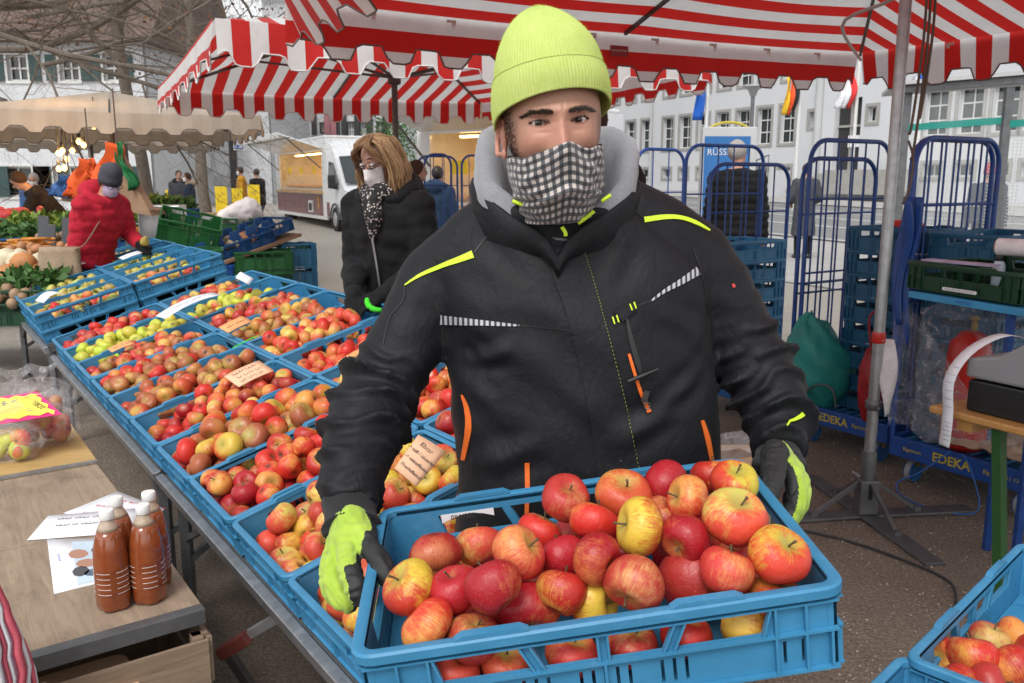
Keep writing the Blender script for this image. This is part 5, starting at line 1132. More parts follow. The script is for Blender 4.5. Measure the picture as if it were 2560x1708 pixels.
# --- trousers and boots below the crate
mb = MB(); wz = P(1345, 1240, 1.54)[2]; cx = P(1345, 1240, 1.54)[0]
for sg in (-1, 1):
    pts = [(cx + sg * 0.09, 1.54, wz + 0.02), (cx + sg * 0.10, 1.54, 0.75), (cx + sg * 0.105, 1.53, 0.48), (cx + sg * 0.11, 1.55, 0.25), (cx + sg * 0.115, 1.56, 0.09)]; q = spline([(*p, r) for p, r in zip(pts, (0.115, 0.10, 0.078, 0.07, 0.066))], 18); mb.tube(q[:, :3], q[:, 3], 16)
mb.ball((cx, 1.54, wz), (0.20, 0.13, 0.14), 18, 10); me = fuse(mb, 0.012, 6, 'trousers'); v = get_v(me); n = get_n(me); set_v(me, v + n * (0.008 * n3(v, 12, 3))[:, None]); link('trousers', me, 'jacket', man, 180)
for sg in (-1, 1):
    mb = MB(); bx_ = cx + sg * 0.115; mb.tube(spline([(bx_, 1.60, 0.05), (bx_, 1.54, 0.06), (bx_ + sg * .01, 1.44, 0.045), (bx_ + sg * .015, 1.33, 0.035)], 10), np.array([[.04, .05], [.046, .055], [.05, .055], [.05, .05], [.05, .044], [.05, .042], [.05, .04], [.048, .036], [.044, .034], [.03, .028]]), 14); mb.build('boot', 'black_plastic', man, 180)
# ---------------------------------------------------------------- market umbrellas
def umbrella(name, label, cen, rot, hx, hy, eave, rise, mat, stripe_axis='y', drop=0.22, pitch=0.27, dip=0.075, seed=1, flap=None, pole_r=0.019, pole_mat='steel', base=True, pipe='piping_dark', wave=0.012, frame_mat='pole_brown', sag=0.04, bevel_corner=0.0, ribs=True, phase=0.0, ground=0.0, group=None):
    """square canopy with a scalloped valance on all four sides, ribs, struts, pole"""
    t = thing(name, label, 'umbrella', (cen[0], cen[1], ground), 0, group); Rm = rz(rot); O = V(cen[0], cen[1], 0)
    def Wd(p): return np.asarray(p, float) @ Rm.T + O
    sides = [((-hx, -hy), (hx, -hy)), ((hx, -hy), (hx, hy)), ((hx, hy), (-hx, hy)), ((-hx, hy), (-hx, -hy))]; r = np.random.default_rng(seed)
    for k, (a, b) in enumerate(sides):
        a, b = V(*a), V(*b); L_ = np.linalg.norm(b - a); nrm = unit(V(a[0] + b[0], a[1] + b[1])); n, m = 61, 13; G = np.zeros((m, n, 3)); S = np.zeros((m, n)); u = np.linspace(0, 1, n)
        ln = np.array([a * (1 - q) + b * q for q in u])
        for i in range(m):
            w = i / (m - 1); f = w ** 0.92; G[i, :, :2] = ln * (f); sagv = sag * (np.abs(np.sin(u * math.pi * 2)) * 0.6 + 0.3) * math.sin(w * math.pi * 0.9)
            G[i, :, 2] = eave + rise * (1 - f) - sagv - 0.02 * np.sin(u * math.pi) * w; S[i] = (G[i, :, 1] if stripe_axis == 'y' else G[i, :, 0])
        mb = MB(); mb.sheet(Wd(G.reshape(-1, 3)).reshape(m, n, 3), 0); me = mb.mesh('roof_panel'); at = me.attributes.new('stripe', 'FLOAT', 'POINT'); at.data.foreach_set('value', (S.ravel() + phase).astype(np.float32)); link('roof_panel', me, mat, t, 180)
        # valance
        n2 = int(L_ / pitch) * 10 + 1; u = np.linspace(0, 1, n2); s_ = u * L_; ph = (s_ / pitch) % 1.0; tab = smooth01(np.abs(ph - 0.5), 0.16, 0.31); bot = drop - dip * tab; bot[0] = bot[-1] = drop * 0.8
        m2 = 7; G = np.zeros((m2, n2, 3)); S = np.zeros((m2, n2)); par = (stripe_axis == 'y') == (k in (1, 3))
        lift = flap(k, u) if flap else np.zeros(n2); wv = n3(np.stack([s_ * 2.1, np.full(n2, k * 7.0), np.full(n2, seed)], 1), 1.0) * wave * 2 + np.sin(s_ / pitch * math.pi + k) * wave
        for i in range(m2):
            w = i / (m2 - 1); z = bot * w; out = 0.012 + wv * w ** 1.3 + 0.05 * w * 0.3
            p = np.array([a * (1 - q) + b * q for q in u]) + nrm * (out + np.sin(lift) * bot * w)[:, None]
            zz = eave - 0.02 * np.sin(u * math.pi) - np.cos(lift) * z; G[i] = np.concatenate([p, zz[:, None]], 1); S[i] = ((a * (1 - u[:, None]) + b * u[:, None])[:, 1 if stripe_axis == 'y' else 0]) if par else (hy if stripe_axis == 'y' else hx) + z
        W_ = Wd(G.reshape(-1, 3)).reshape(m2, n2, 3)
        mb = MB(); mb.sheet(W_, 0); me = mb.mesh('valance'); at = me.attributes.new('stripe', 'FLOAT', 'POINT'); at.data.foreach_set('value', (S.ravel() + phase).astype(np.float32)); v_ = link('valance', me, mat, t, 180)
        mb = MB(); mb.tube(W_[-1], 0.0055, 5); mb.build('piping', pipe, v_, 180)
    if ribs:
        corners = [V(sx * hx, sy * hy, eave - 0.01) for sx in (-1, 1) for sy in (-1, 1)] + [V(hx, 0, eave - 0.01), V(-hx, 0, eave - 0.01), V(0, hy, eave - 0.01), V(0, -hy, eave - 0.01)]
        top = V(0, 0, eave + rise - 0.03); hub = V(0, 0, eave - 0.03)
        for c in corners:
            mb = MB(); mb.bar(Wd([top])[0], Wd([c * V(.985, .985, 1) + V(0, 0, -0.015)])[0], 0.018, 0.026); mb.build('rib', frame_mat, t)
            mid = top * 0.45 + c * 0.55 + V(0, 0, -0.03); mb = MB(); mb.bar(Wd([hub])[0], Wd([mid])[0], 0.016, 0.022); mb.build('strut', frame_mat, t)
        mb = MB(); mb.lathe([(0.05, eave - 0.09), (0.06, eave - 0.08), (0.06, eave + 0.01), (0.04, eave + 0.02)], Wd([(0, 0, 0)])[0], 14); mb.build('hub', frame_mat, t, 40)
    mb = MB(); mb.tube([Wd([(0, 0, ground + 0.12)])[0], Wd([(0, 0, eave + rise - 0.02)])[0]], pole_r, 16); mb.build('pole', pole_mat, t, 60)
    return t, Wd
U1C = (1.60, 3.69); U1H = 2.04; U1R = R(27)
def u1flap(k, u):   # wind lifts the far left corner of the left edge
    return np.interp(u, [0, 0.3, 0.55, 0.8, 1], [-0.5, -1.0, -0.9, -0.6, -0.3]) if k == 3 else np.zeros_like(u) + 0.05
u1, U1W = umbrella('market_umbrella', 'red and white striped market umbrella overhead, its pole beside the blue roll cages', U1C, U1R, U1H, U1H, 2.40, 0.62, 'canvas_red', 'y', 0.27, 0.33, 0.085, 3, u1flap, 0.024, 'pole_steel' if 'pole_steel' in MAT else 'steel', wave=0.010, phase=0.06)
# white clips inside the far valance
for x in np.linspace(-1.6, 1.6, 8):
    mb = MB(); mb.box(U1W([(x, U1H - .025, 2.355)])[0], (0.055, 0.006, 0.014), rz(U1R)); mb.box(U1W([(x + 0.012, U1H - .028, 2.342)])[0], (0.02, 0.006, 0.02), rz(U1R)); mb.tube([U1W([(x + 0.012 + 0.010 * math.cos(q), U1H - .03, 2.327 + 0.010 * math.sin(q))])[0] for q in np.linspace(0, 6.28, 9)], 0.002, 5); mb.build('clip', 'clip', u1)
for y in np.linspace(-1.2, 1.3, 5):
    mb = MB(); mb.box(U1W([(U1H - .028, y, 2.355)])[0], (0.006, 0.055, 0.014), rz(U1R)); mb.box(U1W([(U1H - .032, y + .01, 2.34)])[0], (0.006, 0.02, 0.02), rz(U1R)); mb.build('clip', 'clip', u1)
lb = MB(); lb.box(U1W([(-0.02, U1H, 2.275)])[0], (0.13, 0.004, 0.062), rz(U1R)); lo_ = lb.build('maker_label', 'label_red', u1)
text('label_lettering', 'bauerschirme', 0.020, 'clip', u1, M4(U1W([(-0.02, U1H - .0035, 2.278)])[0], rz(U1R) @ V(1, 0, 0), V(0, 0, 1)), 0.0003)
bx = V(U1C[0], U1C[1], 0)
mb = MB(); mb.lathe([(0.031, 0.12), (0.033, 0.13), (0.033, 0.30), (0.031, 0.31)], bx, 14); mb.build('base_sleeve', 'steel_dull', u1, 50)
mb = MB(); mb.box(bx + V(0, 0, 0.10), (0.085, 0.085, 0.16)); mb.build('base_block', 'steel_dull', u1, 0, 0.006)
mb = MB(); mb.box(bx + V(0, -0.045, 0.13), (0.016, 0.006, 0.07)); mb.build('base_slot', 'black_plastic', u1)
for k in range(4):
    d = rz(R(8 + 90 * k)) @ V(1, 0, 0); mb = MB(); mb.bar(bx + V(0, 0, 0.012 + 0.0 * k), bx + d * 0.52 + V(0, 0, 0.008), 0.085, 0.012, up=(0, 0, 1)); f_ = mb.build('foot', 'steel_dull', u1, 0, 0.002)
    mb = MB(); mb.bar(bx + d * 0.25 + V(0, 0, 0.02), bx + d * 0.035 + V(0, 0, 0.165), 0.016); mb.box(bx + d * 0.25 + V(0, 0, 0.022), (0.03, 0.03, 0.03), rz(R(8 + 90 * k))); mb.build('foot_stay', 'steel_dull', u1)
mb = MB(); mb.bar(bx + V(-0.05, -0.03, 0.20), bx + V(-0.085, -0.04, 0.225), 0.008); mb.build('clamp_lever', 'steel', u1)
mb = MB(); mb.lathe([(0.030, 0.50), (0.034, 0.505), (0.034, 0.54), (0.030, 0.545)], bx, 14); mb.bar(bx + V(0, -0.03, 0.52), bx + V(0.0, -0.055, 0.52), 0.012); mb.build('pole_collar', 'steel_dull', u1, 50)
# cords hanging along the pole
for k, (dx, z0, z1) in enumerate(((0.055, 2.4, 1.72), (0.072, 2.4, 1.62), (0.09, 2.4, 1.78))):
    q = spline([bx + V(dx, -0.05, z0), bx + V(dx + 0.008, -0.05, (z0 + z1) / 2), bx + V(dx - 0.012, -0.05, z1), bx + V(dx - 0.02, -0.045, z1 - 0.03)], 16); mb = MB(); mb.tube(q, 0.0055, 6); mb.build('pull_cord', 'string_brown', u1, 180)
mb = MB(); q = spline([bx + V(0.035, -0.05, 1.66), bx + V(0.06, -0.055, 1.58), bx + V(0.055, -0.05, 1.46), bx + V(0.035, -0.045, 1.40)], 14); mb.tube(q, 0.005, 6); mb.build('pull_cord', 'string_brown', u1, 180)
mb = MB(); mb.tube(spline([U1W([(1.0, 0.7, 2.52)])[0], U1W([(0.95, 0.9, 2.45)])[0], U1W([(1.05, 1.3, 2.40)])[0], U1W([(1.95, 1.95, 2.33)])[0]], 14), 0.010, 8); mb.build('hose', 'clip', u1, 180)

u2, U2W = umbrella('market_umbrella', 'red and white striped market umbrella over the apple crates, behind the lime beanie', (-1.08, 8.2), R(26), 1.85, 2.2, 2.45, 0.55, 'canvas_red', 'x', 0.27, 0.33, 0.085, 9, None, 0.028, 'pole_brown', wave=0.014, pipe='piping')
# beige umbrellas of the vegetable stall
u3, U3W = umbrella('market_umbrella', 'large beige market umbrella over the vegetable stall', (-5.25, 11.6), R(24), 1.66, 1.66, 2.27, 0.36, 'canvas_beige', 'x', 0.24, 0.36, 0.07, 15, None, 0.03, 'pole_brown', wave=0.016)
u4, U4W = umbrella('market_umbrella', 'second beige market umbrella lower behind the stall lamps', (-7.45, 15.6), R(24), 2.0, 2.0, 2.28, 0.40, 'canvas_beige', 'x', 0.24, 0.36, 0.07, 21, None, 0.03, 'pole_brown', wave=0.016)
# ---------------------------------------------------------------- plywood table with bottles, left foreground
PA = GZ(465, 1397, 0.55); PB = GZ(58, 1512, 0.55); pu = unit(PB - PA); pv = V(E1[0], E1[1], 0)     # pu: along the front edge to the left, pv: away
pt = thing('plywood_table', 'weathered plywood tabletop with a metal edge resting on a wooden crate', 'table', (PA[0], PA[1], 0))
def PP(a, b, z=0.55): q = PA + pu * a + pv * b; return V(q[0], q[1], z)
for k, (b0, b1) in enumerate(((0.0, 0.62), (0.623, 1.235))):
    mb = MB(); mb.prism([PP(-0.004, b0, 0.532), PP(0.80, b0, 0.532), PP(0.80, b1, 0.532), PP(-0.004 + 0.01 * k, b1, 0.532)], (0, 0, 0.018)); mb.build('board', 'plywood', pt, 0, 0.002)
mb = MB(); mb.bar(PP(-0.003, -0.006, 0.536), PP(0.80, -0.006, 0.536), 0.010, 0.034); mb.bar(PP(-0.003, 0.008, 0.552), PP(0.80, 0.008, 0.552), 0.026, 0.003); mb.build('edge_strip', 'steel_dull', pt, 0, 0.001)
mb = MB(); mb.bar(PP(-0.0, 1.245, 0.556), PP(0.80, 1.245, 0.556), 0.016, 0.010); mb.build('back_strip', 'steel', pt)
for a, b in ((0.06, 1.15), (0.74, 1.15)):
    mb = MB(); mb.bar(PP(a, b, 0.0), PP(a, b, 0.53), 0.04); mb.build('leg', 'crate_wood', pt)
def slat_crate(label, o, x, y, L_, W_, H_, rows, name='wooden_crate', mid=True):
    """nailed box of rough slats; o: corner on the ground, x along the long front, y depth"""
    t = thing(name, label, 'crate', o); r = np.random.default_rng(int(abs(o[0] * 1000)) % 997)
    for (oo, dx, n, LL, inn) in ((o, x, -y, L_, y), (o + y * W_, x, y, L_, -y), (o, y, -x, W_, x), (o + x * L_, y, x, W_, -x)):
        hs = H_ / rows
        for k in range(rows):
            z0 = k * hs + 0.006 + r.normal() * 0.003; h_ = hs - 0.016 + r.normal() * 0.002; e0, e1 = r.normal() * 0.003, r.normal() * 0.003
            mb = MB(); mb.prism([oo + V(0, 0, z0 + e0), oo + dx * LL + V(0, 0, z0 + e1), oo + dx * LL + V(0, 0, z0 + h_ + e1), oo + V(0, 0, z0 + h_ + e0)], n * 0.011); mb.build('slat', 'crate_wood', t)
        for f in ((0.02, LL - 0.02, LL * 0.5) if (mid and LL == L_) else (0.02, LL - 0.02)):
            c = oo + dx * f + inn * 0.012 + n * (0.024 if (f == LL * 0.5) else 0.0); mb = MB(); mb.bar(c, c + V(0, 0, H_ - 0.004), 0.034, 0.018 if f == LL * 0.5 else 0.022, up=dx); mb.build('post', 'crate_wood', t)
    return t
_o = PP(0.0, -0.02, 0.0)
slat_crate('rough wooden slat crate under the front of the plywood tabletop', _o, pu, pv, 0.66, 0.42, 0.50, 4)
slat_crate('rough wooden slat crate under the back of the plywood tabletop', PP(0.05, 0.55, 0.0), pu, pv, 0.66, 0.42, 0.50, 4)
# bottles
def bottle_mesh():
    pet = MB(); n = 40; a = np.arange(n) * 2 * math.pi / n; R0 = 0.0405
    prof = [(0.0, 0.8), (0.004, 0.93), (0.012, 1.0), (0.05, 1.0), (0.115, 1.0), (0.135, 0.985), (0.165, 0.90), (0.192, 0.75), (0.206, 0.64)]
    rings_ = []
    for z, k in prof:
        lob = np.clip(1 - z / 0.045, 0, 1) ** 1.3; r_ = R0 * k * (1 - 0.16 * lob * (0.5 + 0.5 * np.cos(5 * a)) ** 2); rings_.append(np.stack([r_ * np.cos(a), r_ * np.sin(a), np.full(n, z)], 1))
    pet.rings(rings_, True); body = pet.mesh('bottle_body')
    neck = MB(); neck.lathe([(R0 * 0.64, 0.2062), (R0 * 0.53, 0.216), (R0 * 0.40, 0.226), (R0 * 0.37, 0.230), (R0 * 0.37, 0.234)], (0, 0, 0), 24); cap = MB()
    cap.lathe([(0.0165, 0.2345), (0.0172, 0.236), (0.0172, 0.254), (0.0155, 0.257)], (0, 0, 0), 28); rg = []
    for z in np.linspace(0.05, 0.105, 5):
        for q0 in (0.15, 1.35, 2.6, 3.9, 5.1):
            mb = MB(); mb.tube([(R0 * 1.003 * math.cos(q0 + q), R0 * 1.003 * math.sin(q0 + q), z) for q in np.linspace(0, 0.85, 8)], 0.0005, 4); rg.append(mb.mesh('ring_highlight'))
    for me, m in ((body, 'juice'), (neck.mesh('bottle_neck'), 'foam'), (cap.mesh('cap'), 'cap_white')): pass
    nm, cm = neck.mesh('bottle_neck'), cap.mesh('cap'); allr = []
    body.materials.append(MAT['juice']); nm.materials.append(MAT['foam']); cm.materials.append(MAT['cap_white']); shade(body, 180); shade(nm, 180); shade(cm, 40)
    for me in rg: me.materials.append(MAT['cap_white'])  # white on the raised rings paints their highlight into the colour
    return body, nm, cm, rg
BB, BN, BC, BR = bottle_mesh()
for (x, y, dx, dy, lb, ang) in ((264, 1392, 0, 0, 'brown juice bottle nearest the metal table edge', 0.3), (345, 1376, 0, 0, 'brown juice bottle at the right of the front pair', 0.9), (264, 1392, -0.015, 0.078, 'brown juice bottle hidden behind the nearest one', 1.6), (345, 1376, -0.02, 0.080, 'brown juice bottle behind the right front one, beside the rail', 2.2)):
    p = GZ(x, y, 0.5505); p = p + V(dx, dy, 0); t = thing('juice_bottle', lb, 'bottle', p, ang, 'juice bottles on the plywood table', local=True); t.scale = (.92, .92, .9)
    for me, nm in ((BB, 'bottle_body'), (BN, 'bottle_neck'), (BC, 'cap')):
        o = bpy.data.objects.new(nm, me); COL.objects.link(o); o.parent = t
        if nm == 'bottle_body':
            for rm_ in BR: q = bpy.data.objects.new('ring_highlight', rm_); COL.objects.link(q); q.parent = o
# papers
def flat_paper(name, label, px, z, mat='paper', cat='paper', lines=(), ink='ink', size=0.012, curl=0.0):
    pts = [GZ(x, y, z) for x, y in px]; return card(name, label, pts, mat, list(lines), ink=ink, size=size, cat=cat, th=0.0006, curl=curl)
flat_paper('envelope', 'white envelope with scribbles lying left of the bottles', [(62, 1240), (300, 1222), (330, 1165), (110, 1184)], 0.5528, cat='envelope', lines=['~', '~~', ''], size=0.014)
flat_paper('letter', 'white letter with red writing lying behind the bottle caps', [(145, 1178), (330, 1215), (378, 1168), (270, 1128)], 0.5508, cat='letter', lines=['~', '~~', '~~~'], ink='ink_red', size=0.014)
fl_ = flat_paper('flyer', 'flyer with a photo of hands under the front bottles', [(124, 1363), (388, 1300), (385, 1232), (108, 1238)], 0.5504, cat='flyer', size=0.01)
def on_fl(u, v, z=0.5516):
    a, b, c_, d = (GZ(*q, z) for q in ((124, 1363), (388, 1300), (385, 1232), (108, 1238))); return (a * (1 - u) + b * u) * (1 - v) + (d * (1 - u) + c_ * u) * v
mb = MB(); mb.add([on_fl(.20, .06), on_fl(.80, .08), on_fl(.80, .93), on_fl(.20, .93)], [(0, 1, 2, 3)]); mb.build('printed_photo', 'poster_pale', fl_)
for (u0, v0, du, dv, m) in ((.24, .66, .14, .10, 'skin_far'), (.30, .45, .16, .09, 'skin_far'), (.24, .30, .12, .10, 'van_grey'), (.42, .70, .12, .15, 'van_grey'), (.38, .24, .2, .08, 'decal_grey')):
    mb = MB(); mb.add([on_fl(u0 + du * math.cos(q) * .6, v0 + dv * math.sin(q), 0.5519) for q in np.linspace(0, 6.0, 9)], [tuple(range(9))]); mb.build('printed_shape', m, fl_)
mb = MB(); mb.add([on_fl(.84, .1), on_fl(.99, .1), on_fl(.99, .92), on_fl(.84, .92)], [(0, 1, 2, 3)]); mb.build('blue_band', 'ink_blue', fl_)
scrawl(fl_, on_fl(.08, .62, .5522), unit(on_fl(.08, .1) - on_fl(.08, .9)), unit(on_fl(.6, .5) - on_fl(.1, .5)), .05, .007, 'ink_blue', 3)
# yellow board with bags of apples
YA, YB = PP(0.0, 1.262, 0.0), PP(0.80, 1.262, 0.0)
yb = thing('yellow_board_table', 'low yellow board table carrying bags of apples', 'table', YA)
mb = MB(); y2 = pv * 0.62; mb.prism([YA + V(0, 0, .535), YB + V(0, 0, .535), YB + y2 + V(0, 0, .535), YA + y2 + V(0, 0, .535)], (0, 0, 0.02)); mb.build('tabletop', 'yellow_board', yb, 0, 0.002)
for a, b in ((0.06, 1.32), (0.72, 1.32), (0.06, 1.82), (0.72, 1.82)):
    mb = MB(); mb.bar(PP(a, b, 0), PP(a, b, 0.534), 0.04); mb.build('leg', 'crate_wood', yb)
def bag(label, c, s, cults, seed, n=7):
    r = np.random.default_rng(seed); t = thing('apple_bag', label, 'bag', c); mb = MB(); s = np.asarray(s, float)
    for k in range(n):
        p = c + (r.uniform(-1, 1, 3) * V(.62, .62, .0)) * s + V(0, 0, 0.036 + r.uniform(0, 1) ** 2 * s[2] * 0.9); REST.append((p, 0.033, rand_rot(r), cults[int(r.integers(0, len(cults)))]))
    G = []
    for ph in np.linspace(0.02, math.pi - 0.02, 22):
        row = []
        for q in np.linspace(0, 2 * math.pi, 41):
            d = V(math.sin(ph) * math.cos(q), math.sin(ph) * math.sin(q), math.cos(ph)); w = 1 + 0.16 * noise.noise(Vector(d * 3 + Vector((seed, 0, 0)))) + 0.07 * noise.noise(Vector(d * 8 + Vector((seed, 3, 0)))); row.append(c + d * (s + 0.025) * w + V(0, 0, s[2] + 0.012))
        G.append(row)
    G = np.array(G); G[..., 2] = np.maximum(G[..., 2], c[2] + 0.002); mb.sheet(G); mb.build('bag_film', 'film', t, 180)
    q = MB(); tp = c + V(0, 0, s[2] * 2 + 0.02); G2 = np.array([[tp + V(math.cos(w) * (0.012 + 0.05 * v * v), math.sin(w) * (0.012 + 0.03 * v * v), v * 0.06 + 0.01 * math.sin(3 * w + seed)) for w in np.linspace(0, 6.283, 19)] for v in np.linspace(0, 1, 5)]); q.sheet(G2); q.build('bag_neck', 'film', t, 180)
bz = lambda x, y: GZ(x, y, 0.557)
bag('clear plastic bag of green-red apples at the left picture edge', bz(28, 1052), (0.085, 0.075, 0.055), ['green', 'pale'], 3, 8); bag('clear plastic bag of red-brown apples behind the yellow offer sign', bz(112, 1018), (0.085, 0.075, 0.055), ['russet', 'pinkred'], 4, 9)
bag('white crumpled bag of apples at the back of the yellow board', bz(45, 975), (0.11, 0.08, 0.07), ['pinkred', 'pale'], 5, 9); bag('white crumpled bag with a pointed corner nearest the table rail', bz(105, 965), (0.10, 0.07, 0.07), ['pinkred', 'red'], 6, 9)
sg = thing('offer_sign', 'yellow and pink offer sign lying on the apple bags', 'sign', P(60, 940, 2.9)); s4 = [P(-30, 978, 2.78), P(141, 950, 2.86), P(86, 900, 2.98), P(-35, 915, 2.98)]
def SG(u, v, h=0.0): return (s4[0] * (1 - u) + s4[1] * u) * (1 - v) + (s4[3] * (1 - u) + s4[2] * u) * v + sgn * h
sgn = unit(np.cross(s4[1] - s4[0], s4[3] - s4[0])); mb = MB(); mb.prism([SG(0, 0), SG(1, 0), SG(1, 1), SG(0, 1)], sgn * -0.002); mb.build('backing', 'card_pink', sg)
zz = []; N_ = 26
for e in range(4):
    for k in range(7):
        f = k / 7; io = 0.05 if k % 2 else 0.13; zz.append([(f, io), (1 - io * .8, f), (1 - f, 1 - io), (io * .8, 1 - f)][e])
mb = MB(); mb.add([SG(u, v, 0.002) for u, v in zz], [tuple(range(len(zz)))]); mb.build('burst', 'card_yellow', sg)
_xd, _yd = SG(.80, .12) - SG(.60, .98), SG(.9, .6) - SG(.5, .5)
text('lettering', 'ANGEBOT', 0.027, 'ink', sg, M4(SG(.78, .55, .0035), _xd, _yd), 0.0002)
for u_ in (.58, .38, .2): scrawl(sg, SG(u_, .52, .0035), unit(_xd), unit(_yd), .12, .022, 'decal_grey', int(u_ * 50))
# pale board at the bottom edge and the net sack
t = thing('cutting_board', 'pale wooden board with rounded corner at the bottom edge', 'board', GZ(140, 1560, 0.40)); mb = MB()
c = GZ(150, 1575, 0.42); a, b = pu, pv; pts = []
for cx, cy, q0 in ((0.10, 0.06, 0), (-0.10, 0.06, 90), (-0.10, -0.06, 180), (0.10, -0.06, 270)):
    for q in np.linspace(0, 90, 5): w = R(q0 + q); pts.append(c + unit(b + a * 0.2) * 0 + a * (-(cx + 0.03 * math.cos(w)) + 0.0) + b * (cy + 0.03 * math.sin(w) - 0.055))
mb.prism(pts, (0, 0, 0.022)); mb.build('board', 'board_pale', t, 40, 0.004)
t2 = thing('stool', 'low wooden box carrying the pale board', 'box', c * V(1, 1, 0)); mb = MB(); mb.box(c * V(1, 1, 0) + V(0, 0, 0.21) + b * -0.06, (0.2, 0.16, 0.415), np.stack([a, b, V(0, 0, 1)], 1)); mb.build('body', 'crate_wood', t2, 0, 0.004)
sk = thing('net_sack', 'red and violet net sack standing at the left bottom corner', 'sack', GZ(-20, 1700, 0.2)); cs = P(-52, 1560, 1.42); mb = MB(); G = []
for i, z in enumerate(np.linspace(0.0, cs[2] + 0.20, 40)):
    k = (i / 39); r_ = 0.088 * (1 - 0.62 * k ** 4) * (1 + 0.05 * math.sin(z * 22)); G.append([V(cs[0] + r_ * 1.15 * math.cos(q) * (1 + 0.05 * math.sin(5 * q + 9 * z)), cs[1] + r_ * math.sin(q), z) for q in np.linspace(0, 2 * math.pi, 48, endpoint=False)])
mb.rings([np.array(g) for g in G], True); mb.build('filling', 'mesh_violet', sk, 180)
for j in range(26):
    mb = MB(); mb.tube([(G[i][(j * 48 // 26 + i // 3) % 48] - V(cs[0], cs[1], 0)) * V(1.03, 1.03, 1) + V(cs[0], cs[1], 0) for i in range(0, 40)], np.array([0.0045 if j % 3 else 0.009] * 40), 4); mb.build('net_cord', 'mesh_red' if j % 2 else 'paper', sk, 180)
# ---------------------------------------------------------------- roll cages
cd = unit(V(0.53, -0.85, 0)); cn = unit(V(0.85, 0.53, 0))
def hoop(mb, a, b, z0, z1, r=0.0135, rc=0.13):
    u = unit(b - a); L_ = np.linalg.norm(b - a); pts = [a + V(0, 0, z0)]
    for q in np.linspace(0, 90, 7): pts.append(a + u * rc * (1 - math.cos(R(q))) + V(0, 0, z1 - rc + rc * math.sin(R(q))))
    for q in np.linspace(90, 0, 7): pts.append(a + u * (L_ - rc * (1 - math.cos(R(q)))) + V(0, 0, z1 - rc + rc * math.sin(R(q))))
    pts.append(b + V(0, 0, z0)); mb.tube(pts, r, 8)
def panel(t, a, b, z0, z1, nb=5, lean=V(0, 0, 0)):
    mb = MB(); hoop(mb, a, b, z0, z1); h_ = mb.build('hoop', 'cage_blue', t, 60); u = b - a
    for k in range(1, nb + 1): mb = MB(); f = k / (nb + 1); mb.tube([a + u * f + V(0, 0, z0), a + u * f + V(0, 0, z1 - 0.008)], 0.0055, 6); mb.build('wire', 'cage_blue', t, 60)
    for z in (z0 + (z1 - z0) * 0.12, z0 + (z1 - z0) * 0.46, z0 + (z1 - z0) * 0.50, z0 + (z1 - z0) * 0.78): mb = MB(); mb.tube([a + V(0, 0, z), b + V(0, 0, z)], 0.0065, 6); mb.build('crossbar', 'cage_blue', t, 60)
def cage(label, a, L_=0.62, W_=0.72, hl=1.72, hr=1.70, word=True, panels='lr'):
    """a: near-left corner of the base; long near edge along cd, depth along cn"""
    a = V(a[0], a[1], 0); t = thing('roll_cage', label, 'roll cage', a); z = 0.13
    def Q(u, v, zz): return a + cd * u + cn * v + V(0, 0, zz)
    mb = MB(); fr = [(0, 0, L_, 0), (0, W_, L_, W_), (0, 0, 0, W_), (L_, 0, L_, W_)]
    for (u0, v0, u1_, v1_) in fr:
        d = unit(V(u1_ - u0, v1_ - v0)); mb = MB(); mb.bar(Q(u0, v0, z + 0.05), Q(u1_, v1_, z + 0.05), 0.03 if v0 == v1_ and v0 == 0 else 0.028, 0.10); mb.build('base_beam', 'cage_blue', t, 0, 0.004)
    mb = MB(); mb.box(Q(L_ / 2, W_ / 2, z + 0.065), (L_ - 0.032, W_ - 0.032, 0.02), np.stack([cd, cn, V(0, 0, 1)], 1)); mb.build('deck', 'crate_blue_deep', t)
    for k in range(9): mb = MB(); u = 0.05 + k * (L_ - 0.1) / 8; mb.box(Q(u, W_ * 0.30, z + 0.082), (0.016, W_ * 0.5, 0.012), np.stack([cd, cn, V(0, 0, 1)], 1)); mb.build('deck_rib', 'crate_blue', t)
    if 'l' in panels: panel(t, Q(0, 0.0, 0), Q(0, W_, 0), z + 0.1, hl)
    if 'r' in panels: panel(t, Q(L_, 0.0, 0), Q(L_, W_, 0), z + 0.1, hr)
    for u in (0.09, L_ - 0.09):
        for v in (0.06, W_ - 0.08):
            mb = MB(); mb.tube([Q(u - 0.02, v, 0.055), Q(u + 0.02, v, 0.055)], np.array([0.053, 0.053]), 18); w = mb.build('wheel', 'crate_blue_deep', t, 40); mb = MB(); mb.tube([Q(u - 0.013, v, 0.055), Q(u + 0.013, v, 0.055)], np.array([0.0565, 0.0565]), 18); mb.build('tyre', 'register_grey', w, 40)
            mb = MB(); mb.box(Q(u, v, 0.105), (0.05, 0.035, 0.045), np.stack([cd, cn, V(0, 0, 1)], 1)); mb.build('fork', 'brass', t)
    if word:
        f = -cn; M_ = lambda u, dz=0: M4(Q(u, -0.017, z + 0.05 + dz), cd, V(0, 0, 1))
        text('lettering', 'EDEKA', 0.062, 'decal_gold', t, M_(L_ * 0.45), 0.0006, bold=0.0012); text('small_lettering', 'Eigentum', 0.026, 'decal_gold', t, M_(L_ * 0.17), 0.0004); text('small_lettering', 'Eigentum 11 13', 0.026, 'decal_gold', t, M_(L_ * 0.78), 0.0004)
    return t, Q
A0 = V(1.66, 4.89); B0 = V(1.93, 4.20)
cA, QA = cage('blue roll cage with the teal bag and tall crate stack, left of the umbrella pole', A0, 0.62); cB, QB = cage('blue roll cage wrapped in film at the right edge', B0, 0.72, 0.72, 1.70, 1.66, panels='l')
t0 = P(1622, 600, 5.55); t1 = P(1800, 600, 5.95)
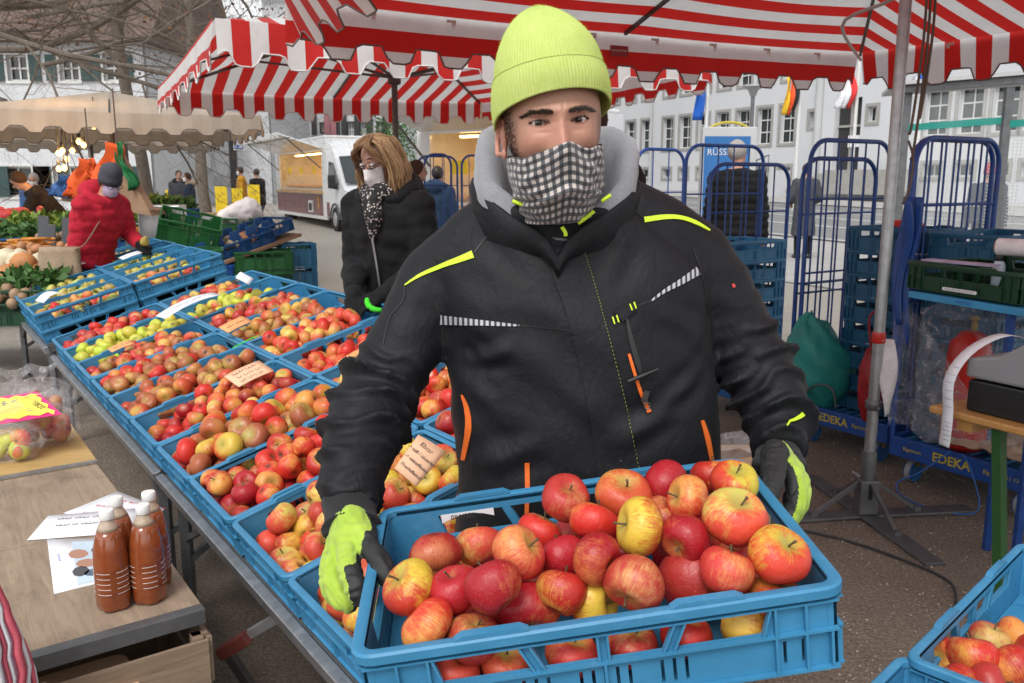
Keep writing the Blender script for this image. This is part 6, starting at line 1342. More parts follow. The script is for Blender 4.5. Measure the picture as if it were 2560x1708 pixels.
c1 = thing('roll_cage', 'blue roll cage behind the man’s raised elbow', 'roll cage', (t0[0], t0[1], 0)); panel(c1, t0 * V(1, 1, 0), t1 * V(1, 1, 0), 0.2, 1.60, 4); panel(c1, A0[0] * V(1, 0, 0) + V(-0.02, A0[1] + 0.05, 0), V(A0[0] - 0.02, A0[1] + 0.05, 0) + cn * 0.66, 0.2, 1.62, 5)
mb = MB(); c_ = (t0 + V(A0[0], A0[1], 0)) / 2 * V(1, 1, 0) + cn * 0.34 + V(0, 0, 0.17); mb.box(c_, (0.62, 0.7, 0.08), np.stack([cd, cn, V(0, 0, 1)], 1)); mb.build('deck', 'crate_blue_deep', c1)
t2_, t3_ = P(1566, 600, 6.1), P(1740, 600, 6.5)
c0 = thing('roll_cage', 'blue roll cage with a worn hoop beside the grey-haired man', 'roll cage', (t2_[0], t2_[1], 0)); panel(c0, t2_ * V(1, 1, 0), t3_ * V(1, 1, 0), 0.2, 1.74, 4)
t4_, t5_ = P(1455, 600, 6.9), P(1562, 600, 7.2); panel(c0, t4_ * V(1, 1, 0), t5_ * V(1, 1, 0), 0.2, 1.74, 2)
mb = MB(); mb.box((t2_ + t3_ + t4_ + t5_) / 4 * V(1, 1, 0) + V(0, 0, 0.17), (0.95, 0.55, 0.08), np.stack([cd, cn, V(0, 0, 1)], 1)); mb.build('deck', 'crate_blue_deep', c0)
def stack(o, x, y, n, mat, lab, h=0.128, size=(0.6, 0.4, 0.125), group=None):
    names = ['bottom', 'second', 'third', 'fourth', 'fifth', 'sixth', 'seventh', 'eighth', 'ninth', 'tenth']
    for k in range(n): crate(mat, f'{lab}, {names[k] if k else "bottom"} from below' if k < n - 1 else f'{lab}, topmost', M4(o + V(0, 0, (k + 1) * h + RNG.normal() * 0.0) + cd * RNG.normal() * 0.004 + cn * RNG.normal() * 0.004, x, y), group or lab, size, 'stacked_crate')
stack(QA(0.40, 0.33, 0.225), cd, cn, 8, 'crate_blue_teal', 'teal-blue crate in the tall stack by the umbrella pole', size=(0.46, 0.4, 0.125))
stack(QB(0.22, 0.40, 0.225), cn, -cd, 8, 'crate_blue_teal', 'dark blue crate in the film-wrapped stack')
stack(P(1680, 640, 5.75) * V(1, 1, 0) + V(0, 0, 0.215), cn, -cd, 7, 'crate_blue', 'blue crate stacked behind the man’s elbow')
# red cap and papers in the top crate
t = thing('red_packet', 'red plastic packet lying in the top teal crate', 'packet', QA(0.42, 0.3, 1.26)); mb = MB(); mb.ball(QA(0.42, 0.28, 1.262), (0.11, 0.06, 0.03), 12, 8); mb.build('wrap', 'red_gas', t, 180)
# bags
def sackbag(name, label, c, s, mat, seed, strap=None, top=0.35):
    t = thing(name, label, 'bag', c * V(1, 1, 0)); G = []
    for ph in np.linspace(0.02, math.pi - 0.02, 26):
        row = []
        for q in np.linspace(0, 2 * math.pi, 44, endpoint=False):
            d = V(math.sin(ph) * math.cos(q), math.sin(ph) * math.sin(q), math.cos(ph)); w = 1 + 0.13 * noise.noise(Vector(d * 2.2 + Vector((seed, 0, 0)))) + 0.07 * noise.noise(Vector(d * 6 + Vector((seed, 3, 0)))) + 0.04 * math.sin(q * 5 + d[2] * 7 + seed)
            pin = 1 - 0.45 * max(d[2], 0) ** 1.5; row.append(V(d[0] * s[0] * w * pin + max(d[2], 0) * -top * s[0], d[1] * s[1] * w * pin, d[2] * s[2] * w) + c)
        G.append(np.array(row))
    mb = MB(); mb.rings(G, True); mb.build('sack', mat, t, 180)
    return t
tb = sackbag('teal_bag', 'teal fabric bag lying in the roll cage', QA(0.10, 0.06, 0.46), (0.20, 0.15, 0.28), 'teal_bag', 2)
mb = MB(); mb.tube(spline([QA(-0.02, -0.07, 0.34), QA(0.10, -0.10, 0.30), QA(0.22, -0.08, 0.38), QA(0.30, -0.06, 0.36), QA(0.31, -0.04, 0.26)], 20), np.array([[0.016, 0.004]] * 20), 8); mb.build('strap', 'strap_grey', tb, 180)
mb = MB(); mb.box(QA(0.06, -0.09, 0.56), (0.03, 0.004, 0.035), np.stack([cd, cn, V(0, 0, 1)], 1)); mb.build('badge', 'paper', tb)
rb = sackbag('red_bag', 'red bag hanging beside the umbrella pole', QA(0.50, -0.01, 0.42), (0.07, 0.06, 0.20), 'red_bag', 5)
mb = MB(); mb.tube(spline([QA(0.50, -0.03, 0.60), QA(0.47, -0.03, 0.78), QA(0.52, -0.02, 0.84)], 10), 0.006, 6); mb.build('handle', 'red_bag', rb, 180)
ws = thing('white_rag', 'white and red cloth strip tied round the umbrella pole', 'rag', bx + V(0, 0, 0.9)); mb = MB(); mb.lathe([(0.026, 0.80), (0.029, 0.805), (0.029, 0.84), (0.026, 0.85)], bx, 14); mb.build('knot', 'red_gas', ws, 50)
G = np.array([[bx + V(0.03 + 0.02 * v + (u - .5) * (0.05 + 0.02 * math.sin(4 * v)), -0.03 + 0.02 * math.sin(3 * u + 5 * v), 0.82 - v * 0.34) for u in np.linspace(0, 1, 6)] for v in np.linspace(0, 1, 14)]); mb = MB(); mb.sheet(G, 0.002); mb.build('tail', 'cloth_white', ws, 180)
# film sheet hanging from cage B
fs = thing('plastic_film', 'torn clear film hanging from the right roll cage', 'film', QB(0.2, -0.03, 0.25)); G = np.array([[QB(-0.02 + u * (0.12 + 0.50 * v), -0.035 - 0.03 * math.sin(u * 9 + v * 4) * v, 0.88 - v * 0.60 + 0.02 * math.sin(u * 12)) for u in np.linspace(0, 1, 22)] for v in np.linspace(0, 1, 18)]); mb = MB(); mb.sheet(G); mb.build('sheet', 'film', fs, 180)
G = np.array([[QB(0.06 + u * 0.55, 0.06 - 0.012 * math.sin(u * 30 + v * 14), 0.26 + v * 0.62 + 0.25 * u * v) for u in np.linspace(0, 1, 24)] for v in np.linspace(0, 1, 14)]); mb = MB(); mb.sheet(G); mb.build('wrap', 'film', fs, 180)
# blue tarp strips at the cage corner, bits of rope
tp = thing('blue_strap', 'blue webbing straps knotted at the cage corner by the pole', 'strap', QB(0, 0, 0.9))
for k, (du, dv) in enumerate(((0.0, -0.03), (0.03, -0.02), (-0.03, -0.01))):
    G = np.array([[QB(du + 0.018 * math.sin(v * 7 + k) + (u - .5) * (0.05 * (1 - .5 * abs(v - .3))), dv - 0.012 * math.cos(6 * v + k), 1.42 - v * (0.62 + 0.1 * k)) for u in (0, .33, .66, 1)] for v in np.linspace(0, 1, 18)]); mb = MB(); mb.sheet(G, 0.003); mb.build('strap', 'cage_blue', tp, 180)
rp = thing('trailing_rope', 'thin blue rope trailing from the roll cage to the ground', 'rope', QB(0.3, -0.1, 0)); mb = MB()
mb.tube(spline([QB(0.33, -0.03, 0.24), QB(0.20, -0.06, 0.10), QB(0.10, -0.08, 0.02), QB(0.22, -0.20, 0.008), QB(0.42, -0.22, 0.008), QB(0.52, -0.10, 0.02), QB(0.44, -0.03, 0.16), QB(0.38, -0.02, 0.24)], 40), 0.0035, 5); mb.build('loop', 'rope_blue', rp, 180)
# shelf of cage B with green trays
gl, gr = GZ(2072, 662, 1.02), GZ(2345, 705, 1.02); gx = unit(gr - gl); gy = unit(np.cross(V(0, 0, 1), gx)); go = gl + gx * 0.30 + gy * 0.20
sh = thing('blue_tray_stand', 'blue crate stand under the dark green tray at the right edge', 'stand', go * V(1, 1, 0)); mb = MB(); mb.prism([go + gx * sx * 0.34 + gy * sy * 0.21 + V(0, 0, -0.035) for sx, sy in ((-.75, -1), (1.2, -1), (1.2, 1), (-.75, 1))], (0, 0, 0.03)); mb.build('shelf', 'decal_blue_pale', sh, 0, 0.003)
for sx in (0.75, 1.15):
    for sy in (-0.9, .9): mb = MB(); e = go + gx * sx * 0.34 + gy * sy * 0.2; mb.bar(V(e[0], e[1], 0), V(e[0], e[1], go[2] - 0.036), 0.025); mb.build('leg', 'cage_blue', sh)
text('lettering', 'WELKOM', 0.020, 'ink_blue', sh, M4(go - gy * 0.2105 * 1.0 + gx * 0.05 + V(0, 0, -0.020), gx, V(0, 0, 1)), 0.0004)
gt = crate('crate_dark_green', 'dark green open tray with papers and a bottle on the blue stand', M4(go + V(0, 0, 0.125), gx, gy), None, (0.6, 0.4, 0.12), 'green_tray'); gt2 = crate('crate_dark_green', 'dark green tray farther back under the film roll', M4(go + V(0, 0, 0.17) + gx * 0.22 + gy * 0.26, gx, gy), None, (0.6, 0.4, 0.12), 'green_tray')
mb = MB(); e = go - gy * 0.2085 + gx * 0.02 + V(0, 0, 0.028); G = [e + gx * x + V(0, 0, z) for x, z in ((-.085, -.007), (.085, -.007), (.09, 0), (.085, .007), (-.085, .007), (-.09, 0))]; tl = thing('tray_label', 'white printed strip label on the green tray front', 'label', e); mb.prism(G, -gy * 0.002); mb.build('strip', 'paper', tl); scrawl(tl, e - gy * 0.0028, gx, V(0, 0, 1), .15, .008, 'ink', 5)
bt = thing('small_bottle', 'small pale blue bottle with black cap standing in the green tray', 'bottle', go + gx * -0.02 + gy * 0.02 + V(0, 0, 0.015), 0, None); mb = MB(); bo = go + gx * -0.03 + gy * 0.05 + V(0, 0, 0.02); mb.lathe([(0.024, 0), (0.026, 0.004), (0.026, 0.10), (0.018, 0.118), (0.014, 0.12)], bo, 16); mb.build('body', 'poster_pale', bt, 50); mb = MB(); mb.lathe([(0.016, 0.1205), (0.017, 0.122), (0.017, 0.146), (0.015, 0.148)], bo, 16); mb.build('cap', 'black_plastic', bt, 50)
bk = thing('notebook', 'white and pink notepad lying across the green tray', 'notebook', go); mb = MB(); mb.prism([go + gx * x + gy * y + V(0, 0, 0.127) for x, y in ((-.25, -.16), (.06, -.10), (.05, -.03), (-.26, -.09))], (0, 0, 0.008)); mb.build('pages', 'cloth_lilac', bk)
cl = thing('film_roll', 'roll of cling film lying on the back green tray', 'film roll', go + gx * .3 + gy * .2 + V(0, 0, .2)); a_ = P(2290, 566, 3.45); d_ = unit(gx * 0.8 + gy * 0.35); mb = MB(); mb.tube([a_, a_ + d_ * 0.4], 0.034, 24); mb.build('roll', 'cloth_white', cl, 50); mb = MB(); mb.tube([a_ - d_ * 0.008, a_ + d_ * 0.004], 0.025, 20); mb.build('core', 'cardboard', cl, 50); mb = MB(); mb.tube([a_ - d_ * 0.0095, a_ - d_ * 0.0085], 0.018, 20); mb.build('core_hole', 'ink', cl)
# beer-bench table with the till
bl_ = GZ(2132, 930, 0.74); br_ = GZ(2350, 985, 0.74); bxd = unit(br_ - bl_); byd = unit(np.cross(V(0, 0, 1), bxd)); bn = thing('bench_table', 'orange wooden folding table with green steel legs, carrying the till', 'table', bl_ * V(1, 1, 0))
def BQ(u, v, z=0.74): q = bl_ + bxd * u + byd * v; return V(q[0], q[1], z)
for k in range(3): mb = MB(); mb.prism([BQ(0, k * 0.168 + 0.0, 0.715), BQ(1.4, k * 0.168, 0.715), BQ(1.4, k * 0.168 + 0.166, 0.715), BQ(0, k * 0.168 + 0.166, 0.715)], (0, 0, 0.025)); mb.build('plank', 'bench_wood', bn, 0, 0.006)
mb = MB(); mb.bar(BQ(0.12, 0.02, 0.695), BQ(0.12, 0.48, 0.695), 0.05, 0.038); mb.build('batten', 'bench_wood', bn)
for v in (0.05, 0.45): mb = MB(); mb.bar(BQ(0.30, v, 0.0), BQ(0.22, v, 0.712), 0.034, 0.030, up=bxd); mb.build('leg', 'leg_green', bn)
mb = MB(); mb.bar(BQ(0.30, 0.066, 0.1), BQ(0.30, 0.434, 0.1), 0.025); mb.build('stretcher', 'leg_green', bn); mb = MB(); mb.bar(BQ(0.28, 0.25, 0.28), BQ(0.62, 0.25, 0.70), 0.022); mb.build('brace', 'leg_green', bn)
cz = 0.742; rg = thing('cash_register', 'grey cash register on a black cash drawer with a paper receipt', 'cash register', BQ(0.3, 0.2)); mb = MB(); mb.prism([BQ(u, v, cz) for u, v in ((0.10, 0.05), (0.62, 0.05), (0.62, 0.47), (0.10, 0.47))], (0, 0, 0.105)); mb.build('cash_drawer', 'black_plastic', rg, 0, 0.006)
mb = MB(); prof = [(0.09, cz + .112), (0.66, cz + .112), (0.66, cz + .34), (0.36, cz + .30), (0.30, cz + .27), (0.20, cz + .20), (0.09, cz + .175)]; mb.prism([BQ(u, 0.045, z) for u, z in prof], byd * 0.42); mb.build('housing', 'register_grey', rg, 0, 0.01)
for k in range(3): mb = MB(); mb.bar(BQ(0.40, 0.0435, cz + 0.255 - k * 0.018), BQ(0.60, 0.0435, cz + 0.275 - k * 0.018), 0.002, 0.003); mb.build('vent_slot', 'ink', rg)
mb = MB(); mb.prism([BQ(u, v, cz + .36) for u, v in ((0.30, 0.1), (0.75, 0.1), (0.75, 0.4), (0.30, 0.4))], (0, 0, 0.02)); mb.build('weighing_plate', 'alu', rg, 0, 0.006); mb = MB(); mb.bar(BQ(.5, .25, cz + .25), BQ(.5, .25, cz + .36), 0.06); mb.build('plate_support', 'register_grey', rg)
G = []
for (u, v, z) in spline([(0.22, 0.20, cz + .235), (0.15, 0.14, cz + .255), (0.09, 0.06, cz + .20), (0.075, -0.012, cz + .11), (0.085, -0.02, cz + .0), (0.092, -0.03, cz - .06), (0.088, -0.028, cz - .12)], 26): G.append([BQ(u - 0.022, v + 0.004, z), BQ(u, v, z), BQ(u + 0.022, v - 0.004, z)])
rc = thing('receipt', 'long white paper receipt hanging over the table edge', 'receipt', BQ(0.08, 0)); mb = MB(); mb.sheet(np.array(G), 0.0006); mb.build('strip', 'paper', rc, 180)
for k in range(11, 24):
    if k in (17, 18): continue
    mb = MB(); a_, b_ = np.array(G[k][0]), np.array(G[k][2]); n_ = unit(np.cross(b_ - a_, np.array(G[k + 1][1]) - np.array(G[k][1]))); n_ = n_ if n_ @ (CAMP - a_) > 0 else -n_; w0 = 0.12 + 0.1 * ((k * 7) % 3); mb.bar(a_ * (1 - w0) + b_ * w0 + n_ * .001, a_ * .12 + b_ * .88 + n_ * .001, 0.0008, 0.0022, up=n_); mb.build('print_line', 'decal_grey', rc)
# gas bottle, cardboard, wrapped floor stuff
o_g = QB(.30, .12, 0); gb = thing('gas_bottle', 'red gas bottle with brass valve behind the till', 'gas bottle', o_g + V(0, 0, .22)); mb = MB(); mb.lathe([(0.08, 0.222), (0.11, 0.25), (0.11, 0.66), (0.10, 0.74), (0.06, 0.79), (0.03, 0.80)], o_g, 28); mb.build('tank', 'red_gas', gb, 50); mb = MB(); mb.lathe([(0.018, 0.80), (0.018, 0.85), (0.03, 0.855), (0.03, 0.87)], o_g, 12); mb.build('valve', 'brass', gb, 50)
cb = thing('bubble_wrap', 'crumpled clear wrapping and pale card on the right cage deck', 'wrapping', QB(0.5, 0.1, 0.25)); mb = MB(); G = np.array([[QB(0.28 + u * 0.5, -0.05 + v * 0.4, 0.26 + 0.05 * abs(noise.noise(Vector((u * 6, v * 6, 2)))) + 0.02) for u in np.linspace(0, 1, 26)] for v in np.linspace(0, 1, 16)]); mb.sheet(G, 0.004); mb.build('sheet', 'cloth_beige', cb, 30)
# cable across the ground, small plastic box behind the jacket
cbl = thing('ground_cable', 'thin dark cable snaking over the gravel below the umbrella stand', 'cable', GZ(2000, 1270, 0)); mb = MB(); mb.tube(spline([GZ(x, y, 0.008) for x, y in ((1700, 1190), (1880, 1225), (1980, 1252), (2080, 1288), (2150, 1318), (2190, 1350), (2195, 1420))], 40), 0.0055, 6); mb.build('cable', 'cable', cbl, 180)
bxp = thing('clear_box', 'clear plastic punnet on the ground behind the jacket', 'box', GZ(1680, 1020, 0.3)); mb = MB(); mb.box(P(1682, 1022, 2.6), (0.13, 0.09, 0.06), rz(0.4)); mb.build('body', 'film', bxp, 0, 0.004); mb = MB(); c_ = P(1682, 1022, 2.6); mb.box(V(c_[0], c_[1], (c_[2] - 0.03) / 2), (0.2, 0.2, c_[2] - 0.03)); mb.build('stand', 'cardboard', bxp)
# ---------------------------------------------------------------- town hall on the right
FD = unit(V(-0.456, 0.89, 0)); F0 = P(1790, 400, 50.0) * V(1, 1, 0); FN = V(-FD[1], FD[0], 0) * 1.0
FN = FN if FN @ (CAMP * V(1, 1, 0) - F0) > 0 else -FN
def FZ(x, y):
    r = _ray(x, y); tt = ((F0 - CAMP) @ FN) / (r @ FN); q = CAMP + r * tt; return (q - F0) @ FD, q[2]
def FP(s, z, out=0.0): return F0 + FD * s + FN * out + V(0, 0, z)
th_ = thing('town_hall', 'long white plastered town hall with grey stone window frames', 'building', F0 + V(0, 0, 0.6))
s_hi, s_lo = 75.0, -30.0; GB = 0.4
WIN = []   # s0, s1, z0, z1, kind
zl0, zl1 = FZ(1754, 331)[1], FZ(1754, 248)[1]; zu0, zu1 = FZ(1754, 190)[1], FZ(1754, 117)[1]; w0 = abs(FZ(1738, 280)[0] - FZ(1769, 280)[0])
cols = [1358.5 + 0.4219 * q for q in (40, 127, 212, 297, 415, 508, 607, 712, 822, 937, 1062)]
scol = [FZ(x, 290)[0] for x in cols]; step = np.median(np.abs(np.diff(scol)))
for k in range(1, 7): scol.append(scol[0] + k * step)
for s_ in scol:
    for z0, z1 in ((zl0, zl1), (zu0, zu1), (zu0 + (zu0 - zl0), zu1 + (zu0 - zl0))): WIN.append((s_ - w0 / 2, s_ + w0 / 2, z0, z1))
    WIN.append((s_ - w0 * .4, s_ + w0 * .4, zl0 - 1.9, zl0 - 1.3))
for (x0, x1, y0, y1) in ((1858.5, 1875, 257, 291), (1993.5, 2012, 245, 279)): a, z1 = FZ(x0, y0); b, z0 = FZ(x1, y1); WIN.append((min(a, b), max(a, b), z0, z1))
for cx in (1870, 2055, 2245, 2420): a, _ = FZ(1358.5 + 0.4219 * cx, 270); WIN += [(a - w0 * .55, a + w0 * .55, zl0, zl1), (a - w0 * .5, a + w0 * .5, zu0, zu1), (a - w0 * .4, a + w0 * .4, zl0 - 1.9, zl0 - 1.3)]
da, _ = FZ(1912, 330); db, _ = FZ(1972, 330); DO = (min(da, db), max(da, db), FZ(1940, 392)[1], FZ(1940, 226)[1])
def wall_with_holes(rects, s0, s1, z0, z1, put, depth, mat, parent, name='wall'):
    """wall face cut into cells round the openings, with reveals"""
    mb = MB(); S = sorted(set([s0, s1] + [r_[0] for r_ in rects] + [r_[1] for r_ in rects])); Z = sorted(set([z0, z1] + [r_[2] for r_ in rects] + [r_[3] for r_ in rects]))
    for i in range(len(S) - 1):
        zc = z0; sm = (S[i] + S[i + 1]) / 2; cut = sorted([(r_[2], r_[3]) for r_ in rects if r_[0] < sm < r_[1]])
        for a, b in cut + [(z1, z1)]:
            if a > zc + 1e-4: mb.add([put(S[i], zc, 0), put(S[i + 1], zc, 0), put(S[i + 1], a, 0), put(S[i], a, 0)], [(0, 1, 2, 3)])
            zc = max(zc, b)
    for (a, b, c, d) in [r_[:4] for r_ in rects]:
        q = [put(a, c, 0), put(b, c, 0), put(b, d, 0), put(a, d, 0)]; p = [put(a, c, -depth), put(b, c, -depth), put(b, d, -depth), put(a, d, -depth)]
        mb.add(q + p, [(0, 1, 5, 4), (1, 2, 6, 5), (2, 3, 7, 6), (3, 0, 4, 7)])
    return mb.build(name, mat, parent)
wall_with_holes(WIN + [DO], s_lo, s_hi, GB - 0.6, zu1 + (zu0 - zl0) + 1.4, FP, 0.35, 'plaster', th_)
def window(parent, put, a, b, c, d, depth=0.3, frame='stone_trim', bars=(1, 2), sash='frame_white', glass='window_glass', fw=0.16, sill=True, out=0.05, bw=0.07):
    t_ = MB()
    for (p0, p1, q0, q1) in ((a - fw, b + fw, d, d + fw), (a - fw, b + fw, c - fw, c), (a - fw, a, c, d), (b, b + fw, c, d)):
        t_.add([put(p0, q0, out), put(p1, q0, out), put(p1, q1, out), put(p0, q1, out), put(p0, q0, -.02), put(p1, q0, -.02), put(p1, q1, -.02), put(p0, q1, -.02)], [(0, 1, 2, 3), (0, 4, 5, 1), (1, 5, 6, 2), (2, 6, 7, 3), (3, 7, 4, 0)])
    w = t_.build('window', frame, parent); g = MB(); g.add([put(a, c, -depth), put(b, c, -depth), put(b, d, -depth), put(a, d, -depth)], [(0, 1, 2, 3)]); g.build('pane', glass, w)
    s_ = MB(); xs = [a + bw / 2, b - bw / 2] + [a + (b - a) * (k + 1) / (bars[0] + 1) for k in range(bars[0])]; zs = [c + bw / 2, d - bw / 2] + [c + (d - c) * (k + 1) / (bars[1] + 1) for k in range(bars[1])]
    for x in xs: s_.add([put(x - bw / 2, c, -depth + .05), put(x + bw / 2, c, -depth + .05), put(x + bw / 2, d, -depth + .05), put(x - bw / 2, d, -depth + .05)], [(0, 1, 2, 3)])
    for z in zs: s_.add([put(a, z - bw / 2, -depth + .06), put(b, z - bw / 2, -depth + .06), put(b, z + bw / 2, -depth + .06), put(a, z + bw / 2, -depth + .06)], [(0, 1, 2, 3)])
    s_.build('sash', sash, w); return w
for (a, b, c, d) in WIN: window(th_, FP, a, b, c, d, bars=(1, 2) if d - c > 1.5 else (1, 0))
mb = MB(); a, b, c, d = DO; mb.add([FP(a, c, -.34), FP(b, c, -.34), FP(b, d, -.34), FP(a, d, -.34)], [(0, 1, 2, 3)]); dr = mb.build('door', 'door_dark', th_)
mb = MB(); mid = (a + b) / 2; mb.bar(FP(mid, c, -.30), FP(mid, d, -.30), 0.1); mb.bar(FP(a, c + (d - c) * .62, -.30), FP(b, c + (d - c) * .62, -.30), 0.12); mb.build('door_frame', 'stone_trim', dr)
for u in (0.2, 0.42): mb = MB(); mb.box(FP(a + (b - a) * u, c + 1.5, -.27), (0.5, 0.03, 0.6), np.stack([FD, FN, V(0, 0, 1)], 1)); mb.build('notice', 'paper', dr)
for s_ in (FZ(1500, 200)[0], FZ(1886, 200)[0]): mb = MB(); mb.tube([FP(s_, GB, .12), FP(s_, 14, .12)], 0.09 if s_ > 10 else 0.22, 8); mb.build('downpipe', 'plaster_grey', th_, 60)
sn = thing('stone_stairs', 'stone stairs with a steel railing before the town hall door', 'stairs', FP(mid, 0.9, 2))
for k in range(7): mb = MB(); mb.box(FP(mid - 2.2 + 0.0 * k, GB + 0.5 + k * 0.17, 2.6 - k * 0.33), (7.0 - 0.2 * k, 0.33, 0.17), np.stack([FD, FN, V(0, 0, 1)], 1)); mb.build('step', 'stone_trim', sn)
for k in range(12): mb = MB(); s_ = mid + 2.5 + k * 0.45; z = 1.9 - k * 0.13; mb.tube([FP(s_, GB, 2.9), FP(s_, z + 0.9, 2.9)], 0.025, 5); mb.build('baluster', 'steel_dull', sn)
mb = MB(); mb.tube([FP(mid + 2.5, 2.8, 2.9), FP(mid + 2.5 + 11 * .45, 2.8 - 11 * .13, 2.9)], 0.035, 6); mb.build('handrail', 'steel_dull', sn)
mb = MB(); mb.prism([FP(mid + 2.4, GB, 2.6), FP(mid + 7.6, GB, 2.6), FP(mid + 7.6, GB + .3, 2.6), FP(mid + 2.4, 2.0, 2.6)], FN * -1.2); mb.build('stair_cheek', 'plaster', sn)
# road, far pavement and kerbs
def gz(x, y, h): return V(x, y, ground_z(min(y, 62)) + h)
def strip(name, label, u0, u1, mat, h, s0=-60, s1=60, base=FP):
    mb = MB(); G = np.array([[gz(*(F0 + FD * s_ + FN * u)[:2], h) for s_ in np.linspace(s0, s1, 40)] for u in (u0, u1)]); mb.sheet(G); o = mb.build(name, mat); return tag(o, label, kind='structure')
strip('pavement', 'paved footway along the town hall', 0.0, 7.0, 'paving', 0.03); strip('road', 'asphalt road between the market square and the town hall', 7.2, 20.0, 'asphalt', 0.012); strip('pavement', 'pale paved edge of the market square', 20.2, 27.0, 'paving', 0.014)
for u in (7.1, 20.1): strip('kerb', 'pale stone kerb line of the road', u - .12, u + .12, 'kerb', 0.06)
for u in (10.5, 13.5, 16.5): strip('road_line', 'painted line on the asphalt road', u - .1, u + .1, 'frame_white', 0.018)
# flags
def flag(label, xl, xr, yt, yb, Y, bands, pole=True, horiz=False):
    t = thing('flag', label, 'flag', P((xl + xr) / 2, 440, Y) * V(1, 1, 0) + V(0, 0, ground_z(Y))); a, b = P(xl, yt, Y), P(xr, yt, Y); c = V(a[0], a[1], P(xl, yb, Y)[2]); wv = lambda v: V(0.05 * math.sin(v * 4), 0.15 * math.sin(v * 7), 0); n = len(bands)
    for k, m in enumerate(bands):
        G = np.array([[a + (b - a) * ((k + u) / n) + (c - a) * v + wv(v) + V(0, 0.12 * math.sin(u * 3 + 9 * v + k), 0) for u in np.linspace(0, 1, 5)] for v in np.linspace(0, 1, 16)]); mb = MB(); mb.sheet(G, 0.02); mb.build('cloth_band', m, t, 180)
    mb = MB(); p = b + V(0.12, 0.0, 0); mb.tube([V(p[0], p[1], ground_z(Y)), V(p[0], p[1], a[2] + 2.0)], 0.07, 8); mb.build('flagpole', 'frame_white', t, 60); return t, a, b, c
ft, fa, fb, fc = flag('blue flag with a ring of yellow stars on the town hall front', 1600, 1621, 98, 276, 32, ['flag_blue'])
for k in range(9): q = R(40 * k + 15); c_ = (fa + fb) / 2 * 1 + (fc - fa) * 0.42 + V(0.19 * math.sin(q) - .02, -0.35, 0.62 * math.cos(q)); mb = MB(); mb.prism([c_ + V(0.07 * (1 if j % 2 else .42) * math.sin(R(36 * j)), 0, 0.12 * (1 if j % 2 else .42) * math.cos(R(36 * j))) for j in range(10)], (0, 0.02, 0)); mb.build('star', 'flag_gold', ft)
flag('gold red and black flag hanging before the town hall', 1806, 1835, 120, 264, 34, ['flag_gold', 'flag_orange', 'flag_black']); flag('white and red flag hanging before the town hall door', 1927, 1966, 130, 249, 34, ['flag_white', 'flag_white', 'flag_red']); flag('white and blue flag half hidden by the red striped valance', 2094, 2114, 150, 192, 34, ['flag_white', 'flag_blue'])
lt = thing('street_lamp', 'grey street lamp with a shallow cone head before the town hall', 'street lamp', P(1728, 440, 28) * V(1, 1, 0) + V(0, 0, ground_z(28))); lp_ = P(1728, 222, 28); mb = MB(); mb.tube([V(lp_[0], lp_[1], 0.2), lp_], 0.06, 8); mb.build('post', 'steel_dull', lt, 60); mb = MB(); mb.lathe([(0.07, 0), (0.09, 0.02), (0.16, 0.20), (0.36, 0.30), (0.36, 0.33), (0.05, 0.36)], lp_, 16); mb.build('lamp_head', 'alu', lt, 50)
# advertising pillar
ap = thing('advertising_board', 'glazed advertising board with a blue poster, behind the grey-haired man', 'advertising board', P(1672, 450, 15) * V(1, 1, 0)); a, b = P(1610, 306, 15), P(1735, 300, 15.0); d = unit(b - a); L_ = np.linalg.norm(b - a); zt = a[2]
mb = MB(); mb.box((a + b) / 2 * V(1, 1, 0) + V(0, 0, (zt + 0.35) / 2 + 0.1), (L_, 0.22, zt - 0.35)); mb.build('case', 'plaster_grey', ap, 0, 0.02); mb = MB(); mb.box((a + b) / 2 * V(1, 1, 0) + V(-0.04, -0.113, (zt + 0.35) / 2 + 0.08), (L_ * .84, 0.006, zt - 0.62)); po = mb.build('poster', 'poster_blue', ap)
mb = MB(); c_ = (a + b) / 2 * V(1, 1, 0) + V(-0.02, -0.118, 0.95); mb.prism([c_ + V(x, 0, z) for x, z in ((-.33, -.35), (.30, -.35), (.30, .30), (.1, .18), (-.12, .45), (-.33, .38))], (0, 0.002, 0)); mb.build('poster_shape', 'poster_pale', ap); text('lettering', 'RÜSSELSH', 0.15, 'frame_white', ap, M4((a + b) / 2 * V(1, 1, 0) + V(-0.05, -0.12, zt - 0.32), V(1, 0, 0), V(0, 0, 1)), 0.001)
mb = MB(); mb.tube([(a + b) / 2 * V(1, 1, 0) + V(L_ * .46 * math.cos(q), 0, zt - .08 + 0.26 * math.sin(q)) for q in np.linspace(0.1, math.pi - .1, 14)], 0.025, 6); mb.build('arch', 'decal_gold', ap, 60); mb = MB(); mb.box((a + b) / 2 * V(1, 1, 0) + V(0, 0, .12), (L_ * .9, 0.25, .26)); mb.build('plinth', 'stone_trim', ap)
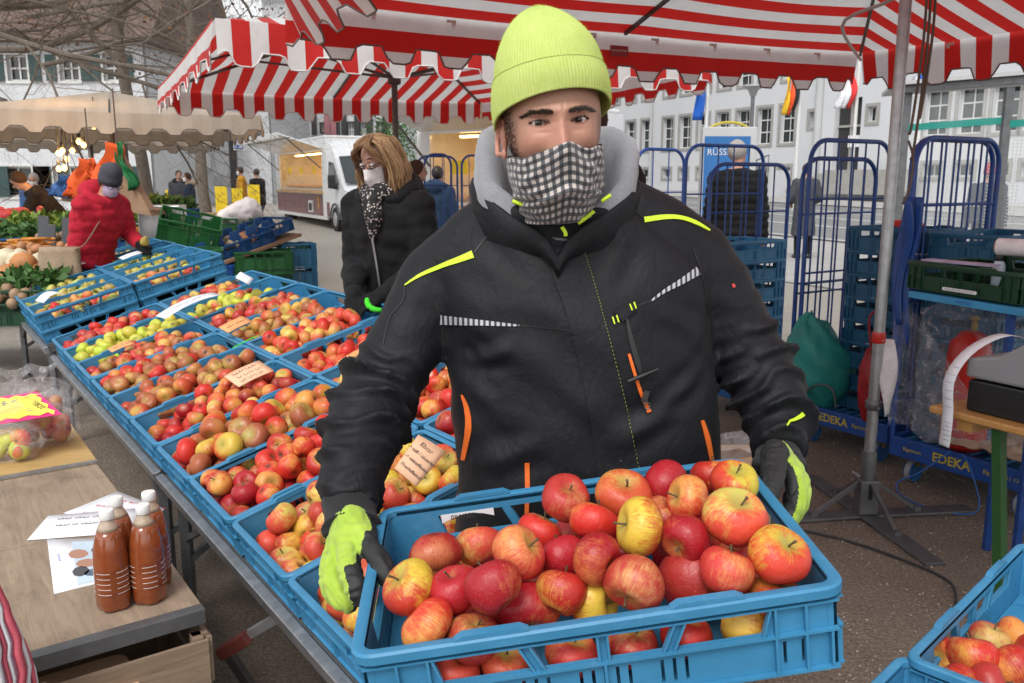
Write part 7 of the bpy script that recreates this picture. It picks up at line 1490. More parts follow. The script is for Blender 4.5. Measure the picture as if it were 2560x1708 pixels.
# glass shelter
gs_ = thing('glass_shelter', 'glazed bus shelter with dotted panes and a teal band at the right edge', 'bus shelter', (4.6, 9.2, 0)); g0, g1, g2 = P(2068, 400, 9.6) * V(1, 1, 0), P(2297, 400, 9.0) * V(1, 1, 0), P(2480, 400, 8.6) * V(1, 1, 0)
for p in (g0, g1, g2): mb = MB(); mb.bar(p, p + V(0, 0, 2.42), 0.055, 0.08); mb.build('post', 'steel_dull', gs_)
mb = MB(); mb.bar(g0 + V(-.1, 0, 2.45), g2 + V(0, 0, 2.50), 0.1, 0.07); mb.build('roof_beam', 'steel_dull', gs_); mb = MB(); mb.prism([g0 + V(-.2, -.1, 2.49), g2 + V(0, -.1, 2.54), g2 + V(.5, 1.4, 2.56), g0 + V(.3, 1.4, 2.51)], (0, 0, 0.04)); mb.build('roof', 'plaster_grey', gs_)
for p, q in ((g0, g1), (g1, g2)):
    mb = MB(); mb.prism([p * .99 + q * .01 + V(0, 0, .75), q * .99 + p * .01 + V(0, 0, .75), q * .99 + p * .01 + V(0, 0, 2.38), p * .99 + q * .01 + V(0, 0, 2.38)], (0, 0.008, 0)); gp = mb.build('pane', 'glass_pane', gs_)
    mb = MB(); mb.prism([p * .98 + q * .02 + V(0, -.01, 2.02), q * .98 + p * .02 + V(0, -.01, 2.06), q * .98 + p * .02 + V(0, -.01, 2.13), p * .98 + q * .02 + V(0, -.01, 2.09)], (0, 0.004, 0)); mb.build('teal_band', 'glass_teal', gs_)
    mb = MB(); u = unit(q - p); Lp = np.linalg.norm(q - p); dots = [(x, z) for x in np.arange(0.08, Lp, 0.035) for z in np.arange(0.95, 1.95, 0.035) if (x % 0.42) < 0.16 or (1.2 < z < 1.3)]
    for x, z in dots: c_ = p + u * x + V(0, -0.008, z); mb.add([c_ + u * .008 * math.cos(R(60 * j)) + V(0, 0, .008 * math.sin(R(60 * j))) for j in range(6)], [tuple(range(6))])
    o = mb.build('dot_print', 'glass_print', gs_); o['kind'] = 'stuff'
    mb = MB(); mb.prism([p + V(0, 0, .12), q + V(0, 0, .12), q + V(0, 0, .74), p + V(0, 0, .74)], (0, 0.03, 0)); mb.build('lower_panel', 'pink_panel', gs_)

# ---------------------------------------------------------------- buildings on the left
def block(name, label, x0, x1, Y, ztop, put_wins, mat='plaster', depth=8.0, roof=None, roofh=3.0, slope=0.0, fr='stone_trim', zb=0.0, shutters=False, bars=(1, 1), fw=0.1, eave=0.5):
    """house whose front stands at distance Y between display columns x0 and x1; windows given as display boxes"""
    a, b = P(x0, 440, Y)[0], P(x1, 440, Y)[0]; g = ground_z(Y); t = thing(name, label, 'building', ((a + b) / 2, Y, g)); ang = slope
    put = lambda s_, z, o: V(a + s_ * math.cos(ang), Y + s_ * math.sin(ang), z) + V(math.sin(ang), -math.cos(ang), 0) * o
    L_ = (b - a) / math.cos(ang); rects = []
    for (u0, u1_, v0, v1_) in put_wins:
        q0, q1 = P(u0, v1_, Y), P(u1_, v0, Y); rects.append((q0[0] - a, q1[0] - a, q0[2], q1[2]))
    wall_with_holes(rects, 0, L_, g - .2 + zb, ztop, put, 0.25, mat, t)
    for r_ in rects:
        window(t, put, *r_, depth=0.22, frame=fr, bars=bars, fw=fw)
        if shutters:
            w = r_[1] - r_[0]
            for s0_ in (r_[0] - w * .55 - fw, r_[1] + fw): mb = MB(); mb.prism([put(s0_, r_[2], .04), put(s0_ + w * .55, r_[2], .04), put(s0_ + w * .55, r_[3], .04), put(s0_, r_[3], .04)], put(0, 0, .1) - put(0, 0, .04)); mb.build('shutter', 'shutter', t)
    n_ = put(0, 0, -1) - put(0, 0, 0)
    mb = MB(); mb.prism([put(0, g - .2, -.27), put(L_, g - .2, -.27), put(L_, ztop, -.27), put(0, ztop, -.27)], n_ * (depth - .3)); mb.build('rear_body', mat, t)
    if roof:
        mb = MB(); mb.prism([put(-eave, ztop, .6), put(-eave, ztop, -depth), put(-eave, ztop + roofh, -depth / 2)], put(L_ + 2 * eave, 0, 0) - put(0, 0, 0)); mb.build('roof', roof, t)
    return t, put
wl = []
for x0, x1 in ((-60, -32), (20, 60), (140, 178), (240, 275)): wl += [(x0, x1, 126, 186), (x0, x1, 240, 290), (x0 - 12, x1 + 12, 382, 452)]
block('shuttered_house', 'white house with dark green shutters and a brown tiled roof behind the bare trees', -260, 352, 34, 6.6, wl, roof='roof_tile', roofh=6.0, shutters=True, fr='frame_white', depth=11)
bk_, bput = block('bank_building', 'white bank building with a blue square logo, behind the bakery van', 300, 625, 40, 6.9, [(586, 607, 304, 325), (556, 571, 309, 321)], fr='frame_white', roof='roof_slate', roofh=1.0)
def bfront(x, y): q = P(x, y, 40); return q
def bplate(name, mat, x0, x1, y0, y1, out, parent=bk_, th=0.06): a, b = bfront(x0, y1), bfront(x1, y0); mb = MB(); mb.box(V((a[0] + b[0]) / 2, 40 - out - th / 2, (a[2] + b[2]) / 2), (b[0] - a[0], th, b[2] - a[2])); return mb.build(name, mat, parent)
bplate('fascia', 'frame_white', 360, 488, 348, 388, 0.3, th=0.4); text('lettering', 'Deutsche Bank', 0.21, 'navy', bk_, M4(bfront(432, 366) * V(1, 0, 1) + V(0, 39.2, 0), V(1, 0, 0), V(0, 0, 1)), 0.02)
bplate('door_leaf', 'door_beige', 388, 416, 390, 508, 0.02); bplate('door_leaf', 'door_beige', 428, 458, 390, 508, 0.02); bplate('door_post', 'frame_white', 417, 427, 386, 508, 0.04); bplate('dark_jamb', 'navy', 366, 380, 388, 508, 0.03); bplate('door_sign', 'ink_blue', 388, 404, 412, 424, 0.1); bplate('paper_notice', 'paper', 402, 410, 398, 412, 0.12)
lg = bplate('logo_panel', 'frame_white', 545, 569, 324, 346, 0.5); bplate('logo_frame', 'ink_blue', 548, 566, 327, 343, 0.57, lg, 0.01); bplate('logo_ground', 'frame_white', 550, 564, 329, 341, 0.585, lg, 0.01); mb = MB(); a_, b_ = bfront(553, 339), bfront(561, 331); mb.bar(V(a_[0], 39.38, a_[2]), V(b_[0], 39.38, b_[2]), 0.10, 0.01, up=(0, 1, 0)); mb.build('logo_slash', 'ink_blue', lg)
bplate('wall_plate', 'alu', 494, 527, 404, 426, 0.02); bplate('downpipe', 'door_dark', 535, 541, 300, 470, 0.08)
block('white_house', 'small white house with dark windows above the bakery van roof', 622, 742, 58, 13.2, [(645, 657, 301, 318), (676, 690, 298, 317)], fr='frame_white', roof='roof_slate', roofh=3); 
ht, hput = block('timber_house', 'white half-timbered house with dark beams beyond the van', 716, 905, 50, 11.0, [(738, 748, 285, 303), (800, 812, 283, 312), (828, 840, 283, 312), (868, 876, 283, 300)], fr='door_dark', roof='roof_slate', roofh=3)
for x in (722, 760, 775, 790, 820, 850, 885): q = P(x, 300, 50); mb = MB(); mb.box(V(q[0], 49.93, 7.5), (0.28, 0.12, 7)); mb.build('beam', 'door_dark', ht)
for x in (753, 766): q = P(x, 290, 50); mb = MB(); mb.box(V(q[0], 49.8, q[2]), (0.35, 0.1, 1.4)); mb.build('banner', 'pink_panel', ht)
block('pale_house', 'pale house with a row of windows above the second van', 918, 1230, 46, 12, [(945, 965, 255, 285), (985, 1008, 255, 284), (1030, 1050, 252, 282)], fr='plaster_grey', roof='roof_slate', roofh=3, bars=(2, 1))

# ---------------------------------------------------------------- trees
def tree(label, base, H_, lean, seed, spread=1.0, levels=5, leafn=700, trunk_r=0.2, first=0.35, name='bare_tree', limbs=None):
    t = thing(name, label, 'tree', base); r = np.random.default_rng(seed); tk = MB(); cr = MB(); lf = []; base = np.asarray(base, float)
    def grow(p, d, L_, rad, lev, mb):
        n = 5 if lev > 1 else 7; pts = [p]; q = p.copy(); dd = d.copy()
        for k in range(n): dd = unit(dd + r.normal(size=3) * (0.10 + 0.05 * lev) + V(0, 0, 0.03 if lev < 3 else -0.02)); q = q + dd * L_ / n; pts.append(q.copy())
        rr = np.linspace(rad, rad * 0.62, n + 1); mb.tube(pts, rr, 7 if lev < 2 else (5 if lev < 3 else 3), caps=False)
        if lev >= levels:
            if r.random() < 0.5: lf.append(pts[-1]);
            return
        m = (5, 5, 5, 5, 5, 3)[min(lev, 5)]
        for k in range(m):
            f = first + (1 - first) * (k + r.random() * .6) / m if lev == 0 else 0.25 + 0.75 * (k + r.random() * .6) / m; i = min(int(f * n), n - 1); s_ = pts[i] * (1 - (f * n - i)) + pts[i + 1] * (f * n - i) if f < 1 else pts[-1]
            ax = unit(np.cross(dd, r.normal(size=3))); an = R(r.uniform(30, 70)); nd = unit(dd * math.cos(an) + ax * math.sin(an)); nd = unit(nd * V(spread, spread, 1)); grow(s_, nd, L_ * r.uniform(0.52, 0.8), rad * r.uniform(0.36, 0.52) * (1 - .3 * f), lev + 1, cr)
    grow(base, unit(lean), H_, trunk_r, 0, tk)
    for (a, d, L_, rad) in (limbs or []): grow(np.asarray(a, float), unit(d), L_, rad, 1, cr)
    tk.build('trunk', 'bark', t, 60); cr.build('crown', 'bark', t)
    lf = [p for p in lf if p[2] > 3.4]
    if lf and leafn:
        mb = MB()
        for k in range(min(leafn, len(lf))): p = lf[int(r.integers(0, len(lf)))] + r.normal(size=3) * .05; s_ = r.uniform(.02, .05); a = unit(r.normal(size=3)); b = unit(np.cross(a, r.normal(size=3))); mb.add([p - a * s_, p + b * s_ * .6, p + a * s_, p - b * s_ * .6], [(0, 1, 2, 3)])
        o = mb.build('dry_leaves', 'dry_leaf', t); o['kind'] = 'stuff'
tree('bare plane tree with a straight trunk right of the beige umbrella', P(350, 460, 19) * V(1, 1, 0) + V(0, 0, 0), 7.0, V(-.03, 0, 1), 4, 1.35, 5, 2500, 0.145, 0.5)
tree('bare plane tree trunk before the bank', P(478, 480, 23) * V(1, 1, 0) + V(0, 0, .08), 8.0, V(-.02, 0, 1), 9, 1.3, 5, 1500, 0.16, 0.6)
b_ = P(-330, 450, 14) * V(1, 1, 0)
tree('bare plane tree reaching over the stalls from the left edge', b_, 5.2, V(.05, 0, 1), 12, 1.5, 5, 2500, 0.22, 0.6, limbs=[(P(-330, 160, 14), V(1, .05, .12), 4.5, .075), (P(-330, 100, 14), V(1, -.1, .05), 5.5, .07), (P(-200, 60, 13), V(1, .1, .0), 4.0, .05), (P(-100, 200, 15), V(1, 0, .1), 3.5, .045), (P(-250, 30, 15), V(1, 0, -.05), 5, .055), (P(-100, 120, 16), V(1, .1, .05), 5, .06), (P(60, 40, 17), V(1, .1, .0), 4.5, .05), (P(100, 150, 17), V(1, 0, .08), 4, .045), (P(0, 10, 14), V(1, 0, .0), 5, .05)])
eg = thing('evergreen_tree', 'dark green conifer between the far houses', 'tree', P(905, 440, 44) * V(1, 1, 0) + V(0, 0, .5)); c_ = P(905, 290, 44); mb = MB(); r = np.random.default_rng(3)
for k in range(2600): p = c_ + r.normal(size=3) * V(.75, .75, 1.6) + V(0, 0, -.6); s_ = r.uniform(.08, .2); a, b = unit(r.normal(size=3)), unit(r.normal(size=3)); mb.add([p - a * s_, p + b * s_ * .5, p + a * s_], [(0, 1, 2)])
mb.build('crown', 'veg_leaf', eg); mb = MB(); mb.tube([c_ * V(1, 1, 0), c_], np.array([.2, .1]), 7); mb.build('trunk', 'bark', eg)
# ---------------------------------------------------------------- sales vans
def sales_van(label, front, head, L_box, W_=2.1, Hb=2.55, cab=True, op=(0.5, 0.4), zc=1.08, maroon=True, z0=0.0):
    """front: ground point below the front axle on the counter side; head: driving direction"""
    h = unit(head); m = V(-h[1], h[0], 0); m = m if m @ (CAMP * V(1, 1, 0) - front * V(1, 1, 0)) > 0 else -m
    t = thing('sales_van', label, 'van', V(front[0], front[1], z0))
    def Q(x, y, z): return V(front[0], front[1], z0) + h * x + m * (y) + V(0, 0, z)      # x forward, y: 0 = counter side, negative = inside
    Rm = np.stack([h, m, V(0, 0, 1)], 1)
    def bx(name, x0, x1, y0, y1, z0_, z1, mat, parent=None, bev=0.0): mb = MB(); mb.box(Q((x0 + x1) / 2, (y0 + y1) / 2, (z0_ + z1) / 2), (abs(x1 - x0), abs(y1 - y0), abs(z1 - z0_)), Rm); return mb.build(name, mat, parent or t, 0, bev)
    xb, xf = -L_box - 0.6, -0.62; o0, o1 = xb + op[0], xf - op[1]; zt = 2.22
    bx('lower_side', xb, xf, -0.05, 0, 0.38, zc - 0.08, 'van_maroon' if maroon else 'van_white'); bx('counter_edge', o0 - .05, o1 + .05, -0.25, 0.12, zc - 0.075, zc, 'counter_tan'); bx('sill', xb, xf, -0.055, 0.015, 0.28, 0.375, 'frame_white')
    bx('side_pillar', xb, o0 - .01, -0.06, 0.003, zc, zt, 'van_white'); bx('side_pillar', o1 + .01, xf, -0.06, 0.003, 0.38, zt, 'van_white'); bx('upper_side', xb, xf, -0.06, 0.004, zt + 0.005, Hb, 'van_white')
    bx('roof', xb, xf, -W_, 0.02, Hb + .005, Hb + 0.08, 'van_white', None, 0.03); bx('back_wall', xb, xf, -W_, -W_ + .05, 0.35, Hb, 'counter_tan'); bx('end_wall', xb - .04, xb - .005, -W_, 0, 0.35, Hb, 'van_white'); bx('floor', xb, xf, -W_ + .06, -0.07, 0.36, 0.45, 'counter_tan'); bx('bulkhead', xf + .005, xf + .05, -W_, 0, 0.35, Hb, 'van_white')
    bx('glow_panel', xb + .1, xf - .1, -W_ + .06, -W_ + .08, 1.25, 2.15, 'lit_warm')  # panel on the back wall, emissive to imitate the warm lit interior
    for k in range(3):
        z = 1.35 + k * 0.3; sf = bx('shelf', o0, o1, -W_ + .1, -W_ + .45, z, z + .03, 'counter_tan'); n = int((o1 - o0) / .28)
        for j in range(n): mb = MB(); mb.ball(Q(o0 + .15 + j * .28, -W_ + .3, z + .10), (.13, .09, .08), 8, 6, Rm=Rm); mb.build('loaf', 'bread', sf, 180)
    bx('strip_light', o0 + .2, o1 - .2, -0.6, -0.5, zt - .04, zt - .01, 'strip_light')
    ds = bx('display_tray', o0, o1, -0.75, -0.12, zc + .02, zc + .06, 'frame_white'); n = int((o1 - o0) / .17)
    for j in range(n):
        for q in range(2): mb = MB(); mb.ball(Q(o0 + .1 + j * .17, -0.28 - q * .24, zc + .12), (.075, .09, .06), 8, 6, Rm=Rm); mb.build('roll', 'bread', ds, 180)
    mb = MB(); mb.prism([Q(o0, -0.02, zc + .01), Q(o1, -0.02, zc + .01), Q(o1, -0.30, zc + .50), Q(o0, -0.30, zc + .50)], m * 0.008); mb.build('display_glass', 'glass_pane', t)
    for x in np.linspace(o0 + .4, o1 - .3, 4): mb = MB(); mb.box(Q(x, -0.25, zc + .62), (.32, .02, .22), Rm); mb.build('price_sign', 'sign_yellow', t)
    mb = MB(); mb.prism([Q(o0 - .2, 0.03, zt + .04), Q(o1 + .15, 0.03, zt + .04), Q(o1 + .15, 1.25, zt + .42), Q(o0 - .2, 1.25, zt + .42)], (0, 0, 0.05)); mb.build('flap', 'van_white', t); mb = MB(); mb.bar(Q(o0 - .2, 1.25, zt + .36), Q(o1 + .15, 1.25, zt + .36), 0.05, 0.10); mb.build('flap_edge', 'frame_white', t)
    for x in (o0, o1): mb = MB(); mb.tube([Q(x, 0.02, zt - .5), Q(x, 1.0, zt + .34)], 0.02, 6); mb.build('gas_strut', 'steel_dull', t)
    for (x, mt) in ((xb + 1.2, 'tyre'),):
        mb = MB(); mb.tube([Q(x, -.30, .33), Q(x, -.02, .33)], np.array([.33, .33]), 20); mb.build('wheel', 'tyre', t, 40)
    bx('vent_box', o1 - 1.6, o1 - 1.1, 0.0, .03, .45, .8, 'frame_white'); bx('vent_hole', o1 - 1.52, o1 - 1.18, .03, .035, .5, .72, 'ink')
    if not cab: return t, Q
    # cab: lofted cross-sections along the driving direction
    prof = [(-0.62, 0.40, 2.42, 2.50), (-0.45, 0.40, 2.40, 2.48), (-0.25, 0.36, 2.30, 2.38), (0.10, 0.34, 2.02, 2.08), (0.45, 0.34, 1.62, 1.66), (0.68, 0.34, 1.30, 1.34), (0.95, 0.36, 1.12, 1.15), (1.18, 0.40, 0.98, 1.0), (1.26, 0.45, 0.82, 0.85)]
    rs = []
    for (x, zb, zs, zm) in prof:
        w = W_ - (0.10 if x > .9 else 0.0); i_ = 0.06 if x > .3 else 0.0
        rs.append(np.array([Q(x, y, z) for y, z in ((-W_ / 2, zb), (-i_, zb), (-i_, min(1.05, zs - .02)), (-i_ - .10 * max(0, (zs - 1.1)) / 1.3, zs - .02), (-0.30, zs + (zm - zs) * .6), (-W_ / 2, zm), (-W_ + .30, zs + (zm - zs) * .6), (-W_ + i_ + .10 * max(0, (zs - 1.1)) / 1.3, zs - .02), (-W_ + i_, min(1.05, zs - .02)), (-W_ + i_, zb))]))
    mb = MB(); mb.rings(rs, True); mb.build('cab', 'van_white', t, 45)
    mb = MB(); ws = [Q(0.14, -.16, 1.98), Q(0.80, -.13, 1.27), Q(0.83, -W_ / 2, 1.28), Q(0.80, -W_ + .13, 1.27), Q(0.14, -W_ + .16, 1.98), Q(0.13, -W_ / 2, 2.05)]; mb.prism([p + h * .03 + V(0, 0, .05) for p in ws], h * .006); mb.build('windscreen', 'window_glass', t)
    mb = MB(); mb.prism([Q(x, 0.004 - .06 * max(0, z - 1.1) / 1.0 - (.03 if x > .2 else 0), z) for x, z in ((-.45, 1.18), (.42, 1.14), (.40, 1.35), (.02, 1.86), (-.42, 1.90))], m * .012); mb.build('side_window', 'window_glass', t)
    bx('door_sill', -.5, .5, -.01, .012, .42, .44, 'van_grey'); mb = MB(); mb.box(Q(0.42, .14, 1.36), (.12, .2, .34), Rm); mb.build('mirror', 'black_plastic', t, 0, .03); mb = MB(); mb.bar(Q(.36, -.02, 1.28), Q(.42, .08, 1.28), .05); mb.build('mirror_arm', 'black_plastic', t)
    mb = MB(); mb.prism([Q(x, y, z) for x, y, z in ((1.02, -.06, .92), (1.24, -.18, .86), (1.20, -.22, 1.0), (0.88, -.08, 1.14))], m * .03 + h * .05); mb.build('headlamp', 'headlamp', t)
    mb = MB(); mb.prism([Q(x, y, z) for x, y, z in ((1.02, -W_ + .06, .92), (1.24, -W_ + .18, .86), (1.20, -W_ + .22, 1.0), (0.88, -W_ + .08, 1.14))], -m * .03 + h * .05); mb.build('headlamp', 'headlamp', t)
    bx('bumper', .78, 1.34, -W_ + .02, .015, .30, .80, 'van_grey', None, .06); bx('grille', 1.24, 1.352, -W_ + .45, -.45, .62, .78, 'black_plastic'); bx('fog_recess', 1.30, 1.348, -.42, -.15, .46, .56, 'black_plastic'); bx('lower_trim', -.60, -.36, -.01, .014, .40, .78, 'van_maroon')
    for y0, y1 in ((-.26, .004), (-W_, -W_ + .25)):
        mb = MB(); mb.tube([Q(0.18, y0, .33), Q(0.18, y1, .33)], np.array([.335, .335]), 24); w = mb.build('wheel', 'tyre', t, 40)
        if y1 > -.1: mb = MB(); mb.lathe([(.20, 0), (.19, .01), (.10, .02), (.05, .03)], Q(.18, .006, .33), 14, Rm=np.stack([h, V(0, 0, 1), m], 1)); mb.build('rim', 'alu', w, 40)
        mb = MB(); mb.tube([Q(0.18 + .42 * math.cos(q), (y0 + y1) / 2 + (.135 if y1 > -.1 else -.13), .33 + .42 * math.sin(q)) for q in np.linspace(0, math.pi, 12)], .03, 6); mb.build('wheel_arch', 'van_grey', t, 60)
    return t, Q
vf = GZ(768, 540, 0.0); van1, VQ = sales_van('white bakery van with a maroon skirt and lit counter', vf + V(-.05, .2, 0), V(.46, -.888, 0), 6.3, z0=0.10)
mb = MB(); c_ = VQ(-1.5, .008, .72)
for (x0, x1, z0_, z1) in ((0, 0, .12, .17), (-.04, .04, -.05, .11), (-.10, -.04, .06, .16), (.04, .10, .06, .16), (-.05, -.01, -.2, -.05), (.01, .05, -.2, -.05)): mb = MB(); mb.box(c_ + V(0, 0, (z0_ + z1) / 2 + .05) + unit(V(.46, -.888, 0)) * (x0 + x1) / 2, (max(x1 - x0, .07), .01, z1 - z0_), np.stack([unit(V(.46, -.888, 0)), unit(V(-.888, -.46, 0)), V(0, 0, 1)], 1)); mb.build('emblem_shape', 'bread', van1)
v2 = P(1170, 400, 13.2) * V(1, 1, 0); van2, V2Q = sales_van('white sales van with a lit orange interior behind the man’s hood', v2 + unit(V(.80, -.60, 0)) * 1.3, V(.80, -.60, 0), 2.55, cab=False, op=(.25, .2), maroon=False)
for x, z, mt in ((-2.9, 1.75, 'paper'), (-2.2, 1.85, 'decal_grey'), (-1.5, 1.7, 'paper')): mb = MB(); mb.box(V2Q(x, -1.98, z), (.22, .02, .5), np.stack([unit(V(.80, -.60, 0)), unit(V(-.6, -.8, 0)), V(0, 0, 1)], 1)); mb.build('notice', mt, van2)
cg = thing('roll_cage', 'small blue cage frames seen between the blonde shopper and the grey hood', 'roll cage', P(1010, 450, 10) * V(1, 1, 0))
for (xa, xb_, Y, zt) in ((958, 1050, 10.5, 1.78), (975, 1036, 10.0, 1.79), (1060, 1110, 10.2, 1.78)): panel(cg, P(xa, 440, Y) * V(1, 1, 0), P(xb_, 440, Y + .2) * V(1, 1, 0), .2, zt, 2)
# ---------------------------------------------------------------- table with yellow signs
ta, tb_ = P(372, 498, 21.0), P(600, 478, 23.0); ty = thing('cloth_table', 'long table under a grey cloth with yellow signs, before the bank', 'table', ta * V(1, 1, 0)); zt = ta[2]; n_ = unit(V(-(tb_ - ta)[1], (tb_ - ta)[0], 0))
G = np.array([[V(*(ta * (1 - u) + tb_ * u)[:2], 0) + n_ * (0.03 * math.sin(u * 60) * (1 - v) - .02) + V(0, 0, .05 + (zt - .05) * v) for u in np.linspace(0, 1, 60)] for v in np.linspace(0, 1, 5)]); mb = MB(); mb.sheet(G, .01); mb.build('cloth_skirt', 'plaster_grey', ty, 180); mb = MB(); mb.prism([V(*p[:2], zt) for p in (ta, tb_, tb_ + n_ * .8, ta + n_ * .8)], (0, 0, .04)); mb.build('tabletop', 'counter_tan', ty)
for (x, y0, y1, w) in ((395, 436, 486, 24), (508, 428, 482, 24), (545, 432, 480, 22), (583, 424, 478, 24), (416, 478, 492, 24), (518, 474, 488, 26), (555, 472, 484, 22), (372, 476, 490, 16)):
    f = (x - 372) / 228; Y = 21.0 + 2.0 * f + .35; t = thing('yellow_sign', f'yellow {"upright" if y1 - y0 > 30 else "low"} sign on the grey cloth table, {"at the left end" if x < 400 else "beside the trunk" if x < 420 else "right of the trunk" if x < 525 else "before the plate" if x < 570 else "nearest the yellow jacket"}', 'sign', P(x, y1, Y)); a, b = P(x - w / 2, y1, Y), P(x + w / 2, y0, Y); mb = MB(); mb.box(V((a[0] + b[0]) / 2, Y, (zt + .045 + b[2]) / 2), (b[0] - a[0], .02, b[2] - zt - .045)); mb.build('board', 'sign_yellow', t)
    if y1 - y0 > 30: scrawl(t, V((a[0] + b[0]) / 2, Y - .016, b[2] - .2), unit(V(1, 0, .5)), unit(V(-.5, 0, 1)), .2, .12, 'counter_tan', int(x))
# ---------------------------------------------------------------- green and blue crates on the sloping board
def loose_crate(label, c, mat, yaw, size=(0.6, 0.4, 0.2), tilt=(0, 0), group=None): Rm = rz(yaw) @ rx(tilt[0]) @ ry(tilt[1]); return crate(mat, label, M4(c, Rm @ V(1, 0, 0), Rm @ V(0, 1, 0)), group, size, 'produce_crate')
ya = R(20); w0_, w1_ = P(485, 612, 8.6), P(668, 545, 9.4)
bd = thing('sloping_board', 'brown board sloping up to the right under a row of blue crates', 'board', w0_ * V(1, 1, 0)); u_ = unit(w1_ - w0_); v_ = unit(np.cross(V(0, 0, 1), u_)); mb = MB(); mb.prism([w0_ - u_ * .1, w1_ + u_ * .15, w1_ + u_ * .15 + v_ * .7, w0_ - u_ * .1 + v_ * .7], (0, 0, -.03)); mb.build('plank', 'cardboard', bd)
Lb = np.linalg.norm(w1_ - w0_); nb = unit(np.cross(u_, v_))
for k, f in enumerate((0.05, 0.36, 0.66, 0.93)): crate('crate_blue_deep', ['blue crate at the low end of the sloping board', 'second blue crate up the sloping board', 'third blue crate up the sloping board', 'blue crate at the top end of the sloping board'][k], M4(w0_ + u_ * (Lb * f) + v_ * .3 + nb * (.135 + (.05 if k == 3 else 0)), u_, v_), 'blue crates on the sloping board', (0.40, 0.5, 0.13), 'produce_crate')
for k in range(10):
    f = .02 + .1 * k; t = thing('crate_wing', f'small blue crate divider flap standing on the sloping crates, number {k + 1} from the low end' if False else 'blue corner flap of the sloping crates', 'crate flap', w0_ + u_ * Lb * f); o_f = w0_ + u_ * (Lb * f) + v_ * (.12 + .26 * (k % 2)) + nb * .155; mb = MB(); mb.prism([o_f + u_ * x + nb * z for x, z in ((-.075, -.02), (.075, -.02), (.045, .075), (-.045, .075))], v_ * .02); t['group'] = 'corner flaps of the sloping crates'; mb.build('flap', 'crate_blue_deep', t)
r = np.random.default_rng(8)
for k, (f, m) in enumerate(((.05, 'veg_dark'), (.36, 'veg_cream'), (.66, 'veg_onion'), (.93, 'veg_cream'))):
    mb = MB()
    for j in range(16): mb.ball(w0_ + u_ * (Lb * f + r.uniform(-.15, .15)) + v_ * (.3 + r.uniform(-.18, .18)) + nb * (.08 + r.uniform(0, .06)), r.uniform(.03, .05, 3), 7, 5)
    t = mb.build('mushrooms' if k % 2 else 'onions', m, None, 180); tag(t, ['dark onions heaped in the lowest sloping crate', 'pale mushrooms in the second sloping crate', 'brown onions in the third sloping crate', 'pale mushrooms in the top sloping crate'][k], 'produce', kind='stuff')
gcs = [(P(600, 652, 9.1), 'crate_dark_green', 'green crate at the bottom of the stack under the board'), (P(600, 615, 9.1), 'crate_dark_green', 'green crate second in the stack under the board'), (P(602, 575, 9.1), 'crate_green', 'green crate third in the stack under the board'), (P(548, 640, 9.6), 'crate_dark_green', 'green crate low beside the blue bucket'), (P(640, 560, 9.6), 'crate_green', 'green crate under the board high end')]
for c, m, lb in gcs: loose_crate(lb, c, m, ya, (0.6, 0.4, 0.24), group='green crates under the sloping board')
for k in range(3): loose_crate(['blue crate at the bottom of the stack right of the board', 'blue crate in the middle of the stack right of the board', 'blue crate topping the stack right of the board'][k], P(683, 636, 9.6) * V(1, 1, 0) + V(0, 0, .30 + .255 * k), 'crate_blue', ya + .1, (0.40, 0.30, 0.25))
slat_crate('low wooden pallet box under the blue crate stack', P(665, 640, 9.5) * V(1, 1, 0), V(1, .2, 0) / 1.02, V(-.2, 1, 0) / 1.02, .5, .35, .045 + .0, 1, 'pallet', False)
bkt = thing('blue_bucket', 'blue bucket standing before the green crates', 'bucket', P(508, 620, 8.9) * V(1, 1, 0)); c_ = P(508, 620, 8.9) * V(1, 1, 0); mb = MB(); mb.lathe([(.13, 0), (.14, .01), (.17, .62), (.18, .62), (.18, .65), (.16, .65), (.15, .3)], c_, 20, False); mb.build('pail', 'flag_blue', bkt, 40)
loose_crate('bright green crate tipped on its edge', P(440, 500, 8.8), 'crate_green', R(15), (0.6, 0.4, 0.28), (R(18), R(14))); loose_crate('green crate under the tipped bright green one', P(405, 548, 8.9), 'crate_green', R(10), (0.6, 0.4, 0.26)); loose_crate('green crate under the white sack', P(545, 500, 10.5), 'crate_green', R(12), (0.6, 0.4, 0.24)); loose_crate('low dark green crate before the sloping board', P(430, 572, 7.6), 'crate_green', R(18), (0.6, 0.4, 0.2))
wsk = sackbag('white_sack', 'white sack draped over a green crate', P(550, 490, 10.5), (.26, .2, .18), 'cloth_white', 9, top=-.5)
gbn = thing('grey_box', 'grey metal box standing on the vegetable table', 'box', P(375, 530, 9.2)); mb = MB(); mb.box(P(375, 508, 9.2), (.42, .4, .34), rz(.2)); mb.build('body', 'alu', gbn, 0, .01); mb = MB(); mb.box(P(392, 500, 8.98), (.10, .01, .05), rz(.2)); mb.build('handle', 'steel', gbn)
for (x, y, w, m, lb) in ((250, 590, 1.2, 'counter_tan', 'vegetable table behind the red jacket'), (400, 585, 1.3, 'cardboard', 'vegetable table under the green crates')):
    q = P(x, y, 9.4); t = thing('stall_table', lb, 'table', q * V(1, 1, 0)); mb = MB(); mb.box(q * V(1, 1, 0) + V(0, 0, .62), (w, .9, .03), rz(.25)); mb.build('tabletop', m, t)
    for sx in (-1, 1):
        for sy in (-1, 1): mb = MB(); e = rz(.25) @ V(sx * w * .45, sy * .4, 0); mb.bar(q * V(1, 1, 0) + e, q * V(1, 1, 0) + e + V(0, 0, .6), .04); mb.build('leg', 'crate_wood', t)
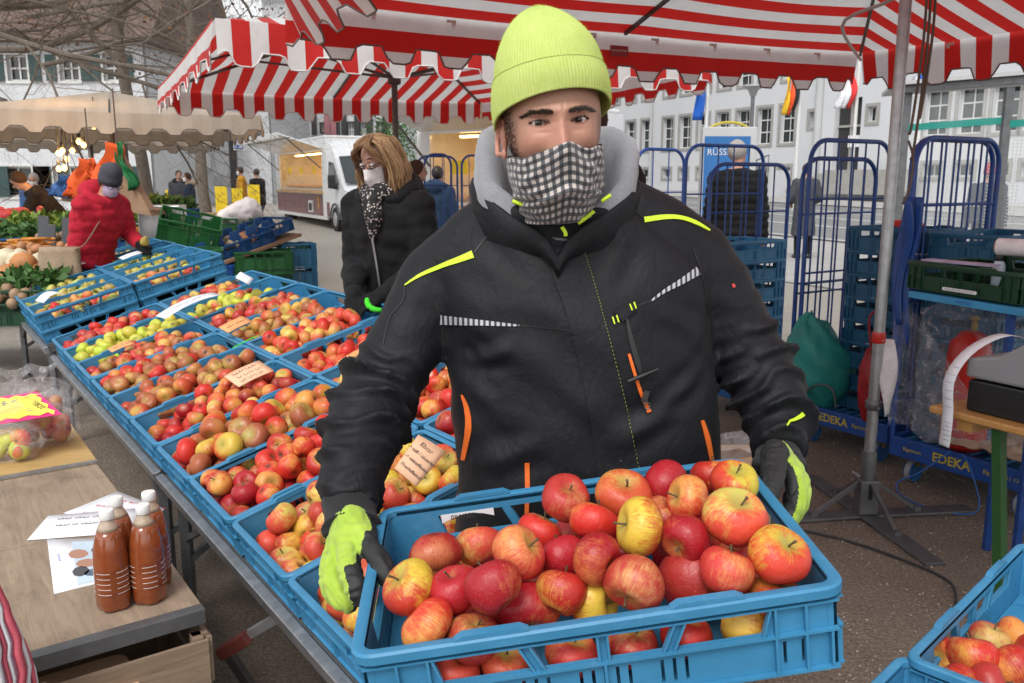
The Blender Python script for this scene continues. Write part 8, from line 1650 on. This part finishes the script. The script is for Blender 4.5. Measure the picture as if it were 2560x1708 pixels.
# ---------------------------------------------------------------- vegetable stall at the left
veg = [ # x, y, Y, crate material, produce, size, form, label
    (57, 575, 7.4, 'crate_blue_deep', 'veg_orange', .10, 'long', 'carrots'), (105, 590, 7.2, 'crate_wood', 'veg_onion', .045, 'ball', 'onions'), (28, 615, 6.8, 'crate_dark_green', 'veg_cream', .095, 'ball', 'cauliflowers'), (2, 640, 6.5, 'crate_dark_green', 'veg_pumpkin', .10, 'ball', 'pumpkins'),
    (85, 520, 9.0, 'crate_dark_green', 'veg_leaf_pale', .10, 'leaf', 'lettuces'), (20, 545, 8.6, 'crate_blue_deep', 'veg_leaf', .10, 'leaf', 'leeks'), (150, 560, 8.4, 'crate_wood', 'veg_potato', .045, 'ball', 'potatoes'), (180, 520, 9.6, 'crate_green', 'veg_leaf', .09, 'leaf', 'cabbages'), (40, 500, 10, 'crate_green', 'veg_red', .05, 'ball', 'radishes'), (330, 505, 10.2, 'crate_green', 'veg_leaf_pale', .08, 'leaf', 'herbs'), (300, 540, 9.6, 'crate_blue_deep', 'veg_orange', .045, 'ball', 'oranges'), (400, 478, 11.5, 'crate_blue_deep', 'veg_leaf', .08, 'leaf', 'greens'), (340, 470, 12, 'crate_green', 'veg_leaf_pale', .08, 'leaf', 'salads'), (10, 690, 6.2, 'crate_dark_green', 'veg_potato', .045, 'ball', 'dark potatoes'), (85, 660, 6.3, 'crate_dark_green', 'veg_leaf', .10, 'leaf', 'dark leafy kale')]
seen_y = set()
for k, (x, y, Y, cm, pm, sz, form, nm) in enumerate(veg):
    c = P(x, y, Y); lab = f'crate of {nm} on the vegetable stall'
    if cm == 'crate_wood': slat_crate('wooden crate of ' + nm + ' on the vegetable stall', c - V(.3, .2, .16), V(1, 0, 0), V(0, 1, 0), .6, .4, .15, 2, 'produce_box', False)
    else: loose_crate(('dark green ' if 'dark' in cm else 'green ' if 'green' in cm else 'blue ') + lab, c, cm, R(12), (0.6, 0.4, 0.16))
    mb = MB(); rr_ = np.random.default_rng(k + 50)
    for j in range({'ball': 40 if sz < .06 else 6, 'long': 34, 'leaf': 260}[form]):
        p = c + V(rr_.uniform(-.24, .24), rr_.uniform(-.15, .15), rr_.uniform(-.06, .06) + (.03 if sz < .06 else .05))
        if form == 'ball': mb.ball(p, sz * rr_.uniform(.8, 1.1, 3), 9, 6)
        elif form == 'long': d = unit(V(rr_.uniform(.5, 1), rr_.normal() * .5, .05)); mb.tube([p - d * .09, p, p + d * .09], np.array([.018, .016, .005]), 6)
        else: a, b = unit(rr_.normal(size=3) + V(0, 0, .6)), unit(rr_.normal(size=3)); mb.add([p - b * .02, p + a * .05 - b * .03, p + a * .09, p + a * .05 + b * .03], [(0, 1, 2, 3)])
    o = mb.build(nm.replace(' ', '_'), pm, None, 180 if form != 'leaf' else 0); tag(o, f'{nm} heaped in a stall crate', 'produce', kind='stuff')
for (x, y, Y, w, dp, lb) in ((60, 640, 6.9, 1.9, 1.0, 'low vegetable table with carrots and onions at the left edge'), (70, 560, 9.0, 2.4, 1.3, 'vegetable table behind the carrots'), (340, 530, 10.6, 2.2, 1.0, 'vegetable table between the red jacket and the bank'), (390, 505, 11.8, 1.8, .9, 'far vegetable table with greens')):
    q = P(x, y, Y); zt = max(q[2] - .13, .25); t = thing('stall_table', lb, 'table', q * V(1, 1, 0)); mb = MB(); mb.box(q * V(1, 1, 0) + V(0, 0, zt), (w, dp, .03), rz(.2)); mb.build('tabletop', 'crate_wood', t)
    for sx in (-1, 1):
        for sy in (-1, 1): mb = MB(); e = rz(.2) @ V(sx * w * .45, sy * dp * .42, 0); mb.bar(q * V(1, 1, 0) + e, q * V(1, 1, 0) + e + V(0, 0, zt - .015), .05); mb.build('leg', 'crate_wood', t)
# slate price boards
for (x, y, Y) in ((100, 525, 8.2), (115, 545, 8.0), (155, 530, 8.0), (300, 560, 8.4)): q = P(x, y, Y); t = thing('slate_sign', f'small grey slate price sign {"above the carrots" if x == 100 else "above the onions" if x == 115 else "behind the red jacket" if x == 155 else "right of the red jacket"}', 'sign', q); mb = MB(); mb.box(q, (.10, .012, .24), ry(R(6))); mb.build('board', 'van_grey', t); mb = MB(); mb.bar(q + V(0, .01, -.3), q + V(0, .01, -.1), .015); mb.build('stake', 'crate_wood', t)
# bulbs
bs = [(143, 346), (135, 352), (166, 346), (181, 325), (192, 333), (154, 365), (148, 386), (135, 388), (215, 290)]
for k, (x, y) in enumerate(bs):
    q = P(x, y, 10.6 + .15 * (k % 3)); t = thing('light_bulb', ['lit bulb at the middle of the stall string', 'lit bulb left of the middle of the stall string', 'lit bulb right of the middle of the stall string', 'lit bulb high on the stall string', 'lit bulb highest right on the stall string', 'lit bulb below the middle of the stall string', 'lowest lit bulb of the stall string', 'lowest left lit bulb of the stall string', 'bulb hanging apart under the beige canopy'][k], 'light bulb', q, 0, 'bulbs of the vegetable stall'); mb = MB(); mb.ball(q, (.03, .03, .036), 12, 8); mb.build('glass', 'bulb_glow', t, 180); mb = MB(); mb.lathe([(.02, .045), (.02, .09), (.012, .1)], q, 10); mb.build('socket', 'black_plastic', t, 40); mb = MB(); mb.tube([q + V(0, 0, .1), q + V(.02, 0, .35), q + V(.0, 0, 2.3 - q[2])], .006, 5); mb.build('wire', 'cable', t)
    if k in (1, 4, 6): ld = bpy.data.lights.new('bulb_light', 'POINT'); ld.energy = 9; ld.color = (1.0, .58, .22); ld.shadow_soft_size = .05; lo = bpy.data.objects.new('bulb_light', ld); COL.objects.link(lo); lo.parent = t; lo.location = (0, -.09, 0)
# cardboard fruit boxes with cloth hanging from the frame
def hung(label, top, w, h_, cl, Y, side=1):
    p = P(*top, Y); t = thing('hanging_cardboard', label, 'cardboard', p); a, b, c = p + V(0, 0, -.12), p + V(-w * .5, .05, -h_), p + V(w * .55, -.05, -h_ * 1.15); mb = MB(); mb.prism([a, b, c], (0.02, .10, .01)); mb.build('panel', 'cardboard', t); mb = MB(); mb.prism([b, c, c + V(.02, 0, -.05), b + V(0, 0, -.05)], (0.02, .3, .01)); mb.build('fold', 'cardboard', t)
    for k, m in enumerate(cl): G = np.array([[p + V((-.10 + .14 * k) * u - (w * (.42 - .75 * k)) * v + .03 * math.sin(9 * v + k), -.06 + .05 * math.sin(7 * u + k * 2 + 4 * v) + .06 * noise.noise(Vector((u * 3, v * 5, k))), -.02 - v * h_ * (.75 + .2 * (k == 0)) + .02 * u) for u in np.linspace(-1, 1, 6)] for v in np.linspace(0, 1, 12)]); mb = MB(); mb.sheet(G, .008); mb.build('cloth', m, t, 180)
    mb = MB(); mb.tube([p, p + V(0, 0, .5)], .008, 5); mb.build('string', 'string_brown', t)
hung('brown cardboard with green and orange cloth hanging from the canopy', (268, 325), .52, .58, ['orange_cloth', 'green_cloth'], 8.6); hung('brown cardboard with orange cloth hanging left of the green one', (205, 362), .42, .42, ['orange_cloth', 'orange_cloth'], 9.2); hung('blue bag hanging below the stall bulbs', (158, 400), .28, .25, ['cloth_blue', 'cloth_blue'], 10.0)
rp_ = thing('stall_post', 'brown stall post behind the grey cap', 'post', P(305, 500, 8.8) * V(1, 1, 0)); mb = MB(); mb.tube([P(312, 600, 8.8) * V(1, 1, 0), P(285, 330, 8.8)], .03, 10); mb.build('tube', 'pole_brown', rp_, 60)
# ---------------------------------------------------------------- other people
def human(label, loc, face, H=1.7, top='cloth_black', bottom='cloth_navy', hair='hair_brown', hat=None, mask=None, lean=0.0, hands=None, coat=0.50, vox=0.016, shoes='black_plastic', gloves=None, puff=0.0, hood=None, scarf=None, head_turn=0.0, head_pitch=0.0, legs=None, bulk=1.0, longhair=False, skirt=None):
    """standing clothed figure; face: yaw of the looking direction (0 = towards the camera); hands: targets in local (right of figure seen from the front = +x, forward = -y, up)"""
    t = thing('person', label, 'person', loc); k = H / 1.72; Rz_ = rz(face); L0 = np.asarray(loc, float)
    hip = V(0, 0, .93 * k); Rl = rx(lean)      # lean forward (towards -y)
    def U(p): return hip + Rl @ (np.asarray(p, float) * k - hip)     # upper body
    def W(p): return np.asarray(p, float) @ Rz_.T + L0
    chest, neck, hd = U((0, 0, 1.32)), U((0, .0, 1.47)), U((0, -.03, 1.60)); sh = [U((s_ * .185, 0, 1.40)) for s_ in (-1, 1)]; hands = hands or [V(-.25, -.05, .80) * k, V(.25, -.05, .80) * k]
    arms = []
    for s_, S, Hn in zip((-1, 1), sh, hands):
        Hn = np.asarray(Hn, float); mid = (S + Hn) / 2; d = np.linalg.norm(Hn - S); la = .57 * k; off = math.sqrt(max((la / 2) ** 2 - (d / 2) ** 2, .0004)); el = mid + unit(V(s_ * .5, .6, -.5)) * min(off, .16 * k); arms.append((S, el, Hn))
    lg = legs or [(-.1, 0, 0), (.1, 0, 0)]
    def limbs(mb, r, which):
        if 'a' in which:
            for S, el, Hn in arms: q = spline([(*S, .062 * r), (*((S + el) / 2), .057 * r), (*el, .053 * r), (*((el + Hn) / 2), .048 * r), (*Hn, .037 * r)], 14); mb.tube(W(q[:, :3]), q[:, 3] * k, 12); mb.ball(W([S])[0], .066 * r * k, 10, 8)
        if 't' in which:
            rs = []
            for z, w, d in ((.90, .165, .115), (1.02, .155, .112), (1.15, .160, .115), (1.28, .178, .12), (1.38, .185, .105), (1.44, .13, .085), (1.49, .075, .07)):
                a = np.arange(24) * 2 * math.pi / 24; rs.append(W(np.array([U((w * bulk * r * math.cos(q), d * bulk * r * math.sin(q), z)) for q in a])))
            mb.rings(rs, True)
        if 'l' in which:
            for (x, y, z), s_ in zip(lg, (-1, 1)): q = spline([(s_ * .085 * k, 0, .95 * k, .095 * r), (s_ * .09 * k, -.01, .70 * k, .085 * r), ((x + s_ * .09) / 2 * k, y / 2 - .02, .48 * k, .062 * r), (x * k, y, .25 * k, .055 * r), (x * k, y, .08, .045 * r)], 16); mb.tube(W(q[:, :3]), q[:, 3] * k, 12)
    hR = rz(head_turn) @ Rl @ rx(head_pitch)
    def Hd(p): return W((np.asarray(p, float) * k) @ hR.T + hd)
    # body: one continuous skin figure
    mb = MB(); limbs(mb, .92, 'atl'); mb.tube(W([U((0, 0, 1.42)), U((0, -.01, 1.5)), U((0, -.02, 1.57))]), .052 * k, 12); mb.ball(Hd([(0, .01, .035)])[0], np.array([.072, .088, .098]) * k, 18, 14, Rm=Rz_ @ hR); mb.ball(Hd([(0, -.02, -.03)])[0], np.array([.052, .06, .062]) * k, 14, 10, Rm=Rz_ @ hR); mb.ball(Hd([(0, -.088, .005)])[0], np.array([.012, .018, .02]) * k, 8, 6)
    for (S, el, Hn) in arms:
        d = unit(Hn - el); x_, y_, _ = frame_of(d); mb.ball(W([Hn + d * .05 * k])[0], np.array([.036, .03, .045]) * k, 10, 8)
        for f in range(4): b0 = Hn + d * .075 * k + x_ * (f - 1.5) * .018 * k; mb.tube(W([b0, b0 + d * .04 * k - y_ * .006, b0 + d * .07 * k - y_ * .025 * k]), np.array([.0095, .009, .007]) * k, 6)
        b0 = Hn + d * .03 * k + x_ * .034 * k; mb.tube(W([b0, b0 + d * .035 * k + x_ * .018 * k, b0 + d * .06 * k + x_ * .02 * k]), np.array([.011, .010, .008]) * k, 6)
    me = fuse(mb, min(vox, .010), 3, 'body'); link('body', me, 'skin_far', t, 180)
    for s_ in (-1, 1) if (hair or hat) else ():
        mb = MB(); mb.ball(Hd([(s_ * .030, -.072, .030)])[0], np.array([.013, .009, .008]) * k, 8, 6); mb.build('eye', 'hair_dark', t, 180); mb = MB(); mb.tube(Hd([(s_ * .014, -.083, .050), (s_ * .032, -.080, .054), (s_ * .050, -.068, .048)]), .0035 * k, 5); mb.build('eyebrow', 'brow', t, 180)
    if gloves:
        mb = MB()
        for (S, el, Hn) in arms:
            d = unit(Hn - el); x_, y_, _ = frame_of(d); mb.tube(W([Hn - d * .03 * k, Hn + d * .03 * k]), np.array([.042, .040]) * k, 10); mb.ball(W([Hn + d * .05 * k])[0], np.array([.042, .036, .05]) * k, 10, 8)
            for f in range(4): b0 = Hn + d * .075 * k + x_ * (f - 1.5) * .021 * k; mb.tube(W([b0, b0 + d * .042 * k - y_ * .006, b0 + d * .075 * k - y_ * .028 * k]), np.array([.0135, .0125, .0105]) * k, 8)
            b0 = Hn + d * .03 * k + x_ * .036 * k; mb.tube(W([b0, b0 + d * .035 * k + x_ * .02 * k, b0 + d * .065 * k + x_ * .022 * k]), np.array([.0145, .0135, .011]) * k, 8)
        link('gloves', fuse(mb, .006, 3, 'gloves'), gloves, t, 180)
    mb = MB(); limbs(mb, 1.08, 'l'); link('trousers', fuse(mb, vox, 3, 'trousers'), bottom, t, 180)
    for (x, y, z), s_ in zip(lg, (-1, 1)): mb = MB(); mb.tube(W([(x * k, y + .06, .05), (x * k, y - .02, .06), (x * k, y - .12, .045), (x * k, y - .19, .03)]), np.array([[.04, .05], [.048, .058], [.048, .042], [.03, .026]]) * k, 10); mb.build('shoe', shoes, t, 180)
    mb = MB(); limbs(mb, 1.22, 'at'); rs = []      # coat
    for f in np.linspace(0, 1, 6):
        z = .98 - f * (coat - .40 if coat > .45 else .06); a = np.arange(24) * 2 * math.pi / 24; w = (.19 + .035 * f) * bulk; d = (.135 + .03 * f) * bulk; lo = (lambda p: U(p)) if z > .9 else (lambda p: np.asarray(p, float) * k); rs.append(W(np.array([lo((w * math.cos(q), d * math.sin(q), z)) for q in a])))
    mb.rings(rs, True); me = fuse(mb, vox, 5, 'coat'); v, n = get_v(me), get_n(me); d = .010 * n3(v, 12, H * 7) + .006 * n3(v, 25, H * 3)
    if puff: zz = ((v - L0) @ Rz_)[:, 2]; d = d + puff * np.abs(np.sin((zz + .02 * n3(v, 6, 1)) * math.pi / .085)) ** .6 - puff * .5
    set_v(me, v + n * d[:, None]); link('coat', me, top, t, 180)
    if skirt: mb = MB(); rs = [W(np.array([(w * math.cos(q), d * math.sin(q), z) for q in np.arange(20) * .31416]) * V(k, k, k)) for z, w, d in ((.95, .18, .14), (.7, .20, .16), (.45, .21, .17))]; mb.rings(rs, True); mb.build('skirt', skirt, t, 60)
    if hood: mb = MB(); mb.ball(W([U((0, .10, 1.47))])[0], np.array([.15, .10, .10]) * k, 14, 10, Rm=Rz_ @ Rl); mb.tube(W([U((.13 * math.sin(q), -.10 * math.cos(q) + .02, 1.44 + .03 * (1 - math.cos(q)))) for q in np.linspace(.4, 5.9, 14)]), .045 * k, 10); link('hood', fuse(mb, vox, 3, 'hood'), hood, t, 180)
    if scarf: mb = MB(); mb.tube(W([U((.075 * math.sin(q), -.075 * math.cos(q) - .02, 1.475 + .02 * math.sin(3 * q))) for q in np.linspace(0, 6.2, 20)]), .04 * k, 10); mb.tube(W([U((0, -.12, 1.46)), U((.02, -.14, 1.38)), U((.0, -.145, 1.27))]), np.array([.05, .05, .02]) * k, 10); link('scarf', fuse(mb, .010, 3, 'scarf'), scarf, t, 180)
    if hair and not hat:
        mb = MB(); mb.ball(Hd([(0, .022, .048)])[0], np.array([.081, .092, .10]) * k, 18, 12, Rm=Rz_ @ hR)
        if longhair: pass
        link('hair', fuse(mb, .008, 2, 'hair'), hair, t, 180)
    if hat:
        mb = MB(); rs = []
        for z, w in ((-.015, 1.04), (.03, 1.07), (.035, 1.02), (.08, 1.0), (.115, .85), (.145, .5), (.155, .12)): a = np.arange(28) * 2 * math.pi / 28; rs.append(Hd(np.array([(.082 * w * math.cos(q), .098 * w * math.sin(q) + .012, z + .012 * math.sin(q) * -1 + .02) for q in a])))
        mb.rings(rs, True); mb.build('cap', hat, t, 180)
        if hair: mb = MB(); mb.ball(Hd([(0, .04, .0)])[0], np.array([.076, .07, .08]) * k, 14, 10, Rm=Rz_ @ hR); mb.build('hair', hair, t, 180)
    if mask:
        mb = MB(); G = np.array([[Hd([((.066 - .010 * abs(v - .4)) * math.sin(u), -(.078 + .022 * math.cos(u) * (1 - abs(v - .35))) * math.cos(u) * (1 - .12 * v) - .004, .012 - v * .095)])[0] for u in np.linspace(-1.25, 1.25, 15)] for v in np.linspace(0, 1, 9)]); mb.sheet(G, .003); mb.build('mask', mask, t, 180)
    return t, W, U, Hd, k
def strands(name, t, Hd, mat, n, root, tip, rad, seed, th=.004):
    """locks of hair: root/tip functions of a random pair"""
    r = np.random.default_rng(seed); mb = MB()
    for _ in range(n):
        u, v = r.uniform(-1, 1), r.uniform(0, 1); p = [np.asarray(q, float) + r.normal(size=3) * V(.004, .004, .003) for q in (root(u, v), *tip(u, v))]; c = spline(p, 9); mb.tube(Hd(c), th * np.array([.8, 1, 1, 1, 1, .9, .8, .6, .15]) * r.uniform(.6, 1.2), 5)
    return mb.build(name, mat, t, 180)
# --- the blonde shopper
def LK(u, v, o=0.0): w = abs(u); return [(math.copysign(.066 + .02 * v + o, u), -.047 + v * .10, .118), (math.copysign(.090 + .016 * v + o + .006 * math.sin(20 * w), u), -.047 + v * .12, .03), (math.copysign(.098 + .018 * v + o + .012 * math.sin(14 * w + 2), u), -.052 + v * .13, -.05), (math.copysign(.080 + .03 * math.sin(19 * w + 9 * v) + o, u), -.064 + v * .14, -.115 - .04 * w)]
wp = P(905, 500, 4.15); wl_ = V(wp[0], wp[1] + .1, 0)
def loc_of(p, L0, face): return rz(-face) @ (np.asarray(p, float) - L0)
WF = R(-27); hL, hR_ = loc_of(P(812, 668, 4.0), wl_, WF), loc_of(P(872, 682, 3.95), wl_, WF)
wt, WW, WU, WH, wk = human('blonde woman with glasses and a white mask in a black coat, choosing apples', wl_, WF, 1.70, 'cloth_black', 'cloth_navy', None, None, None, R(10), [hL, hR_], .62, .012, gloves='cloth_glove', hood='cloth_black', scarf='scarf', head_turn=R(-4), head_pitch=R(10), puff=.005, bulk=1.0)
mb = MB(); G = np.array([[WH([(.058 * math.sin(u) * (1 - .25 * v), -(.070 + .034 * math.exp(-(u / .45) ** 2) * (1 - abs(v - .45) * 1.3)) * math.cos(u * .9) - .006 - .008 * (1 - v), .012 - v * .100)])[0] for u in np.linspace(-1.3, 1.3, 25)] for v in np.linspace(0, 1, 13)]); mb.sheet(G, .0025); mb.build('mask', 'mask_white', wt, 50)
for s_ in (-1, 1):
    mb = MB(); mb.tube(WH([(s_ * .031 + .024 * math.cos(q), -.093 + .012 * abs(s_ * .031 + .024 * math.cos(q)) * 8 * .1, .030 + .017 * math.sin(q)) for q in np.linspace(0, 2 * math.pi, 21)]), .0019, 6); mb.build('glasses_rim', 'black_plastic', wt, 180); mb = MB(); mb.tube(WH([(s_ * .055, -.088, .034), (s_ * .074, -.04, .036), (s_ * .077, .02, .030)]), .0018, 6); mb.build('glasses_arm', 'black_plastic', wt, 180); mb = MB(); mb.tube(WH([(s_ * (.014 + .034 * q), -.088 + .010 * q, .056 + .006 * math.sin(q * 2.4)) for q in np.linspace(0, 1, 8)]), np.array([.002, .003, .003, .003, .003, .0025, .002, .001]), 5); mb.build('eyebrow', 'hair_brown', wt, 180); mb = MB(); mb.ball(WH([(s_ * .031, -.074, .027)])[0], .012, 12, 8); mb.build('eye', 'mask_white', wt, 180); mb = MB(); mb.tube(WH([(s_ * .031 + q * .016, -.0865 + .006 * q * q, .0245 + .004 * (1 - q * q)) for q in np.linspace(-1, 1, 9)]), .0028, 5); mb.build('eyelid', 'hair_brown', wt, 180)
mb = MB(); mb.tube(WH([(-.008, -.094, .034), (0, -.096, .036), (.008, -.094, .034)]), .0018, 6); mb.build('glasses_bridge', 'black_plastic', wt, 180)
mb = MB(); mb.ball(WH([(0, .026, .05)])[0], np.array([.083, .088, .098]) * wk, 18, 14, Rm=rz(WF)); mb.tube(WH([(0, .05, .02), (0, .060, -.05), (0, .05, -.11)]), np.array([.074, .070, .045]) * wk, 14); link('hair', fuse(mb, .008, 3, 'hair'), 'hair_blond', wt, 180)
strands('hair_locks', wt, WH, 'hair_blond', 420,  lambda u, v: (u * .035, .0 + v * .05 - .035, .148 - .03 * abs(u)), lambda u, v: LK(u, v), .004, 3, .0042)
strands('hair_highlights', wt, WH, 'hair_light', 300, lambda u, v: (u * .035, v * .05 - .037, .150 - .03 * abs(u)), lambda u, v: LK(u, v, .004), .004, 8, .0034)
strands('fringe', wt, WH, 'hair_blond', 70, lambda u, v: (.01 + u * .02, -.045 + .02 * v, .146), lambda u, v: [(.030 * u + .02, -.090, .125), (math.copysign(.05 + .02 * v, u), -.088 + .01 * v, .090), (math.copysign(.080, u), -.062, .05), (math.copysign(.090, u), -.05, .0)], .004, 5, .0045)
mb = MB(); mb.tube(spline([WU((.0, -.155, 1.30)) , WU((.01, -.16, 1.15)), WU((.015, -.165, 1.0)), WU((.02, -.17, .85))], 12) @ rz(WF).T + wl_, .006, 6); mb.build('coat_zip', 'steel', wt, 180)
gnp = thing('green_apple_bag', 'bright green bag end gripped by the blonde woman', 'bag', P(855, 700, 3.9)); mb = MB(); mb.tube(spline([P(842, 684, 3.88), P(845, 700, 3.87), P(858, 710, 3.86), P(876, 712, 3.86)], 10), np.array([.008, .011, .013, .014, .014, .014, .013, .012, .011, .008]), 10); mb.build('roll', 'neon_green', gnp, 180)
# --- the shopper in the red jacket
rl_ = V(-3.32, 6.75, 0); RF = R(68); hand = loc_of(P(322, 562, 6.75), rl_, RF); hand2 = loc_of(P(240, 585, 6.9), rl_, RF)
rt, RW, RU, RHd, rk = human('woman in a red quilted jacket and grey cap with lilac mask reaching for pears', rl_, RF, 1.66, 'cloth_red', 'cloth_denim', 'hair_brown', 'cloth_cap', 'cloth_lilac', R(24), [hand2, hand], .46, .013, gloves='cloth_glove', head_turn=R(-22), head_pitch=R(8), puff=.009, bulk=1.08, hood='cloth_red')
for s_ in (-1, 1): mb = MB(); mb.tube(RHd([(s_ * .031 + .024 * math.cos(q), -.094, .022 + .018 * math.sin(q)) for q in np.linspace(0, 2 * math.pi, 15)]), .003, 5); mb.build('glasses_rim', 'black_plastic', rt, 180)
sbg = thing('shoulder_bag', 'beige cloth shoulder bag at the red jacket woman’s hip', 'bag', P(150, 640, 6.5) * V(1, 1, 0)); c_ = P(140, 622, 6.45); mb = MB(); G = []
for v in np.linspace(0, 1, 12): w = .16 * (1 - .25 * (v - .4) ** 2); G.append(np.array([c_ + V(w * math.cos(q) * (1 + .06 * math.sin(5 * q + 6 * v)), .07 * math.sin(q), -.20 + .38 * v) for q in np.arange(20) * .31416]))
mb.rings(G, True); mb.build('pouch', 'cloth_beige', sbg, 180); mb = MB(); mb.tube(spline([c_ + V(.05, -.02, .17), P(190, 565, 6.45), P(228, 510, 6.55), P(250, 490, 6.75)], 14), np.array([[.018, .004]] * 14), 8); mb.build('strap', 'cloth_beige', sbg, 180)
mb = MB(); q_ = P(332, 553, 6.65); pr = bpy.data.objects.new('pear', apple_variant('pear', 0)); COL.objects.link(pr); pr.matrix_world = Matrix.LocRotScale(Vector(q_), Quaternion((1, .3, .2, 0)), Vector((.036,) * 3)); tag(pr, 'green pear held in the black glove of the red jacket woman', 'pear')
# --- others
def at(x, Y): q = P(x, 450, Y); return V(q[0], q[1], ground_z(Y))
human('grey-haired man in a black quilted jacket seen from behind the cages', at(1690, 8.6), R(165), 1.86, 'cloth_black', 'cloth_navy', 'hair_grey', None, None, 0, None, .48, .016, puff=.016, bulk=1.15, head_turn=R(-40))
human('woman in a long grey coat with a pale scarf walking away across the square', at(1848, 16.6), R(180), 1.78, 'cloth_slate', 'cloth_black', 'hair_brown', None, None, 0, [V(-.2, -.2, 1.05), V(.2, -.2, 1.05)], .95, .018, scarf='cloth_beige')
human('person in a dark brown coat bending behind the man’s shoulder', at(1345, 3.9), R(150), 1.84, 'cloth_brown', 'cloth_navy', 'hair_brown', None, None, 0, None, .55, .014, bulk=1.15)
human('vendor in a dark jacket bending over the vegetables', at(140, 11.2), R(-60), 1.75, 'cloth_brown', 'cloth_navy', 'hair_brown', None, None, R(38), [V(-.1, -.6, .75), V(.15, -.6, .78)], .46, .016)
human('person in a blue jacket behind the left stall', at(88, 13.5), R(10), 1.6, 'cloth_blue', 'cloth_navy', 'hair_grey', None, 'mask_white', R(10), None, .48, .018)
human('customer in a mustard yellow jacket at the bakery van', at(556, 24.5), R(-70), 1.72, 'cloth_yellow', 'cloth_navy', 'hair_dark', None, 'mask_white', 0, None, .5, .02)
human('customer in a black coat standing at the bakery counter', at(592, 23.5), R(-120), 1.68, 'cloth_black', 'cloth_denim', 'hair_dark', None, None, 0, None, .62, .02, bulk=1.15)
human('person in a navy parka with a fur hood near the bank', at(434, 20.5), R(-60), 1.62, 'cloth_navy', 'cloth_navy', 'hair_brown', None, 'mask_white', 0, None, .62, .02, hood='cloth_beige', bulk=1.1)
human('person in a grey hooded coat left of the navy parka', at(413, 21.2), R(30), 1.66, 'cloth_slate', 'cloth_denim', 'hair_brown', None, None, 0, None, .62, .02, hood='cloth_brown')
human('person in a blue denim hood at the second van', at(1004, 11.6), R(160), 1.66, 'cloth_denim', 'cloth_black', 'hair_dark', None, None, 0, None, .5, .018, hood='cloth_denim')
human('person with dark hair waiting behind the blonde woman', at(955, 9.0), R(100), 1.68, 'cloth_brown', 'cloth_black', 'hair_brown', None, None, 0, None, .55, .018)
human('person in a dark jacket and red cap behind the glass shelter', at(2266, 13.0), R(150), 1.70, 'cloth_navy', 'cloth_black', None, 'cloth_red', None, 0, None, .5, .018)
# ---------------------------------------------------------------- fruit: the largest in view singly, the rest as one mass
LOOK = dict(red='red', crimson='dark red', yellowred='yellow-and-red', pinkred='pinkish red', green='yellow-green', russet='brownish', orange='orange-red', pale='pale yellow')
fruit_pool.sort(key=lambda q: np.linalg.norm(q[0] - CAMP)); _by = {}
for q in fruit_pool:
    if not q[5] and COUNT['apple'] + sum(map(len, _by.values())) < 298 and q[3] != 'pear' and q[4] != 'fruit': _by.setdefault(q[4], []).append(q)
    else: REST.append(q[:4])
for lb, qs in _by.items():
    place = lb[lb.index('apple') + 6:]; C_ = np.array([q[0] for q in qs]); A_ = (C_ - C_.mean(0)) @ E2; B_ = (C_ - C_.mean(0)) @ E1; used = {}
    na = ['at the rail end', 'left of the middle', 'at the middle', 'right of the middle', 'at the inner end']; nb_ = ['near wall', 'centre line', 'far wall']
    ra, rb_ = A_.argsort().argsort() * 5 // len(qs), B_.argsort().argsort() * 3 // len(qs)
    for i, q in enumerate(qs):
        s_ = f'{LOOK[q[3]]} apple {na[ra[i]]}, {nb_[rb_[i]]}, {place}'
        add_apple(q[0], q[1], q[2], q[3], ' '.join(s_.split()[:16]), 'apples ' + place, stem=True)
flush_rest()
